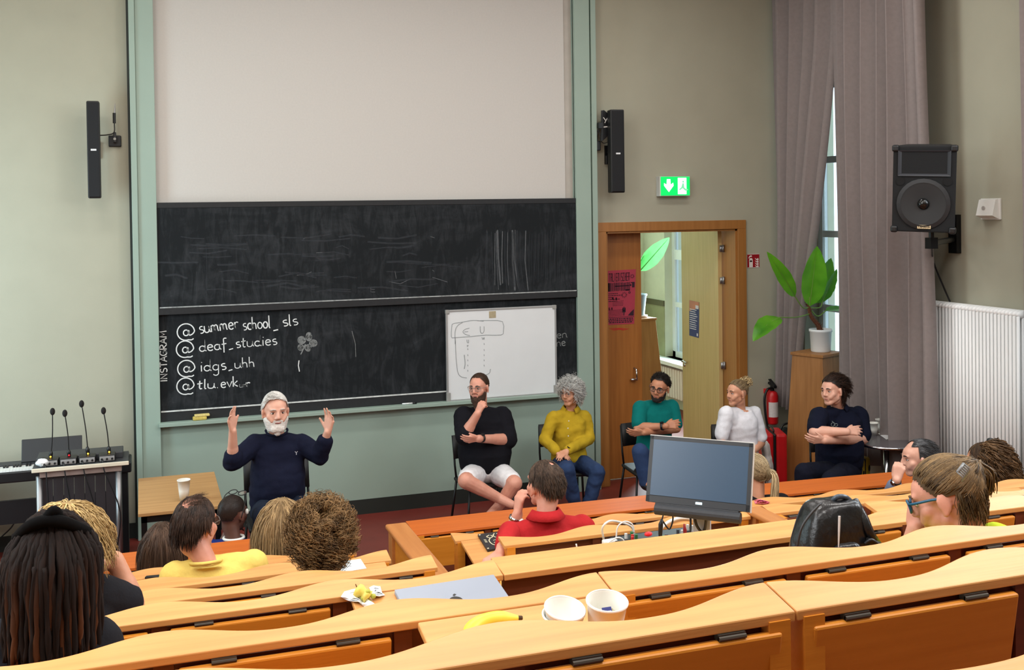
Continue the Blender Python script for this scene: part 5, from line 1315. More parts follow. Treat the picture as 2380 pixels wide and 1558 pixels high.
L = [atY(1540, 1225, ch0.y+.2), atY(1570, 1207, ch0.y+.25), atY(1600, 1205, ch0.y+.25), atY(1625, 1212, ch0.y+.2)]
wcb = thing('white_cable', L[0], 'thick white cable arching behind the monitor stand', 'cable')
obj('lead', MB().tube(bez([Vector((L[0].x-.05, L[0].y, 1.09))]+L+[Vector((L[-1].x+.04, L[-1].y, 1.09))], 30), .009, 8), M_WHITE, wcb, smooth=True)

# ------------------------------------------------------------------ black backpack on the bench
BY = -7.10
bx0, bx1 = atY(1832, 1270, BY).x, atY(2046, 1270, BY).x; bt = atY(1935, 1158, BY).z; bb = floor_of('d')+.445
bp = thing('backpack', ((bx0+bx1)/2, BY, bb), 'shiny black backpack with white stripe sitting behind the sixth desk row', 'backpack')
def loft(rings, n=28, seed=0, amp=.006, sc=14):
    m = MB()
    for (cx, cy, z, rx, ry, ex) in rings:
        for j in range(n):
            a = 2*PI*j/n; c, s = math.cos(a), math.sin(a)
            x = rx*(abs(c)**ex)*(1 if c >= 0 else -1); y = ry*(abs(s)**ex)*(1 if s >= 0 else -1)
            v = Vector((cx+x, cy+y, z)); v += Vector(noise.noise_vector(v*sc+Vector((seed, 0, 0))))*amp
            m.v.append(tuple(v))
    R_ = len(rings)
    for i in range(R_-1):
        for j in range(n): m.f.append((i*n+j, i*n+(j+1) % n, (i+1)*n+(j+1) % n, (i+1)*n+j))
    m.f.append(tuple(range(n))[::-1]); m.f.append(tuple((R_-1)*n+j for j in range(n)))
    return m
cxm = (bx0+bx1)/2; Wd = (bx1-bx0)
rings = []
zs = [bb, bb+.02]+[bb+(bt-bb)*k for k in (.25, .5, .62, .74, .84, .92, .97, 1.0)]
wd = [.58, .60, .56, .50, .46, .42, .38, .35, .30, .20]; off = [0, 0, 0, -.004, -.008, -.010, -.008, -.004, .0, .004]
for zz_, w_, o_ in zip(zs, wd, off): rings.append((cxm+o_-.01, BY, zz_, Wd*w_*.80, .085*min(1, w_/.42)+.004, .55))
M_BAG = mat('bag_vinyl', (16, 17, 20), .28, .25, 25, .5, 18)
o_ = obj('body', loft(rings, 36, 1, .012, 12), M_BAG, bp, smooth=True); o_.modifiers.new('s', 'SUBSURF').levels = 1
fl = [(cxm-.02, BY-.075, bb+(bt-bb)*k, Wd*w_, .03, .7) for k, w_ in ((.05, .30), (.3, .31), (.55, .28), (.72, .22), (.80, .12))]
o_ = obj('front_pocket', loft(fl, 28, 3, .01, 15), M_BAG, bp, smooth=True); o_.modifiers.new('s', 'SUBSURF').levels = 1
def bagp(px, py, y): return atY(px, py, y)
obj('white_stripe', MB().tube([bagp(1951, 1200, BY-.115), bagp(1950, 1235, BY-.118), bagp(1949, 1272, BY-.118)], [.004, .0036, .002], 6), mat('stripe_white', (206, 202, 200), .5), bp)
obj('strap', MB().tube(bez([bagp(1985, 1165, BY-.02), bagp(2008, 1205, BY-.06), bagp(2025, 1245, BY-.08), bagp(2046, 1275, BY-.06)], 16), [.016]*17, 8, squash=(1, .5, 1)), M_BAG, bp, smooth=True)
obj('seam', MB().tube(bez([bagp(1908, 1170, BY-.085), bagp(1880, 1200, BY-.09), bagp(1862, 1230, BY-.095), bagp(1852, 1275, BY-.09)], 20), .004, 6), mat('seam_grey', (44, 46, 50), .4), bp, smooth=True)
obj('buckle', MB().box(bagp(2030, 1262, BY-.09), (.05, .02, .018), roty(.4)).tube(bez([bagp(2010, 1265, BY-.09), bagp(2025, 1256, BY-.1), bagp(2043, 1268, BY-.1)], 8), .007, 6), M_BLACK, bp, bevel=.003)
obj('grab_handle', MB().tube(bez([bagp(1930, 1170, BY), bagp(1945, 1156, BY-.02), bagp(1965, 1156, BY-.02), bagp(1980, 1168, BY)], 16), .008, 8), mat('handle_sheen', (60, 74, 88), .3), bp, smooth=True)
# ================================================================== people
def skinmat(name, rgb, rgb2=None):
    return mat(name, rgb, .5, .07, 14, .06, 220, sss=.12, rgb2=rgb2)
SK_PALE = skinmat('skin_pale', (214, 160, 138), (224, 174, 152))
SK_PINK = skinmat('skin_pink', (206, 142, 120), (218, 158, 136))
SK_LIGHT = skinmat('skin_light', (200, 142, 112), (212, 156, 126))
SK_TAN = skinmat('skin_tan', (178, 118, 88), (190, 132, 100))
SK_BROWN = skinmat('skin_brown', (84, 54, 44), (100, 66, 54))
M_EYEW = mat('eye_white', (214, 206, 200), .25, .0)
M_IRIS = mat('eye_dark', (40, 30, 26), .2, .0)
M_LIP = mat('lips', (164, 92, 84), .5)
M_LENS = mat('spectacle_lens', (225, 232, 235), .05, .0, trans=.9, spec=.5, alpha=.25)
def remesh(mb, voxel=.006, smooth=4, factor=.5):
    me = mb.mesh('tmp'); o = bpy.data.objects.new('tmp', me); COL.objects.link(o)
    r = o.modifiers.new('r', 'REMESH'); r.mode = 'VOXEL'; r.voxel_size = voxel
    if smooth:
        s = o.modifiers.new('s', 'SMOOTH'); s.iterations = smooth; s.factor = factor
    dg = bpy.context.evaluated_depsgraph_get()
    out = bpy.data.meshes.new_from_object(o.evaluated_get(dg)); bpy.data.objects.remove(o); bpy.data.meshes.remove(me)
    return out
def soft(name, mb, material, parent, voxel=.006, smooth=4, factor=.5, wrinkle=0.0, wscale=9.0, seed=0):
    me = remesh(mb, voxel, smooth, factor)
    if wrinkle:
        n = len(me.vertices); co = np.empty(n*3, 'f'); me.vertices.foreach_get('co', co); nr = np.empty(n*3, 'f'); me.vertices.foreach_get('normal', nr)
        co = co.reshape(-1, 3); nr = nr.reshape(-1, 3)
        d = np.array([noise.noise(Vector((c[0]*wscale, c[1]*wscale, c[2]*wscale*1.7+seed)))+.5*noise.noise(Vector((c[0]*wscale*2.3+seed, c[1]*wscale*2.3, c[2]*wscale*3.1))) for c in co], 'f')
        co = co+nr*(d*wrinkle)[:, None]; me.vertices.foreach_set('co', co.ravel().astype('f')); me.update()
    return link(name, me, material, parent, smooth=True)
class Head:
    """frame of a head: x right ear, y nose, z crown"""
    def __init__(s, c, yaw, pitch=0, roll=0, k=1.0):
        s.c = Vector(c); s.R = rotz(-math.radians(yaw)) @ rotx(math.radians(pitch)) @ roty(math.radians(roll)); s.k = k
    def __call__(s, x, y, z): return s.c+s.R @ Vector((x, y, z))*s.k
    def d(s, x, y, z): return s.R @ Vector((x, y, z))
    def scalp(s, az, el, f=1.0):
        az, el = math.radians(az), math.radians(el)
        return s(.0765*f*math.sin(az)*math.cos(el), -.014+.098*f*math.cos(az)*math.cos(el), .030+.092*f*math.sin(el))
    def out(s, p):
        q = s.R.transposed() @ (p-s.c)/s.k; return Vector((q.x/.0765, (q.y+.014)/.098, (q.z-.030)/.092))
def head_prims(m, H, jaw=1.0, nose=1.0, ears=True, fat=0.0):
    k = H.k; R = H.R
    def E(c, r): m.ell(H(*c), [v*k for v in r], R, 18, 12)
    def Cn(a, b, ra, rb): m.cone(H(*a), H(*b), ra*k, rb*k)
    E((0, -.014, .030), (.075, .096, .090))
    E((0, .034, -.012), (.060+fat, .058, .082))
    E((0, .020, .035), (.066, .072, .060))
    Cn((-.040*jaw, .006, -.052), (-.014, .062, -.088), .024+fat, .022); Cn((.040*jaw, .006, -.052), (.014, .062, -.088), .024+fat, .022)
    E((0, .026, -.045), (.057+fat, .050, .050)); E((-.036, .034, -.042), (.024, .034, .034)); E((.036, .034, -.042), (.024, .034, .034)); E((0, -.012, -.030), (.062+fat, .060, .055))
    E((0, .062, -.090), (.026, .024, .022))
    Cn((-.046, .052, -.018), (-.030, .068, -.040), .022, .020); Cn((.046, .052, -.018), (.030, .068, -.040), .022, .020)
    Cn((-.040, .074, .030), (-.010, .086, .028), .011, .011); Cn((.040, .074, .030), (.010, .086, .028), .011, .011)
    Cn((0, .088, .022), (0, .104*nose, -.018), .0095, .0125); E((-.011, .094, -.024), (.009, .010, .008)); E((.011, .094, -.024), (.009, .010, .008))
    Cn((-.020, .080, -.050), (.020, .080, -.050), .0085, .0085); Cn((-.017, .079, -.062), (.017, .079, -.062), .0095, .0095)
    if ears:
        for sx in (-1, 1):
            m.ell(H(sx*.079, -.008, -.004), [.0085*k, .020*k, .031*k], R @ rotz(sx*-.35) @ rotx(-.15), 12, 10); m.ell(H(sx*.080, -.004, -.030), [.008*k, .011*k, .012*k], R, 10, 8)
def face_bits(H, root, brow, lip=True, eyes=True, iris=None, browh=.0045, gaze=0):
    k = H.k
    if eyes:
        for sx in (-1, 1):
            e = obj('eye', MB().ell(H(sx*.0305, .0755, .008), [.0135*k, .010*k, .0068*k], H.R, 12, 8), M_EYEW, root, smooth=True)
            obj('iris', MB().ell(H(sx*.0305+gaze*.004, .0815, .0075), [.0062*k, .0048*k, .0062*k], H.R, 10, 8), iris or M_IRIS, e, smooth=True)
            obj('upper_lid', MB().tube([H(sx*.0165, .0800, .0085), H(sx*.024, .0852, .0155), H(sx*.033, .0850, .0155), H(sx*.0455, .0735, .0085)], [.0016*k, .0030*k, .0030*k, .0016*k], 6), mat('lash_line', (120, 76, 62), .6), e, smooth=True)  # dark lash line along the upper lid
            obj('eyebrow', MB().tube([H(sx*.014, .0935, .0315), H(sx*.028, .0925, .0345), H(sx*.046, .0790, .0285)], [browh*.8*k, browh*k, browh*.5*k], 6), brow, root, smooth=True)
    if lip:
        obj('mouth', MB().tube([H(-.024, .0800, -.0560), H(-.010, .0890, -.0550), H(0, .0900, -.0558), H(.010, .0890, -.0550), H(.024, .0800, -.0560)], [.0020*k, .0042*k, .0046*k, .0042*k, .0020*k], 6), M_LIP, root, smooth=True)
def glasses(H, root, m, rim=.0022, label=None, top=None, w=.026, h=.019, up=0.0, fwd=0.0, lens=True, name='glasses'):
    g = MB(); k = H.k
    for sx in (-1, 1):
        pts = []
        for i in range(25):
            a = 2*PI*i/24; c, s_ = math.cos(a), math.sin(a)
            x = w*(abs(c)**.7)*(1 if c >= 0 else -1); z = h*(abs(s_)**.7)*(1 if s_ >= 0 else -1)
            pts.append(H(sx*.034+x, .100+fwd-abs(sx*.034+x)**2*4.0, .006+z+up))
        g.tube(pts, rim*k, 6, cap=False)
        g.tube(bez([H(sx*.060, .086+fwd, .014+up), H(sx*.076, .060+fwd, .014+up), H(sx*.0805, .0+fwd, .012+up), H(sx*.079, -.022+fwd, .0+up)], 12), rim*k, 6)
    g.tube([H(-.009, .1005+fwd, .012+up), H(0, .103+fwd, .014+up), H(.009, .1005+fwd, .012+up)], rim*k, 6)
    o = obj(name, g, m, root, smooth=True)
    if lens:
        for sx in (-1, 1):
            pts = [H(sx*.034+w*.97*math.cos(a), .0995+fwd-abs(sx*.034+w*.97*math.cos(a))**2*4.0, .006+h*.97*math.sin(a)+up) for a in np.linspace(0, 5.9, 18)]
            obj('lens', MB().add(pts, [tuple(range(18))]), M_LENS, o)
    return o
# ---- hair ---------------------------------------------------------
def hairmat(name, c1, c2, rough=.45):
    if name in MATS: return MATS[name]
    m = bpy.data.materials.new(name); m.use_nodes = True; nt = m.node_tree; b = nt.nodes['Principled BSDF']
    at = nt.nodes.new('ShaderNodeAttribute'); at.attribute_name = 'tone'
    r = nt.nodes.new('ShaderNodeValToRGB'); r.color_ramp.elements[0].color = (*lin(c1), 1); r.color_ramp.elements[1].color = (*lin(c2), 1)
    nt.links.new(at.outputs['Fac'], r.inputs['Fac']); nt.links.new(r.outputs['Color'], b.inputs['Base Color'])
    b.inputs['Roughness'].default_value = rough; b.inputs['Specular IOR Level'].default_value = .22
    MATS[name] = m; return m
class Hair:
    def __init__(s, H, seed=0): s.H = H; s.m = MB(); s.tone = []; s.rng = random.Random(seed)
    def _tone(s, t, n0): s.tone += [t]*(len(s.m.v)-n0)
    def cap(s, mask, f=1.03, tone=.35, step=5, rough=.0):
        """shell over the part of the scalp where mask(az, el) holds"""
        n0 = len(s.m.v); idx = {}
        def vid(i, j):
            i = i % (360//step)
            if (i, j) not in idx:
                az, el = -180+i*step, -70+j*step
                ff = f+rough*noise.noise(Vector((az*.09, el*.11, s.rng.random()*0+3)))
                idx[(i, j)] = len(s.m.v); s.m.v.append(tuple(s.H.scalp(az, min(el, 90), ff)))
            return idx[(i, j)]
        for i in range(360//step):
            for j in range(160//step):
                az, el = -180+(i+.5)*step, -70+(j+.5)*step
                az = (az+180) % 360-180
                if mask(az, el): s.m.f.append((vid(i, j), vid(i+1, j), vid(i+1, j+1), vid(i, j+1)))
        s._tone(tone, n0); return s
    def grow(s, mask, n, length, r=.0035, grav=.25, curl=0.0, freq=9.0, lift=.3, comb=None, tone=(.1, .9), seg=9, lvar=.25, keep=1.03, sides=3, taper=.3, target=None, elr=(-60, 90), fine=True, jit=.12):
        """strands that start on the scalp and fall; comb = preferred direction in head axes"""
        if fine: n = int(n*2.6); r = r*.50
        rg = np.random.default_rng(s.rng.randint(0, 10**6)); H = s.H; k = H.k
        R = np.array(H.R); C = np.array(H.c)
        AZ, EL = [], []; tries = 0
        s0, s1 = math.sin(math.radians(elr[0])), math.sin(math.radians(elr[1]))
        while len(AZ) < n and tries < 60:
            tries += 1
            a_ = rg.uniform(-180, 180, n); e_ = np.degrees(np.arcsin(rg.uniform(s0, s1, n)))
            for a, e in zip(a_, e_):
                if len(AZ) < n and mask(a, e): AZ.append(a); EL.append(e)
        n = len(AZ)
        if not n: return s
        az, el = np.radians(AZ), np.radians(EL)
        loc = np.stack([.0765*np.sin(az)*np.cos(el), -.014+.098*np.cos(az)*np.cos(el), .030+.092*np.sin(el)], 1)
        nrm = loc-np.array([0, -.014, .030]); nrm /= np.linalg.norm(nrm, axis=1)[:, None]
        P = C+(loc*k) @ R.T; N = nrm @ R.T
        if comb is None: cd = np.tile(np.array([0, 0, -1.0]), (n, 1))
        else:
            cv = np.array([comb(a, e) for a, e in zip(AZ, EL)], float) if callable(comb) else np.tile(np.array(comb, float), (n, 1))
            cv /= np.maximum(np.linalg.norm(cv, axis=1), 1e-6)[:, None]; cd = cv @ R.T
        coh = np.stack([np.array([noise.noise(Vector((a*.06+q*31, e*.06, q*7.0))) for a, e in zip(AZ, EL)]) for q in range(3)], 1)
        d = N*lift+cd*(1-lift)+rg.uniform(-1, 1, (n, 3))*jit+coh*.25
        d /= np.linalg.norm(d, axis=1)[:, None]
        st = (length*k*(1+lvar*rg.uniform(-1, 1, n))/seg)[:, None]
        path = [P]
        ax = np.array([.0765, .098, .092]); ofs = np.array([0, -.014, .030])
        for i in range(seg):
            if target is not None:
                t = np.array(target(None))-path[-1]; t /= np.maximum(np.linalg.norm(t, axis=1), 1e-5)[:, None]
            else: t = np.array([[0, 0, -1.0]])
            d = d*(1-grav)+t*grav; d /= np.maximum(np.linalg.norm(d, axis=1), 1e-6)[:, None]
            q = path[-1]+d*st
            o = ((q-C) @ R/k-ofs)/ax; l = np.linalg.norm(o, axis=1)
            f = np.where(l < keep, keep/np.maximum(l, 1e-4), 1.0)[:, None]
            q = C+((o*f*ax+ofs)*k) @ R.T
            path.append(q)
        path = np.stack(path, 1)
        if curl:
            sd = np.cross(d, np.array([.3, .2, 1.0])); sd /= np.linalg.norm(sd, axis=1)[:, None]; s2 = np.cross(d, sd)
            ph = rg.uniform(0, 6.28, (n, 1)); fr = freq*rg.uniform(.8, 1.2, (n, 1)); u = np.arange(seg+1)[None, :]/seg
            amp = curl*k*np.minimum(1, np.arange(seg+1)/2.5)[None, :]
            path = path+(sd[:, None, :]*(np.sin(fr*u*PI+ph)*amp)[:, :, None]+s2[:, None, :]*(np.cos(fr*u*PI+ph)*amp)[:, :, None])
        T = np.gradient(path, axis=1); T /= np.maximum(np.linalg.norm(T, axis=2), 1e-7)[:, :, None]
        ref = rg.normal(size=(n, 1, 3)); U = np.cross(T, ref); U /= np.maximum(np.linalg.norm(U, axis=2), 1e-6)[:, :, None]; W = np.cross(T, U)
        rr = (r*k*rg.uniform(.75, 1.25, n))[:, None]*(1-(1-taper)*(np.arange(seg+1)/seg)**1.5)[None, :]
        an = 2*PI*np.arange(sides)/sides
        V = path[:, :, None, :]+(U[:, :, None, :]*np.cos(an)[None, None, :, None]+W[:, :, None, :]*np.sin(an)[None, None, :, None])*rr[:, :, None, None]
        n0 = len(s.m.v); s.m.v += list(map(tuple, V.reshape(-1, 3).tolist()))
        b = n0+np.arange(n)[:, None, None]*((seg+1)*sides)+np.arange(seg)[None, :, None]*sides
        j0 = np.arange(sides)[None, None, :]; j1 = (np.arange(sides)+1) % sides; j1 = j1[None, None, :]
        F = np.stack([b+j0, b+j1, b+sides+j1, b+sides+j0], -1).reshape(-1, 4)
        s.m.f += list(map(tuple, F.tolist()))
        tn = np.clip(.5*rg.uniform(0, 1, n)+.5+.7*coh[:, 0]-.25, 0, 1)*(tone[1]-tone[0])+tone[0]
        s.tone += np.repeat(tn, (seg+1)*sides).tolist()
        return s
    def lock(s, path, r, tone, sides=7, rough=0.0):
        n0 = len(s.m.v); s.m.tube(path, r, sides)
        if rough:
            for i in range(n0, len(s.m.v)): s.m.v[i] = tuple(Vector(s.m.v[i])+Vector(noise.noise_vector(Vector(s.m.v[i])*90))*rough)
        if callable(tone):
            n = len(path); s.tone += [tone(i/(n-1)) for i in range(n) for _ in range(sides)]
            s.tone += [s.tone[-1]]*(len(s.m.v)-len(s.tone))
        else: s._tone(tone, n0)
        return s
    def done(s, name, material, root):
        me = s.m.mesh(name)
        a = me.attributes.new('tone', 'FLOAT', 'POINT')
        if len(me.vertices) == len(s.tone): a.data.foreach_set('value', np.array(s.tone, 'f'))
        return tag(link(name, me, material, root, smooth=True), kind='stuff') if name != 'hair_shell' else link(name, me, material, root, smooth=True)
def lerp(a, b, t): return a+(b-a)*t
# ---- limbs --------------------------------------------------------
def hand(m, wrist, f, n, side=1, curl=(.3, .3, .35, .4), spread=.10, k=1.0, thumb=(.6, .2), fist=False):
    """palm and five fingers; f finger direction, n palm normal, side*(f x n) points to the thumb"""
    w = Vector(wrist); f = Vector(f).normalized(); n = Vector(n); n = (n-f*n.dot(f)).normalized(); l = f.cross(n)*side
    for i, off in enumerate((.031, .0105, -.0105, -.030)):
        kn = w+(f*(.088-(.004 if i in (0, 3) else 0)-(.006 if i == 3 else 0))+l*off)*k
        m.cone(w+(f*.012+l*off*.55)*k, kn, .0145*k, .0115*k, 10)
        m.cone(w+(f*.012+l*off*.3)*k, kn-l*.005*k, .0140*k, .0105*k, 10)
        sp = (1.5-i)*spread; d0 = (f*math.cos(sp)+l*math.sin(sp)).normalized()
        p = kn; L = (.068, .076, .070, .054)[i]; ang = 0
        for j, fr in enumerate((.45, .30, .25)):
            ang += curl[i]*(1.0 if j else .8)
            d = d0*math.cos(ang)+n*math.sin(ang)
            q = p+d*(L*fr*k); m.cone(p, q, (.0092, .0084, .0076)[j]*k, (.0084, .0076, .0068)[j]*k, 10); p = q
    b = w+(f*.022+l*.026)*k; a1, a2 = thumb
    d = (l*math.sin(a1)+f*math.cos(a1)+n*a2).normalized(); q = b+d*.040*k; m.cone(b, q, .0125*k, .0105*k, 10)
    d = (l*math.sin(a1*.7)+f*math.cos(a1*.7)+n*(a2+.25)).normalized(); m.cone(q, q+d*.032*k, .0100*k, .0082*k, 10)
def ringloft(m, rings, n=24):
    """rings: (centre, right axis, forward axis, half width, half depth front, half depth back)"""
    k = len(m.v)
    for c, rx, fy, a, bf, bb_ in rings:
        for j in range(n):
            t = 2*PI*j/n; cs, sn = math.cos(t), math.sin(t)
            x = a*(abs(cs)**.85)*(1 if cs >= 0 else -1); y = (bf if sn >= 0 else bb_)*(abs(sn)**.85)*(1 if sn >= 0 else -1)
            m.v.append(tuple(Vector(c)+rx*x+fy*y))
    for i in range(len(rings)-1):
        for j in range(n): m.f.append((k+i*n+j, k+i*n+(j+1) % n, k+(i+1)*n+(j+1) % n, k+(i+1)*n+j))
    m.f.append(tuple(k+j for j in range(n))[::-1]); e = k+(len(rings)-1)*n; m.f.append(tuple(e+j for j in range(n)))
def torso(m, pelvis, neck, sl, sr, yaw, wp=.17, wb=.17, wc=.17, fb=.12, fc=.11, grow=0.0, belly=.0):
    """trunk between pelvis centre and base of neck, with shoulders sl, sr"""
    rx = rotz(-math.radians(yaw)) @ Vector((1, 0, 0)); fy = rotz(-math.radians(yaw)) @ Vector((0, 1, 0))
    P, N = Vector(pelvis), Vector(neck); g = grow
    sh = (Vector(sl)+Vector(sr))/2
    R = []
    R.append((P-Vector((0, 0, .09)), rx, fy, wp*.8+g, .10+g, .10+g))
    R.append((P, rx, fy, wp+g, .125+g+belly*.6, .115+g))
    R.append((P.lerp(sh, .28), rx, fy, wb+g, fb+g+belly, .11+g))
    R.append((P.lerp(sh, .50), rx, fy, wb*.98+g, fb+g+belly*.7, .105+g))
    R.append((P.lerp(sh, .74), rx, fy, wc+g, fc+g, .105+g))
    R.append((P.lerp(sh, .92), rx, fy, wc*.96+g, fc*.85+g, .095+g))
    R.append((sh+Vector((0, 0, .035)), rx, fy, wc*.62+g, .065+g, .075+g))
    R.append((N, rx, fy, .066+g, .062+g, .064+g))
    ringloft(m, R)
    q = min(.060, wc*.34); m.cone(sl, sh.lerp(N, .5), q+g, q*.92+g); m.cone(sr, sh.lerp(N, .5), q+g, q*.92+g)
    m.cone(sl, P.lerp(sh, .7), .06+g, .09); m.cone(sr, P.lerp(sh, .7), .06+g, .09)
def limb(m, pts, rs): 
    for (a, b), (ra, rb) in zip(zip(pts, pts[1:]), zip(rs, rs[1:])): m.cone(a, b, ra, rb, 14)
def along(pts, t):
    i = min(int(t), len(pts)-2); return Vector(pts[i]).lerp(Vector(pts[i+1]), t-i)
def cut(pts, rs, t0, t1):
    """part of a limb between parameters t0 and t1"""
    P = [along(pts, t0)]; Rr = [rs[int(min(t0, len(rs)-2))]*(1-(t0-int(min(t0, len(rs)-2))))+rs[int(min(t0, len(rs)-2))+1]*(t0-int(min(t0, len(rs)-2)))]
    for i in range(1, len(pts)-1):
        if t0 < i < t1: P.append(Vector(pts[i])); Rr.append(rs[i])
    i = min(int(t1), len(pts)-2); P.append(along(pts, t1)); Rr.append(rs[i]*(1-(t1-i))+rs[i+1]*(t1-i))
    return P, Rr
def person(label, H, pelvis, neck, sl, sr, arms, yaw, skin, shirt, tr=None, legs=None, sleeve=(1.0, 1.0), trouser=2.0, sg=.014, dims={}, vox=.0055, wr=.004, jaw=1.0, nose=1.0, fat=0.0, k=1.0, ears=True, shoes=None, group=None, hem=None, armr=(.052, .043, .028), cvox=.009, name='person', sleeve_r=.016):
    """arms: list of (elbow, wrist, hand kwargs or None) for sl, sr; legs: list of (hip, knee, ankle, toe)"""
    root = thing(name, (pelvis[0], pelvis[1], min(l[2][2] for l in legs)-.09 if legs else pelvis[2]-.2), label, 'person', group)
    m = MB(); head_prims(m, H, jaw, nose, ears, fat)
    m.cone(H(0, -.022, -.050), Vector(neck)-Vector((0, 0, .01)), .054*H.k+fat, .044*H.k+fat); m.cone(H(0, -.022, -.02), H(0, -.02, -.07), .055*H.k, .055*H.k)
    torso(m, pelvis, neck, sl, sr, yaw, **dict(dims, grow=-.022))
    for s_, (el, wr_, hk) in zip((sl, sr), arms):
        P = [Vector(s_), Vector(el), Vector(wr_)]; Rr = [v*k for v in armr]
        limb(m, P, Rr); m.cone(P[1].lerp(P[2], .18), P[1].lerp(P[2], .45), armr[1]*k*1.02, armr[1]*k*.92)
        if hk: hand(m, wr_, **hk)
    if legs:
        for hip, kn, an_, toe in legs:
            limb(m, [hip, kn, an_], [.085*k, .060*k, .040*k]); m.cone(Vector(kn).lerp(Vector(an_), .15), Vector(kn).lerp(Vector(an_), .5), .056*k, .052*k)
            m.cone(an_, toe, .040*k, .032*k)
    soft('body', m, skin, root, vox, 4)
    c = MB(); torso(c, Vector(pelvis)+Vector((0, 0, .02)), Vector(neck)-Vector((0, 0, .02)), sl, sr, yaw, **dict(dims, grow=.006))
    for (s_, (el, wr_, hk)), t1 in zip(zip((sl, sr), arms), sleeve):
        P, Rr = cut([Vector(s_), Vector(el), Vector(wr_)], [v*k+sleeve_r for v in armr], 0, t1); limb(c, P, Rr)
    sh = soft('shirt', c, shirt, root, cvox, 3, .5, wr, seed=len(label))
    if tr is not None and legs:
        c = MB(); c.ell(Vector(pelvis)-Vector((0, 0, .03)), (dims.get('wp', .17)+.012, .14, .11), rotz(-math.radians(yaw)))
        for hip, kn, an_, toe in legs:
            P, Rr = cut([Vector(hip), Vector(kn), Vector(an_)], [.098*k, .074*k, .058*k], 0, trouser); limb(c, P, Rr)
            c.cone(Vector(pelvis)-Vector((0, 0, .02)), hip, .10, .098*k)
        soft('trousers', c, tr, root, cvox, 3, .5, wr, seed=3+len(label))
    if shoes is not None and legs:
        for hip, kn, an_, toe in legs:
            c = MB(); an_, toe = Vector(an_), Vector(toe); c.cone(an_-Vector((0, 0, .03)), toe, .045*k, .038*k); c.cone(an_-Vector((0, 0, .03))-(toe-an_).normalized()*.03, toe-Vector((0, 0, .005)), .038*k, .036*k)
            soft('shoe', c, shoes, root, .009, 2)
    return root
def collar(root, neck, yaw, m, r=.072, h=.035, open_=40, tilt=.2, name='collar', lean=0):
    c = MB(); N = Vector(neck); fy = rotz(-math.radians(yaw)); n = 20
    pts_i, pts_o, pts_t = [], [], []
    for i in range(n+1):
        a = math.radians(90+open_+ (360-2*open_)*i/n)
        d = fy @ Vector((math.cos(a), math.sin(a), 0))
        z = -.030*max(0, math.sin(a))
        pts_t.append(N+d*(r*.93)+Vector((0, 0, h+z))); pts_o.append(N+d*(r*1.35)+Vector((0, 0, -.006+z)))
    vs = pts_t+pts_o; c.add(vs, [(i, i+1, n+2+i, n+1+i) for i in range(n)])
    o = obj(name, c, m, root, smooth=True); s_ = o.modifiers.new('t', 'SOLIDIFY'); s_.thickness = .006
    return o
def watch(root, wrist, elbow, k=1.0, m=None, r=.031, face_dir=(0, -.3, 1), name='watch', strap=None):
    w, e = Vector(wrist), Vector(elbow); t = (w-e).normalized(); c = w-t*.015
    u = t.cross(Vector((0, 0, 1))); u = u if u.length > .1 else t.cross(Vector((0, 1, 0))); u.normalize(); v = t.cross(u)
    mb = MB()
    for dt in (-.008, .008):
        pass
    ring = [c+(u*math.cos(a)+v*math.sin(a))*r*k for a in np.linspace(0, 2*PI, 19)]
    prof = MB(); n = 18
    for i in range(n+1):
        a = 2*PI*i/n; d = u*math.cos(a)+v*math.sin(a)
        prof.v += [tuple(c+d*r*k-t*.010), tuple(c+d*(r+.003)*k-t*.009), tuple(c+d*(r+.003)*k+t*.009), tuple(c+d*r*k+t*.010)]
    for i in range(n):
        for j in range(3): prof.f.append((4*i+j, 4*(i+1)+j, 4*(i+1)+j+1, 4*i+j+1))
    o = obj(name, prof, strap or M_BLACK, root, smooth=True)
    fd = Vector(face_dir); fd = (fd-t*fd.dot(t)).normalized()
    obj('watch_face', MB().cyl(c+fd*(r-.002)*k, c+fd*(r+.008)*k, .017*k, 16), m or M_BLACK, o)
    return o
def chair(label, pos, yaw, seat_h=.455, w=.43, back=.82, m=None, group='black stacking chairs', tall=False):
    pos = Vector(pos); R = rotz(-math.radians(yaw)); sm = m or mat('chair_black', (18, 18, 20), .55, .1, 40)
    t = thing('chair', pos, label, 'chair', group)
    def Pt(x, y, z): return pos+R @ Vector((x, y, z))
    obj('seat', MB().box(Pt(0, .0, seat_h-.02), (w, .42, .035), R), sm, t, bevel=.016, seg=3)
    b = MB(); n = 8; vs = []
    for i in range(n+1):
        x = -w/2+w*i/n; cv = .035*(2*x/w)**2
        vs.append((x, cv))
    for (z0, off) in ((seat_h+.16, 0), (back, -.05)):
        for x, cv in vs: b.v.append(tuple(Pt(x*.96, -.22+cv+off, z0)))
    for i in range(n): b.f.append((i, i+1, n+2+i, n+1+i))
    o = obj('backrest', b, sm, t, smooth=True); s_ = o.modifiers.new('t', 'SOLIDIFY'); s_.thickness = .022
    for sx in (-1, 1):
        obj('leg', MB().tube([Pt(sx*(w/2-.02), .18, seat_h-.03), Pt(sx*(w/2+.015), .22, 0)], .011, 8), M_BLACKM, t, smooth=True)
        obj('leg', MB().tube([Pt(sx*(w/2-.02), -.18, seat_h-.03), Pt(sx*(w/2+.015), -.26, 0)], .011, 8), M_BLACKM, t, smooth=True)
        obj('back_upright', MB().tube([Pt(sx*(w/2-.02), -.18, seat_h-.03), Pt(sx*(w/2-.015), -.21, seat_h+.1), Pt(sx*(w/2-.02), -.26, back-.02)], .010, 8), M_BLACKM, t, smooth=True)
    return t
def cloth(name, rgb, rough=.9, **k): return mat(name, rgb, rough, .06, 24, .18, 90, spec=.15, **k)
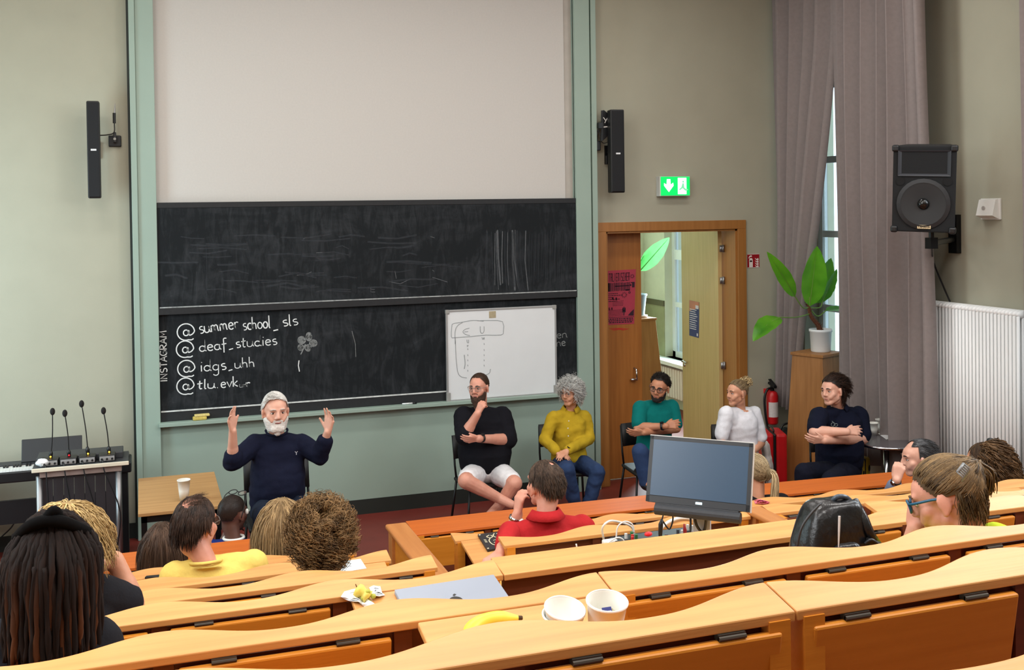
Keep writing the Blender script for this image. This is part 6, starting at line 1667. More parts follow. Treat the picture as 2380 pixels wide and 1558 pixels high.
M_JEANS = cloth('denim', (44, 62, 96)); M_NAVY = cloth('navy_knit', (20, 24, 44)); M_DARKJ = cloth('dark_jeans', (24, 32, 48))
# ------------------------------------------------------------------ the six people facing the audience
def J(px, py, Y): return atY(px, py, Y)
def hline(front=38, side=5, back=-38, temple=62):
    """hairline: front above the forehead, lower towards the back"""
    def f(az, el):
        a = abs(az)
        if a < 38: lim = lerp(front, front*.92, a/38)
        elif a < 78: lim = lerp(front*.92, side, ((a-38)/40)**1.2)
        elif a < 104: lim = side
        else: lim = lerp(side, back, min(1, (a-104)/30))
        return el > lim
    return f
BROW_W = mat('brow_white', (196, 186, 178), .8); BROW_D = mat('brow_dark', (44, 30, 24), .8); BROW_B = mat('brow_brown', (92, 66, 46), .8)

# 1 --- white-bearded person with raised hands
Y = -2.10
ch = chair('black chair under the person in dark sweater', (J(650, 1150, Y).x+.02, Y+.12, 0), 180, seat_h=.60, back=1.02, w=.50)
H = Head(J(640, 957, Y-.05), 176, -3, 0, 1.13)
pel = Vector((J(645, 1150, Y).x, Y+.03, .72)); nk = J(643, 1004, Y+.01)
sl, sr = J(592, 1034, Y+.02), J(700, 1032, Y+.02)
el1, wr1 = J(541, 1075, Y-.12), J(541, 1002, Y-.24)
el2, wr2 = J(743, 1060, Y-.12), J(762, 1004, Y-.24)
kn1, kn2 = J(612, 1200, Y-.50), J(742, 1186, Y-.45)
p = person('white-bearded person in dark sweater, both hands raised while talking', H, pel, nk, sl, sr,
    [(el1, wr1, dict(f=(-.10, -.15, 1), n=(.75, -.6, .1), side=1, curl=(.10, .16, .22, .36), spread=.14, k=1.08, thumb=(.5, .1))),
     (el2, wr2, dict(f=(.12, -.1, 1), n=(-.75, -.6, .1), side=-1, curl=(.14, .2, .30, .36), spread=.13, k=1.08, thumb=(.8, .1)))],
    180, SK_PALE, M_NAVY, M_DARKJ, [(pel+Vector((-.09, 0, -.03)), kn1, (kn1.x, kn1.y+.1, .09), (kn1.x, kn1.y-.1, .05)), (pel+Vector((.09, 0, -.03)), kn2, (kn2.x, kn2.y+.08, .09), (kn2.x+.03, kn2.y-.12, .05))],
    sleeve=(1.18, 1.62), dims=dict(wp=.19, wb=.195, wc=.185, fb=.15, fc=.13, belly=.05), fat=.004, sleeve_r=.026, wr=.007, shoes=M_BLACK, jaw=1.05)
face_bits(H, p, BROW_W, browh=.005)
h = Hair(H, 1); msk = hline(44, 0, -35)
h.cap(msk, 1.06, .6).grow(msk, 800, .034, .0036, .10, lift=.10, comb=lambda az, el: (0.1, -.7, -.7) if abs(az) > 60 else (.7, .25, .25), tone=(.3, 1), seg=5, keep=1.065)
h.done('hair', hairmat('hair_white', (176, 172, 166), (236, 234, 230)), p)
b = Hair(H, 2)
bm = MB()
for i in range(9):
    a = math.radians(-80+20*i); x, y = .062*math.sin(a), .010+.060*math.cos(a)
    bm.cone(H(x, y, -.045), H(x*.72, y*1.02+.004, -.098), .020*H.k, .021*H.k)
bm.cone(H(-.026, .080, -.042), H(.026, .080, -.042), .010*H.k, .010*H.k); bm.cone(H(-.02, .072, -.095), H(.02, .072, -.095), .026*H.k, .026*H.k)
bm.cone(H(0, .074, -.085), H(0, .066, -.122), .026*H.k, .022*H.k)
soft('beard', bm, mat('beard_white', (222, 218, 212), .9, .08, 60, .5, 260), p, .005, 2, .5, .0025, 60)
obj('mouth_line', MB().tube([H(-.020, .0895, -.0545), H(0, .0955, -.055), H(.020, .0895, -.0545)], [.0015, .003, .0015], 6), mat('mouth_dark', (120, 58, 54), .6), p, smooth=True)
lg = J(687, 1051, Y-.17)
obj('chest_logo', MB().ribbon([lg+Vector((-.010, -.04, .012)), lg+Vector((0, -.04, .004)), lg+Vector((.010, -.04, .012))], .004, (0, -1, 0)).ribbon([lg+Vector((0, -.04, .004)), lg+Vector((0, -.04, -.012))], .005, (0, -1, 0)), mat('logo_silver', (190, 196, 206), .6), p)
ring = wr1+Vector((-.012, -.03, .10))
obj('neckline', MB().tube([nk+rotz(-PI) @ Vector((.078*math.cos(a), .072*math.sin(a)-.004, .012-.030*max(0, math.sin(a)))) for a in np.linspace(0, 2*PI, 25)], .008, 6), M_NAVY, p, smooth=True)

# 2 --- bearded person in black shirt and white shorts
Y = -1.0
chair('black metal chair under the person in white shorts', (J(1128, 1080, Y).x, Y+.06, 0), 178)
H = Head(J(1113, 902, Y-.03), 222, -2, 2, 1.05)
pel = Vector((J(1128, 1075, Y).x, Y+.02, .56)); nk = J(1120, 943, Y+.02)
sl, sr = J(1078, 968, Y+.01), J(1167, 968, Y+.01)
el1, wr1 = J(1079, 1014, Y-.20), J(1110, 962, Y-.28)
el2, wr2 = J(1182, 1022, Y-.10), J(1112, 1020, Y-.34)
kn1, kn2 = J(1082, 1118, Y-.46), J(1196, 1124, Y-.44)
an1, an2 = J(1158, 1158, Y-.46), J(1160, 1176, Y-.34)
M_BLKSH = cloth('black_linen', (20, 20, 26)); M_WSH = cloth('white_shorts', (226, 224, 226))
an1.z = max(an1.z, .25); an2.z = max(an2.z, .14)
p = person('person with long brown beard in black shirt and white shorts, hand at chin', H, pel, nk, sl, sr,
    [(el1, wr1, dict(f=(.35, -.1, .8), n=(.6, .5, -.4), side=1, curl=(.9, .95, 1.0, 1.0), spread=.02, k=1.0, thumb=(.5, .6))),
     (el2, wr2, dict(f=(-1, -.05, .02), n=(.0, .8, .5), side=-1, curl=(.25, .3, .3, .35), spread=.04, k=1.0, thumb=(.4, .2)))],
    182, SK_PINK, M_BLKSH, M_WSH, [(pel+Vector((-.10, -.05, -.03)), kn1, an1, an1+Vector((.10, -.06, -.05))), (pel+Vector((.10, -.05, -.03)), kn2, an2, an2+Vector((-.12, -.08, -.05)))],
    sleeve=(1.08, 1.06), trouser=.80, dims=dict(wp=.22, wb=.235, wc=.20, fb=.16, fc=.13, belly=.06), k=1.12, armr=(.056, .046, .030), sleeve_r=.03, wr=.006, fat=.002)
face_bits(H, p, BROW_D)
h = Hair(H, 3); msk = hline(48, -2, -34)
h.cap(msk, 1.02, .3).grow(msk, 900, .009, .003, .1, lift=.3, comb=(0, -.8, 0), tone=(.1, .7), seg=3, keep=1.02)
h.done('hair', hairmat('hair_brown_short', (46, 32, 26), (86, 64, 50)), p)
bm = MB()
for i in range(9):
    a = math.radians(-80+20*i); x, y = .062*math.sin(a), .008+.060*math.cos(a)
    bm.cone(H(x, y, -.040), H(x*.68, y*1.02+.006, -.105), .015*H.k, .020*H.k)
bm.cone(H(-.026, .080, -.040), H(.026, .080, -.040), .008*H.k, .008*H.k); bm.cone(H(0, .072, -.085), H(0, .074, -.150), .032*H.k, .022*H.k); bm.cone(H(-.018, .066, -.09), H(-.01, .07, -.14), .022*H.k, .018*H.k); bm.cone(H(.018, .066, -.09), H(.01, .07, -.14), .022*H.k, .018*H.k)
soft('beard', bm, mat('beard_brown', (64, 44, 32), .9, .25, 60, .5, 260), p, .005, 2, .5, .003, 60)
glasses(H, p, mat('frame_clear', (150, 140, 132), .3), .0018, up=.004)
watch(p, wr2+Vector((.02, 0, 0)), el2, 1.05)

# 3 --- white curly hair, mustard shirt
Y = -.90
chair('black metal chair under the person in mustard shirt', (J(1322, 1060, Y).x-.02, Y+.06, 0), 192)
H = Head(J(1326, 914, Y-.03), 236, -4, 0, .98)
pel = Vector((J(1325, 1058, Y).x, Y+.03, .53)); nk = J(1326, 950, Y+.02)
sl, sr = J(1286, 971, Y), J(1359, 970, Y+.03)
el1, wr1 = J(1266, 1022, Y-.04), J(1293, 1050, Y-.28)
el2, wr2 = J(1370, 1020, Y-.02), J(1318, 1048, Y-.29)
kn1, kn2 = J(1318, 1092, Y-.46), J(1389, 1098, Y-.40)
an1, an2 = J(1342, 1148, Y-.30), J(1358, 1150, Y-.34); an1.z = .10; an2.z = .10
M_MUST = cloth('mustard_shirt', (182, 152, 38)); M_YSHOE = mat('yellow_shoe', (206, 176, 40), .6)
p = person('person with white curly hair in mustard shirt and jeans, hands in lap', H, pel, nk, sl, sr,
    [(el1, wr1, dict(f=(.75, -.5, -.3), n=(.2, .3, -1), side=-1, curl=(.25, .3, .3, .35), spread=.05, k=.92, thumb=(.4, .3))),
     (el2, wr2, dict(f=(-.85, -.4, -.25), n=(-.1, .3, -1), side=1, curl=(.3, .35, .35, .4), spread=.05, k=.92, thumb=(.4, .3)))],
    190, SK_LIGHT, M_MUST, M_JEANS, [(pel+Vector((-.08, -.03, -.02)), kn1, an1, an1+Vector((-.02, -.13, -.05))), (pel+Vector((.09, -.03, -.02)), kn2, an2, an2+Vector((.03, -.13, -.05)))],
    sleeve=(1.93, 1.93), trouser=1.9, dims=dict(wp=.165, wb=.150, wc=.155, fb=.115, fc=.115), k=.95, armr=(.046, .038, .026), wr=.009, shoes=M_YSHOE, sleeve_r=.02)
face_bits(H, p, BROW_W)
glasses(H, p, mat('frame_thin', (120, 96, 84), .3), .0013, up=.004)
h = Hair(H, 5); msk = hline(36, -8, -30)
h.cap(msk, 1.10, .35, rough=.05)
h.grow(msk, 520, .085, .0050, .10, curl=.010, freq=5, lift=.6, comb=(0, -.3, -.4), tone=(.15, 1), seg=16, keep=1.10, elr=(-40, 90))
h.grow(lambda az, el: msk(az, el) and abs(az) > 55 and el < 30, 200, .12, .0050, .25, curl=.010, freq=5, lift=.45, tone=(.15, 1), seg=16, keep=1.12)
h.done('hair', hairmat('hair_silver', (150, 148, 144), (232, 232, 228)), p)
collar(p, nk, 205, M_MUST, .070, .034, 34)
for k_, (bx, by) in enumerate(((1322, 979), (1320, 996), (1321, 1014))):
    q = J(bx, by, Y-.15-.012*k_); obj('button', MB().ell(q, (.006, .004, .006), nu=10, nv=6), M_WHITE, p, smooth=True)
watch(p, wr2, el2, 1.0, r=.027, strap=M_BLACK, face_dir=(0, -.6, 1), m=mat('watch_face_dark', (20, 20, 24), .2))

# 4 --- teal T-shirt, arms crossed
Y = -1.15
chair('black metal chair under the person in teal T-shirt', (J(1518, 1060, Y).x, Y+.06, 0), 186)
H = Head(J(1533, 901, Y-.06), 226, -10, -9, 1.05)
pel = Vector((J(1520, 1060, Y).x, Y+.02, .53)); nk = J(1524, 934, Y+.01)
sl, sr = J(1488, 949, Y), J(1561, 947, Y)
el1, wr1 = J(1483, 994, Y-.10), J(1548, 991, Y-.29)
el2, wr2 = J(1572, 996, Y-.08), J(1496, 1006, Y-.22)
kn1, kn2 = J(1487, 1050, Y-.48), J(1560, 1085, Y-.46)
an1, an2 = J(1500, 1120, Y-.50), J(1555, 1150, Y-.40); an2.z = .1
M_TEAL = cloth('teal_tshirt', (6, 104, 100))
p = person('person with black beard and glasses in teal T-shirt, arms crossed', H, pel, nk, sl, sr,
    [(el1, wr1, dict(f=(1, -.05, .12), n=(-.1, .8, -.4), side=1, curl=(.2, .25, .3, .35), spread=.06, k=1.0, thumb=(.5, .2))),
     (el2, wr2, dict(f=(-1, .2, .0), n=(0, .7, .4), side=-1, curl=(.3, .3, .3, .3), spread=.03, k=1.0, thumb=(.4, .2)))],
    184, SK_TAN, M_TEAL, M_JEANS, [(pel+Vector((-.09, -.03, -.02)), kn1, an1, an1+Vector((.04, -.12, -.05))), (pel+Vector((.09, -.03, -.02)), kn2, an2, an2+Vector((0, -.13, -.05)))],
    sleeve=(.80, .80), dims=dict(wp=.165, wb=.160, wc=.175, fb=.12, fc=.12), armr=(.054, .044, .029), sleeve_r=.02, shoes=M_BLACK)
face_bits(H, p, BROW_D, browh=.0055)
glasses(H, p, mat('frame_dark', (30, 24, 22), .3), .0022, up=.004)
h = Hair(H, 7); msk = hline(42, 0, -36)
h.cap(msk, 1.06, .3).grow(msk, 700, .030, .004, .05, lift=.35, comb=lambda az, el: (0, -.5, .5) if abs(az) < 80 else (0, -.6, -.6), curl=.002, tone=(0, 1), seg=4, keep=1.05)
h.done('hair', hairmat('hair_black', (14, 12, 12), (44, 36, 32)), p)
bm = MB()
for i in range(9):
    a = math.radians(-80+20*i); x, y = .060*math.sin(a), .008+.058*math.cos(a)
    bm.cone(H(x, y, -.038), H(x*.70, y*1.02+.004, -.092), .013*H.k, .018*H.k)
bm.cone(H(-.026, .080, -.041), H(.026, .080, -.041), .0075*H.k, .0075*H.k); bm.cone(H(-.012, .072, -.092), H(.012, .072, -.092), .024*H.k, .024*H.k)
soft('beard', bm, mat('beard_black', (28, 20, 18), .9, .25, 60, .5, 260), p, .005, 2, .5, .002, 60)
watch(p, wr1-Vector((.02, 0, 0)), el1, 1.05)

# 5 --- white T-shirt, hair in a bun
Y = -1.55
chair('black metal chair with white jacket, under the person in white T-shirt', (J(1724, 1060, Y).x, Y+.06, 0), 200)
H = Head(J(1713, 914, Y-.02), 262, -1, 0, .99)
pel = Vector((J(1725, 1065, Y).x, Y+.03, .53)); nk = J(1722, 952, Y+.01)
sl, sr = J(1688, 962, Y-.03), J(1752, 962, Y+.04)
el1, wr1 = J(1675, 1024, Y-.05), J(1700, 1060, Y-.25)
el2, wr2 = J(1770, 1030, Y+.0), J(1738, 1062, Y-.24)
kn1, kn2 = J(1700, 1110, Y-.45), J(1762, 1110, Y-.40)
M_WTEE = cloth('white_tshirt', (224, 224, 230)); M_GREYP = cloth('grey_trousers', (84, 80, 80))
p = person('person with blond-tipped bun in white T-shirt, looking sideways', H, pel, nk, sl, sr,
    [(el1, wr1, dict(f=(.7, -.4, -.5), n=(.2, .4, -1), side=-1, curl=(.3, .3, .3, .35), spread=.04, k=.9)),
     (el2, wr2, dict(f=(-.7, -.4, -.5), n=(-.2, .4, -1), side=1, curl=(.3, .3, .3, .35), spread=.04, k=.9))],
    198, SK_LIGHT, M_WTEE, M_GREYP, [(pel+Vector((-.08, -.03, -.02)), kn1, (kn1.x, kn1.y+.08, .1), (kn1.x, kn1.y-.06, .05)), (pel+Vector((.08, -.03, -.02)), kn2, (kn2.x+.02, kn2.y+.08, .1), (kn2.x+.02, kn2.y-.06, .05))],
    sleeve=(.78, .80), dims=dict(wp=.165, wb=.150, wc=.155, fb=.11, fc=.12), k=.95, armr=(.046, .038, .026), sleeve_r=.028, shoes=M_BLACK, wr=.006)
face_bits(H, p, BROW_B)
h = Hair(H, 9); msk = hline(40, 4, -34); bun = H(0, -.105, .085)
h.cap(msk, 1.03, .2).grow(msk, 420, .16, .0034, .55, lift=.05, target=lambda q: bun, tone=(.0, .5), seg=8, keep=1.04, comb=(0, -1, .4))
for k_ in range(70):
    a = h.rng.uniform(0, 6.28); e_ = h.rng.uniform(-.8, 1.2); q0 = bun+Vector((math.cos(a)*.02, math.sin(a)*.02, e_*.015))
    pts = [q0]; d = Vector((math.cos(a), math.sin(a), e_)).normalized()
    for j in range(7):
        d = (d+Vector((h.rng.uniform(-1, 1), h.rng.uniform(-1, 1), h.rng.uniform(-1, .8)))*.75).normalized(); q = pts[-1]+d*.014
        v = q-bun; q = bun+v*min(1, .062/max(v.length, .001)); pts.append(q)
    h.lock(pts, [.0042, .0042, .004, .0038, .0034, .003, .0025, .0015], h.rng.uniform(.35, 1), 5)
h.done('hair', hairmat('hair_brown_blond', (58, 40, 28), (204, 178, 132)), p)
jk = thing('jacket', (J(1785, 1080, Y+.15).x, Y+.16, .3), 'white jacket hanging over the chair behind the white T-shirt', 'jacket')
jm = MB(); ja, jb = J(1776, 1035, Y+.12), J(1792, 1120, Y+.1)
for k_ in range(7):
    u = k_/6; jm.cone(ja+Vector((.02*math.sin(u*9)+u*.05, u*.10-.02, 0)), jb+Vector((.02*math.sin(u*7)+u*.05, u*.10-.03, -.12)), .026, .032)
soft('cloth', jm, cloth('jacket_white', (210, 204, 200)), jk, .009, 2, .5, .006)

# 6 --- navy polo, dark hair, arms crossed
Y = -2.10
chair('black metal chair under the person in navy polo shirt', (J(1960, 1095, Y).x, Y+.08, 0), 205)
H = Head(J(1934, 908, Y-.04), 252, -4, 2, 1.07)
pel = Vector((J(1958, 1092, Y).x, Y+.05, .54)); nk = J(1948, 946, Y+.02)
sl, sr = J(1904, 968, Y-.04), J(1996, 966, Y+.05)
el1, wr1 = J(1893, 1004, Y-.20), J(1968, 1004, Y-.34)
el2, wr2 = J(2006, 1020, Y-.06), J(1916, 1024, Y-.30)
kn1, kn2 = J(1868, 1098, Y-.30), J(1930, 1118, Y-.46)
M_POLO = cloth('navy_polo', (16, 20, 38)); M_NTR = cloth('navy_trousers', (18, 20, 34))
p = person('person with shoulder-length dark hair in navy polo shirt, arms folded', H, pel, nk, sl, sr,
    [(el1, wr1, dict(f=(1, -.05, .05), n=(-.1, .7, -.5), side=1, curl=(.15, .2, .25, .3), spread=.07, k=1.05, thumb=(.5, .2))),
     (el2, wr2, dict(f=(-1, .25, .1), n=(0, .7, .4), side=-1, curl=(.3, .3, .3, .3), spread=.03, k=1.05))],
    200, SK_PALE, M_POLO, M_NTR, [(pel+Vector((-.11, -.04, -.03)), kn1, (kn1.x+.02, kn1.y+.05, .1), (kn1.x-.04, kn1.y-.1, .05)), (pel+Vector((.06, -.06, -.03)), kn2, (kn2.x, kn2.y+.08, .1), (kn2.x, kn2.y-.08, .05))],
    sleeve=(.82, .86), dims=dict(wp=.20, wb=.205, wc=.195, fb=.15, fc=.13, belly=.05), k=1.05, armr=(.058, .048, .032), sleeve_r=.024, shoes=M_BLACK, fat=.006, wr=.006)
face_bits(H, p, BROW_D)
h = Hair(H, 11); msk = hline(36, 0, -40)
h.cap(msk, 1.06, .2).grow(msk, 520, .10, .0046, .10, lift=.25, comb=lambda az, el: (0, -1, .05), tone=(0, .9), seg=8, keep=1.07, curl=.004, freq=3)
h.grow(lambda az, el: abs(az) > 105 and -40 < el < 25, 260, .11, .0048, .22, lift=.25, tone=(0, .8), seg=8, keep=1.09, curl=.006, freq=3)
h.done('hair', hairmat('hair_darkbrown', (22, 15, 12), (66, 46, 36)), p)
collar(p, nk, 210, M_POLO, .074, .030, 40)
sgp = J(1935, 986, Y-.20)
sg_ = obj('sunglasses', MB().tube([sgp+Vector((.016*math.cos(a)-.012, -.02, .016*math.sin(a))) for a in np.linspace(0, 6.28, 16)], .0022, 6, cap=False).tube([sgp+Vector((.016*math.cos(a)+.022, -.02, .012*math.sin(a)-.006)) for a in np.linspace(0, 6.28, 16)], .0022, 6, cap=False).tube([sgp+Vector((-.02, -.02, .03)), sgp+Vector((.02, -.02, .0))], .002, 6), mat('sunglass_grey', (120, 132, 132), .25), p, smooth=True)
# ------------------------------------------------------------------ the audience, seen from behind
def listener(label, px, py, Y, yaw, k, skin, shirt, row, pitch=0, roll=0, shoulders=None, arms=None, tr=None, dims={}, sleeve=(.8, .8), lean=.12, byaw=0, wide=.175, neck=None, ears=True, vox=.007, hk=None, sleeve_r=.016, fl=None, wr=.005, nose=1.0):
    H = Head(J(px, py, Y), yaw, pitch, roll, k)
    fl = floor_of(row) if fl is None else fl
    nkp = neck or H.c+Vector((0, -.045*k, -.155*k))
    fw = rotz(-math.radians(byaw)) @ Vector((0, 1, 0)); rg = rotz(-math.radians(byaw)) @ Vector((1, 0, 0))
    if shoulders: sl, sr = shoulders
    else: sl = nkp-rg*wide*k+Vector((0, 0, -.055)); sr = nkp+rg*wide*k+Vector((0, 0, -.055))
    sl, sr = Vector(sl), Vector(sr); mid = (sl+sr)/2
    pel = Vector((mid.x, mid.y-lean, fl+.54))
    A = []
    for i, (s_, sg) in enumerate(((sl, -1), (sr, 1))):
        if arms and arms[i]: A.append(arms[i]); continue
        el = s_+fw*.12+rg*sg*.05+Vector((0, 0, -.24)); w = el+fw*.20-rg*sg*.08; w.z = fl+.62
        A.append((el, w, dict(f=tuple(fw-rg*sg*.4), n=(0, 0, -1), side=-sg, curl=(.2, .25, .3, .3), spread=.06, k=k)))
    legs = []
    for sg in (-1, 1):
        hip = pel+rg*sg*.09+Vector((0, .04, -.03)); kn = hip+fw*.40+Vector((0, 0, .0)); an_ = Vector((kn.x, kn.y+.02, fl+.09)); legs.append((hip, kn, an_, an_+fw*.13-Vector((0, 0, .045))))
    p = person(label, H, pel, nkp, sl, sr, A, byaw, skin, shirt, tr or M_DARKJ, legs, sleeve=sleeve, dims=dict(dict(wp=.165, wb=.16, wc=.165, fb=.12, fc=.11), **dims), vox=vox, cvox=.010, wr=wr, ears=ears, sleeve_r=sleeve_r, k=k*.97, shoes=None, nose=nose)
    return p, H, nkp
M_BLKT = cloth('black_tshirt', (30, 31, 36)); M_YEL = cloth('yellow_tshirt', (232, 204, 108)); M_REDP2 = cloth('red_polo', (176, 38, 42)); M_BLUE = cloth('blue_jersey', (26, 44, 110)); M_TEAL2 = cloth('teal_top', (20, 110, 110)); M_NEON = cloth('neon_top', (196, 216, 50)); M_GREYT = cloth('grey_top', (96, 100, 108)); M_DKT = cloth('dark_top', (26, 24, 26)); M_LBLUE = cloth('grey_blue_shirt', (120, 132, 158))

# D child with brown bob
p, H, nkp = listener('child with dark brown bob sitting behind the front plank', 378, 1268, -3.62, 12, 1.05, SK_LIGHT, M_DKT, '0', wide=.14, dims=dict(wc=.135, wb=.14))
h = Hair(H, 31); msk = hline(30, -20, -45)
h.cap(msk, 1.08, .3).grow(msk, 900, .17, .0040, .30, lift=.30, comb=lambda az, el: (.6*math.sin(math.radians(az)), .6*math.cos(math.radians(az)), -.4), tone=(.0, 1), seg=9, keep=1.10, elr=(-10, 90), lvar=.12)
h.done('hair', hairmat('hair_bob', (40, 27, 20), (104, 80, 64)), p)
# G long blond hair, teal top
p, H, nkp = listener('person with long dark-blond hair and teal top behind the front plank', 656, 1212, -3.64, 8, 1.08, SK_LIGHT, M_TEAL2, '0')
h = Hair(H, 33); msk = hline(30, -20, -48)
h.cap(msk, 1.08, .35).grow(msk, 1000, .30, .0042, .30, lift=.35, comb=lambda az, el: (.7*math.sin(math.radians(az)), .5*math.cos(math.radians(az)), -.35), tone=(0, 1), seg=11, keep=1.12, elr=(-10, 90), lvar=.2, curl=.004, freq=2)
h.done('hair', hairmat('hair_darkblond', (92, 72, 48), (196, 164, 118)), p)
# F child in blue jersey with glasses pushed up
p, H, nkp = listener('child in blue jersey with white collar, glasses pushed up on the head', 541, 1196, -2.56, 42, 1.08, SK_BROWN, M_BLUE, '0', fl=0.0, wide=.15, byaw=20, dims=dict(wc=.14), pitch=-4)
h = Hair(H, 35); msk = hline(36, 2, -36)
h.cap(msk, 1.015, .3).grow(msk, 900, .004, .002, .05, lift=.5, tone=(0, 1), seg=2, keep=1.015); h.done('hair', hairmat('hair_shaved', (26, 20, 18), (56, 44, 38)), p)
obj('white_collar', MB().tube([nkp+Vector((.066*math.cos(a), .062*math.sin(a), .022)) for a in np.linspace(0, 2*PI, 25)], .010, 6), M_WHITE, p, smooth=True)
g = MB(); k = H.k
for sx in (-1, 1):
    g.tube([H(sx*.036+.028*math.cos(a), .045+.022*math.sin(a), .128+.010*math.sin(a)) for a in np.linspace(0, 2*PI, 17)], .003*k, 6, cap=False)
    g.tube(bez([H(sx*.064, .045, .128), H(sx*.083, .02, .10), H(sx*.086, -.01, .03), H(sx*.082, -.022, -.01)], 12), .0028*k, 6)
g.tube([H(-.010, .05, .132), H(.010, .05, .132)], .003*k, 6)
go = obj('glasses', g, M_BLACK, p, smooth=True)
for sx in (-1, 1): obj('lens', MB().add([H(sx*.036+.027*math.cos(a), .045+.021*math.sin(a), .128+.010*math.sin(a)) for a in np.linspace(0, 5.9, 16)], [tuple(range(16))]), M_LENS, go)
obj('ear_piece', MB().ell(H(.085, .03, .02), (.012, .014, .02)), mat('earpiece_white', (200, 204, 200), .5), p, smooth=True)
# E yellow T-shirt, thinning dark hair
sl, sr = J(408, 1340, -4.62), J(588, 1312, -4.58)
p, H, nkp = listener('person with thinning dark hair in pale yellow T-shirt', 455, 1222, -4.58, 36, 1.17, SK_PINK, M_YEL, 'a', pitch=-4, shoulders=(sl, sr), neck=J(478, 1300, -4.64), byaw=10, dims=dict(wc=.18, wb=.18))
h = Hair(H, 37); hl = hline(50, -4, -40)
def bald(c_az, c_el, rad):
    def f(az, el):
        a = math.radians(c_az); e = math.radians(c_el); v = Vector((math.sin(a)*math.cos(e), math.cos(a)*math.cos(e), math.sin(e)))
        a = math.radians(az); e = math.radians(el); w = Vector((math.sin(a)*math.cos(e), math.cos(a)*math.cos(e), math.sin(e)))
        return math.degrees(math.acos(max(-1, min(1, v.dot(w))))) < rad
    return f
bd = bald(170, 66, 24)
msk = lambda az, el: hl(az, el) and not bd(az, el)
h.cap(msk, 1.03, .2).grow(msk, 1100, .05, .0034, .22, lift=.2, comb=lambda az, el: (0, -.5, -.7), tone=(0, .7), seg=6, keep=1.04)
h.grow(lambda az, el: bd(az, el), 46, .05, .0016, .10, lift=.15, comb=(.5, .5, .3), tone=(.4, 1), seg=6, keep=1.03)
h.done('hair', hairmat('hair_dark_thin', (20, 15, 13), (92, 70, 58)), p)
glasses(H, p, mat('frame_steel', (110, 108, 104), .3, metal=.6), .0018)
obj('neck_band', MB().tube([nkp+Vector((.074*math.cos(a), .070*math.sin(a)+.004, -.012-.012*math.sin(a))) for a in np.linspace(0, 2*PI, 25)], .009, 6), M_YEL, p, smooth=True)
# I red polo, hand at the ear
sl, sr = J(1190, 1245, -4.66), J(1352, 1228, -4.62)
elA, wrA = J(1178, 1262, -4.42), J(1203, 1196, -4.45)
elB, wrB = J(1175, 1262, -4.80), J(1160, 1290, -4.86)
p, H, nkp = listener('person in red polo shirt resting head on hand, silver watch', 1266, 1128, -4.60, -14, 1.12, SK_PINK, M_REDP2, 'a', shoulders=(sl, sr), neck=J(1268, 1196, -4.66), byaw=0, dims=dict(wc=.19, wb=.19),
    arms=[(elA, wrA, dict(f=(.15, .05, 1), n=(.9, .2, 0), side=1, curl=(.6, .7, .8, .8), spread=.04, k=1.05, thumb=(.5, .5))), None], sleeve=(.75, .8), sleeve_r=.022)
h = Hair(H, 39); hl = hline(46, -4, -40); bd = bald(165, 68, 15)
msk2 = lambda az, el: hl(az, el) and not bd(az, el)
h.cap(lambda az, el: hl(az, el) and not bald(165, 68, 10)(az, el), 1.02, .25).grow(msk2, 1200, .030, .0030, .18, lift=.35, comb=lambda az, el: (0, -.4, -.7), tone=(0, 1), seg=4, keep=1.03)
h.done('hair', hairmat('hair_short_brown', (34, 26, 22), (100, 80, 66)), p)
collar(p, nkp+Vector((0, 0, -.005)), 0, M_REDP2, .080, .040, 30)
watch(p, wrA+Vector((-.005, 0, -.01)), elA, 1.1, m=M_WHITE, r=.033, strap=M_CHROME, face_dir=(.6, -.8, 0))
hb = MB(); hand(hb, J(1163, 1286, -4.88), (-.75, -.3, -.35), (.1, .2, -1), 1, (.3, .35, .4, .4), .03, 1.05)
hb.cone(J(1163, 1286, -4.88), J(1172, 1262, -4.80), .030, .036); soft('resting_hand', hb, SK_PINK, p, .006, 3)
rsv = MB().cone(J(1171, 1268, -4.81), J(1186, 1240, -4.70), .050, .060); soft('sleeve', rsv, M_REDP2, p, .009, 3, .5, .004)
# H curly brown hair
p, H, nkp = listener('person with bushy curly brown hair and bald spot', 748, 1262, -5.44, 8, 1.14, SK_PINK, M_DKT, 'b')
h = Hair(H, 41); hl = hline(40, -12, -42); bd = bald(172, 62, 17)
mskc = lambda az, el: hl(az, el) and not bd(az, el)
h.cap(mskc, 1.10, .2, rough=.06).grow(mskc, 800, .060, .0046, .04, curl=.012, freq=6, lift=.85, comb=(0, -.2, -.3), tone=(0, 1), seg=18, keep=1.11, elr=(-45, 90))
h.grow(bd, 60, .06, .002, .1, curl=.008, freq=6, lift=.3, comb=(.6, -.2, 0), tone=(.3, .9), seg=10, keep=1.04)
h.done('hair', hairmat('hair_curly_brown', (48, 33, 22), (168, 132, 88)), p)
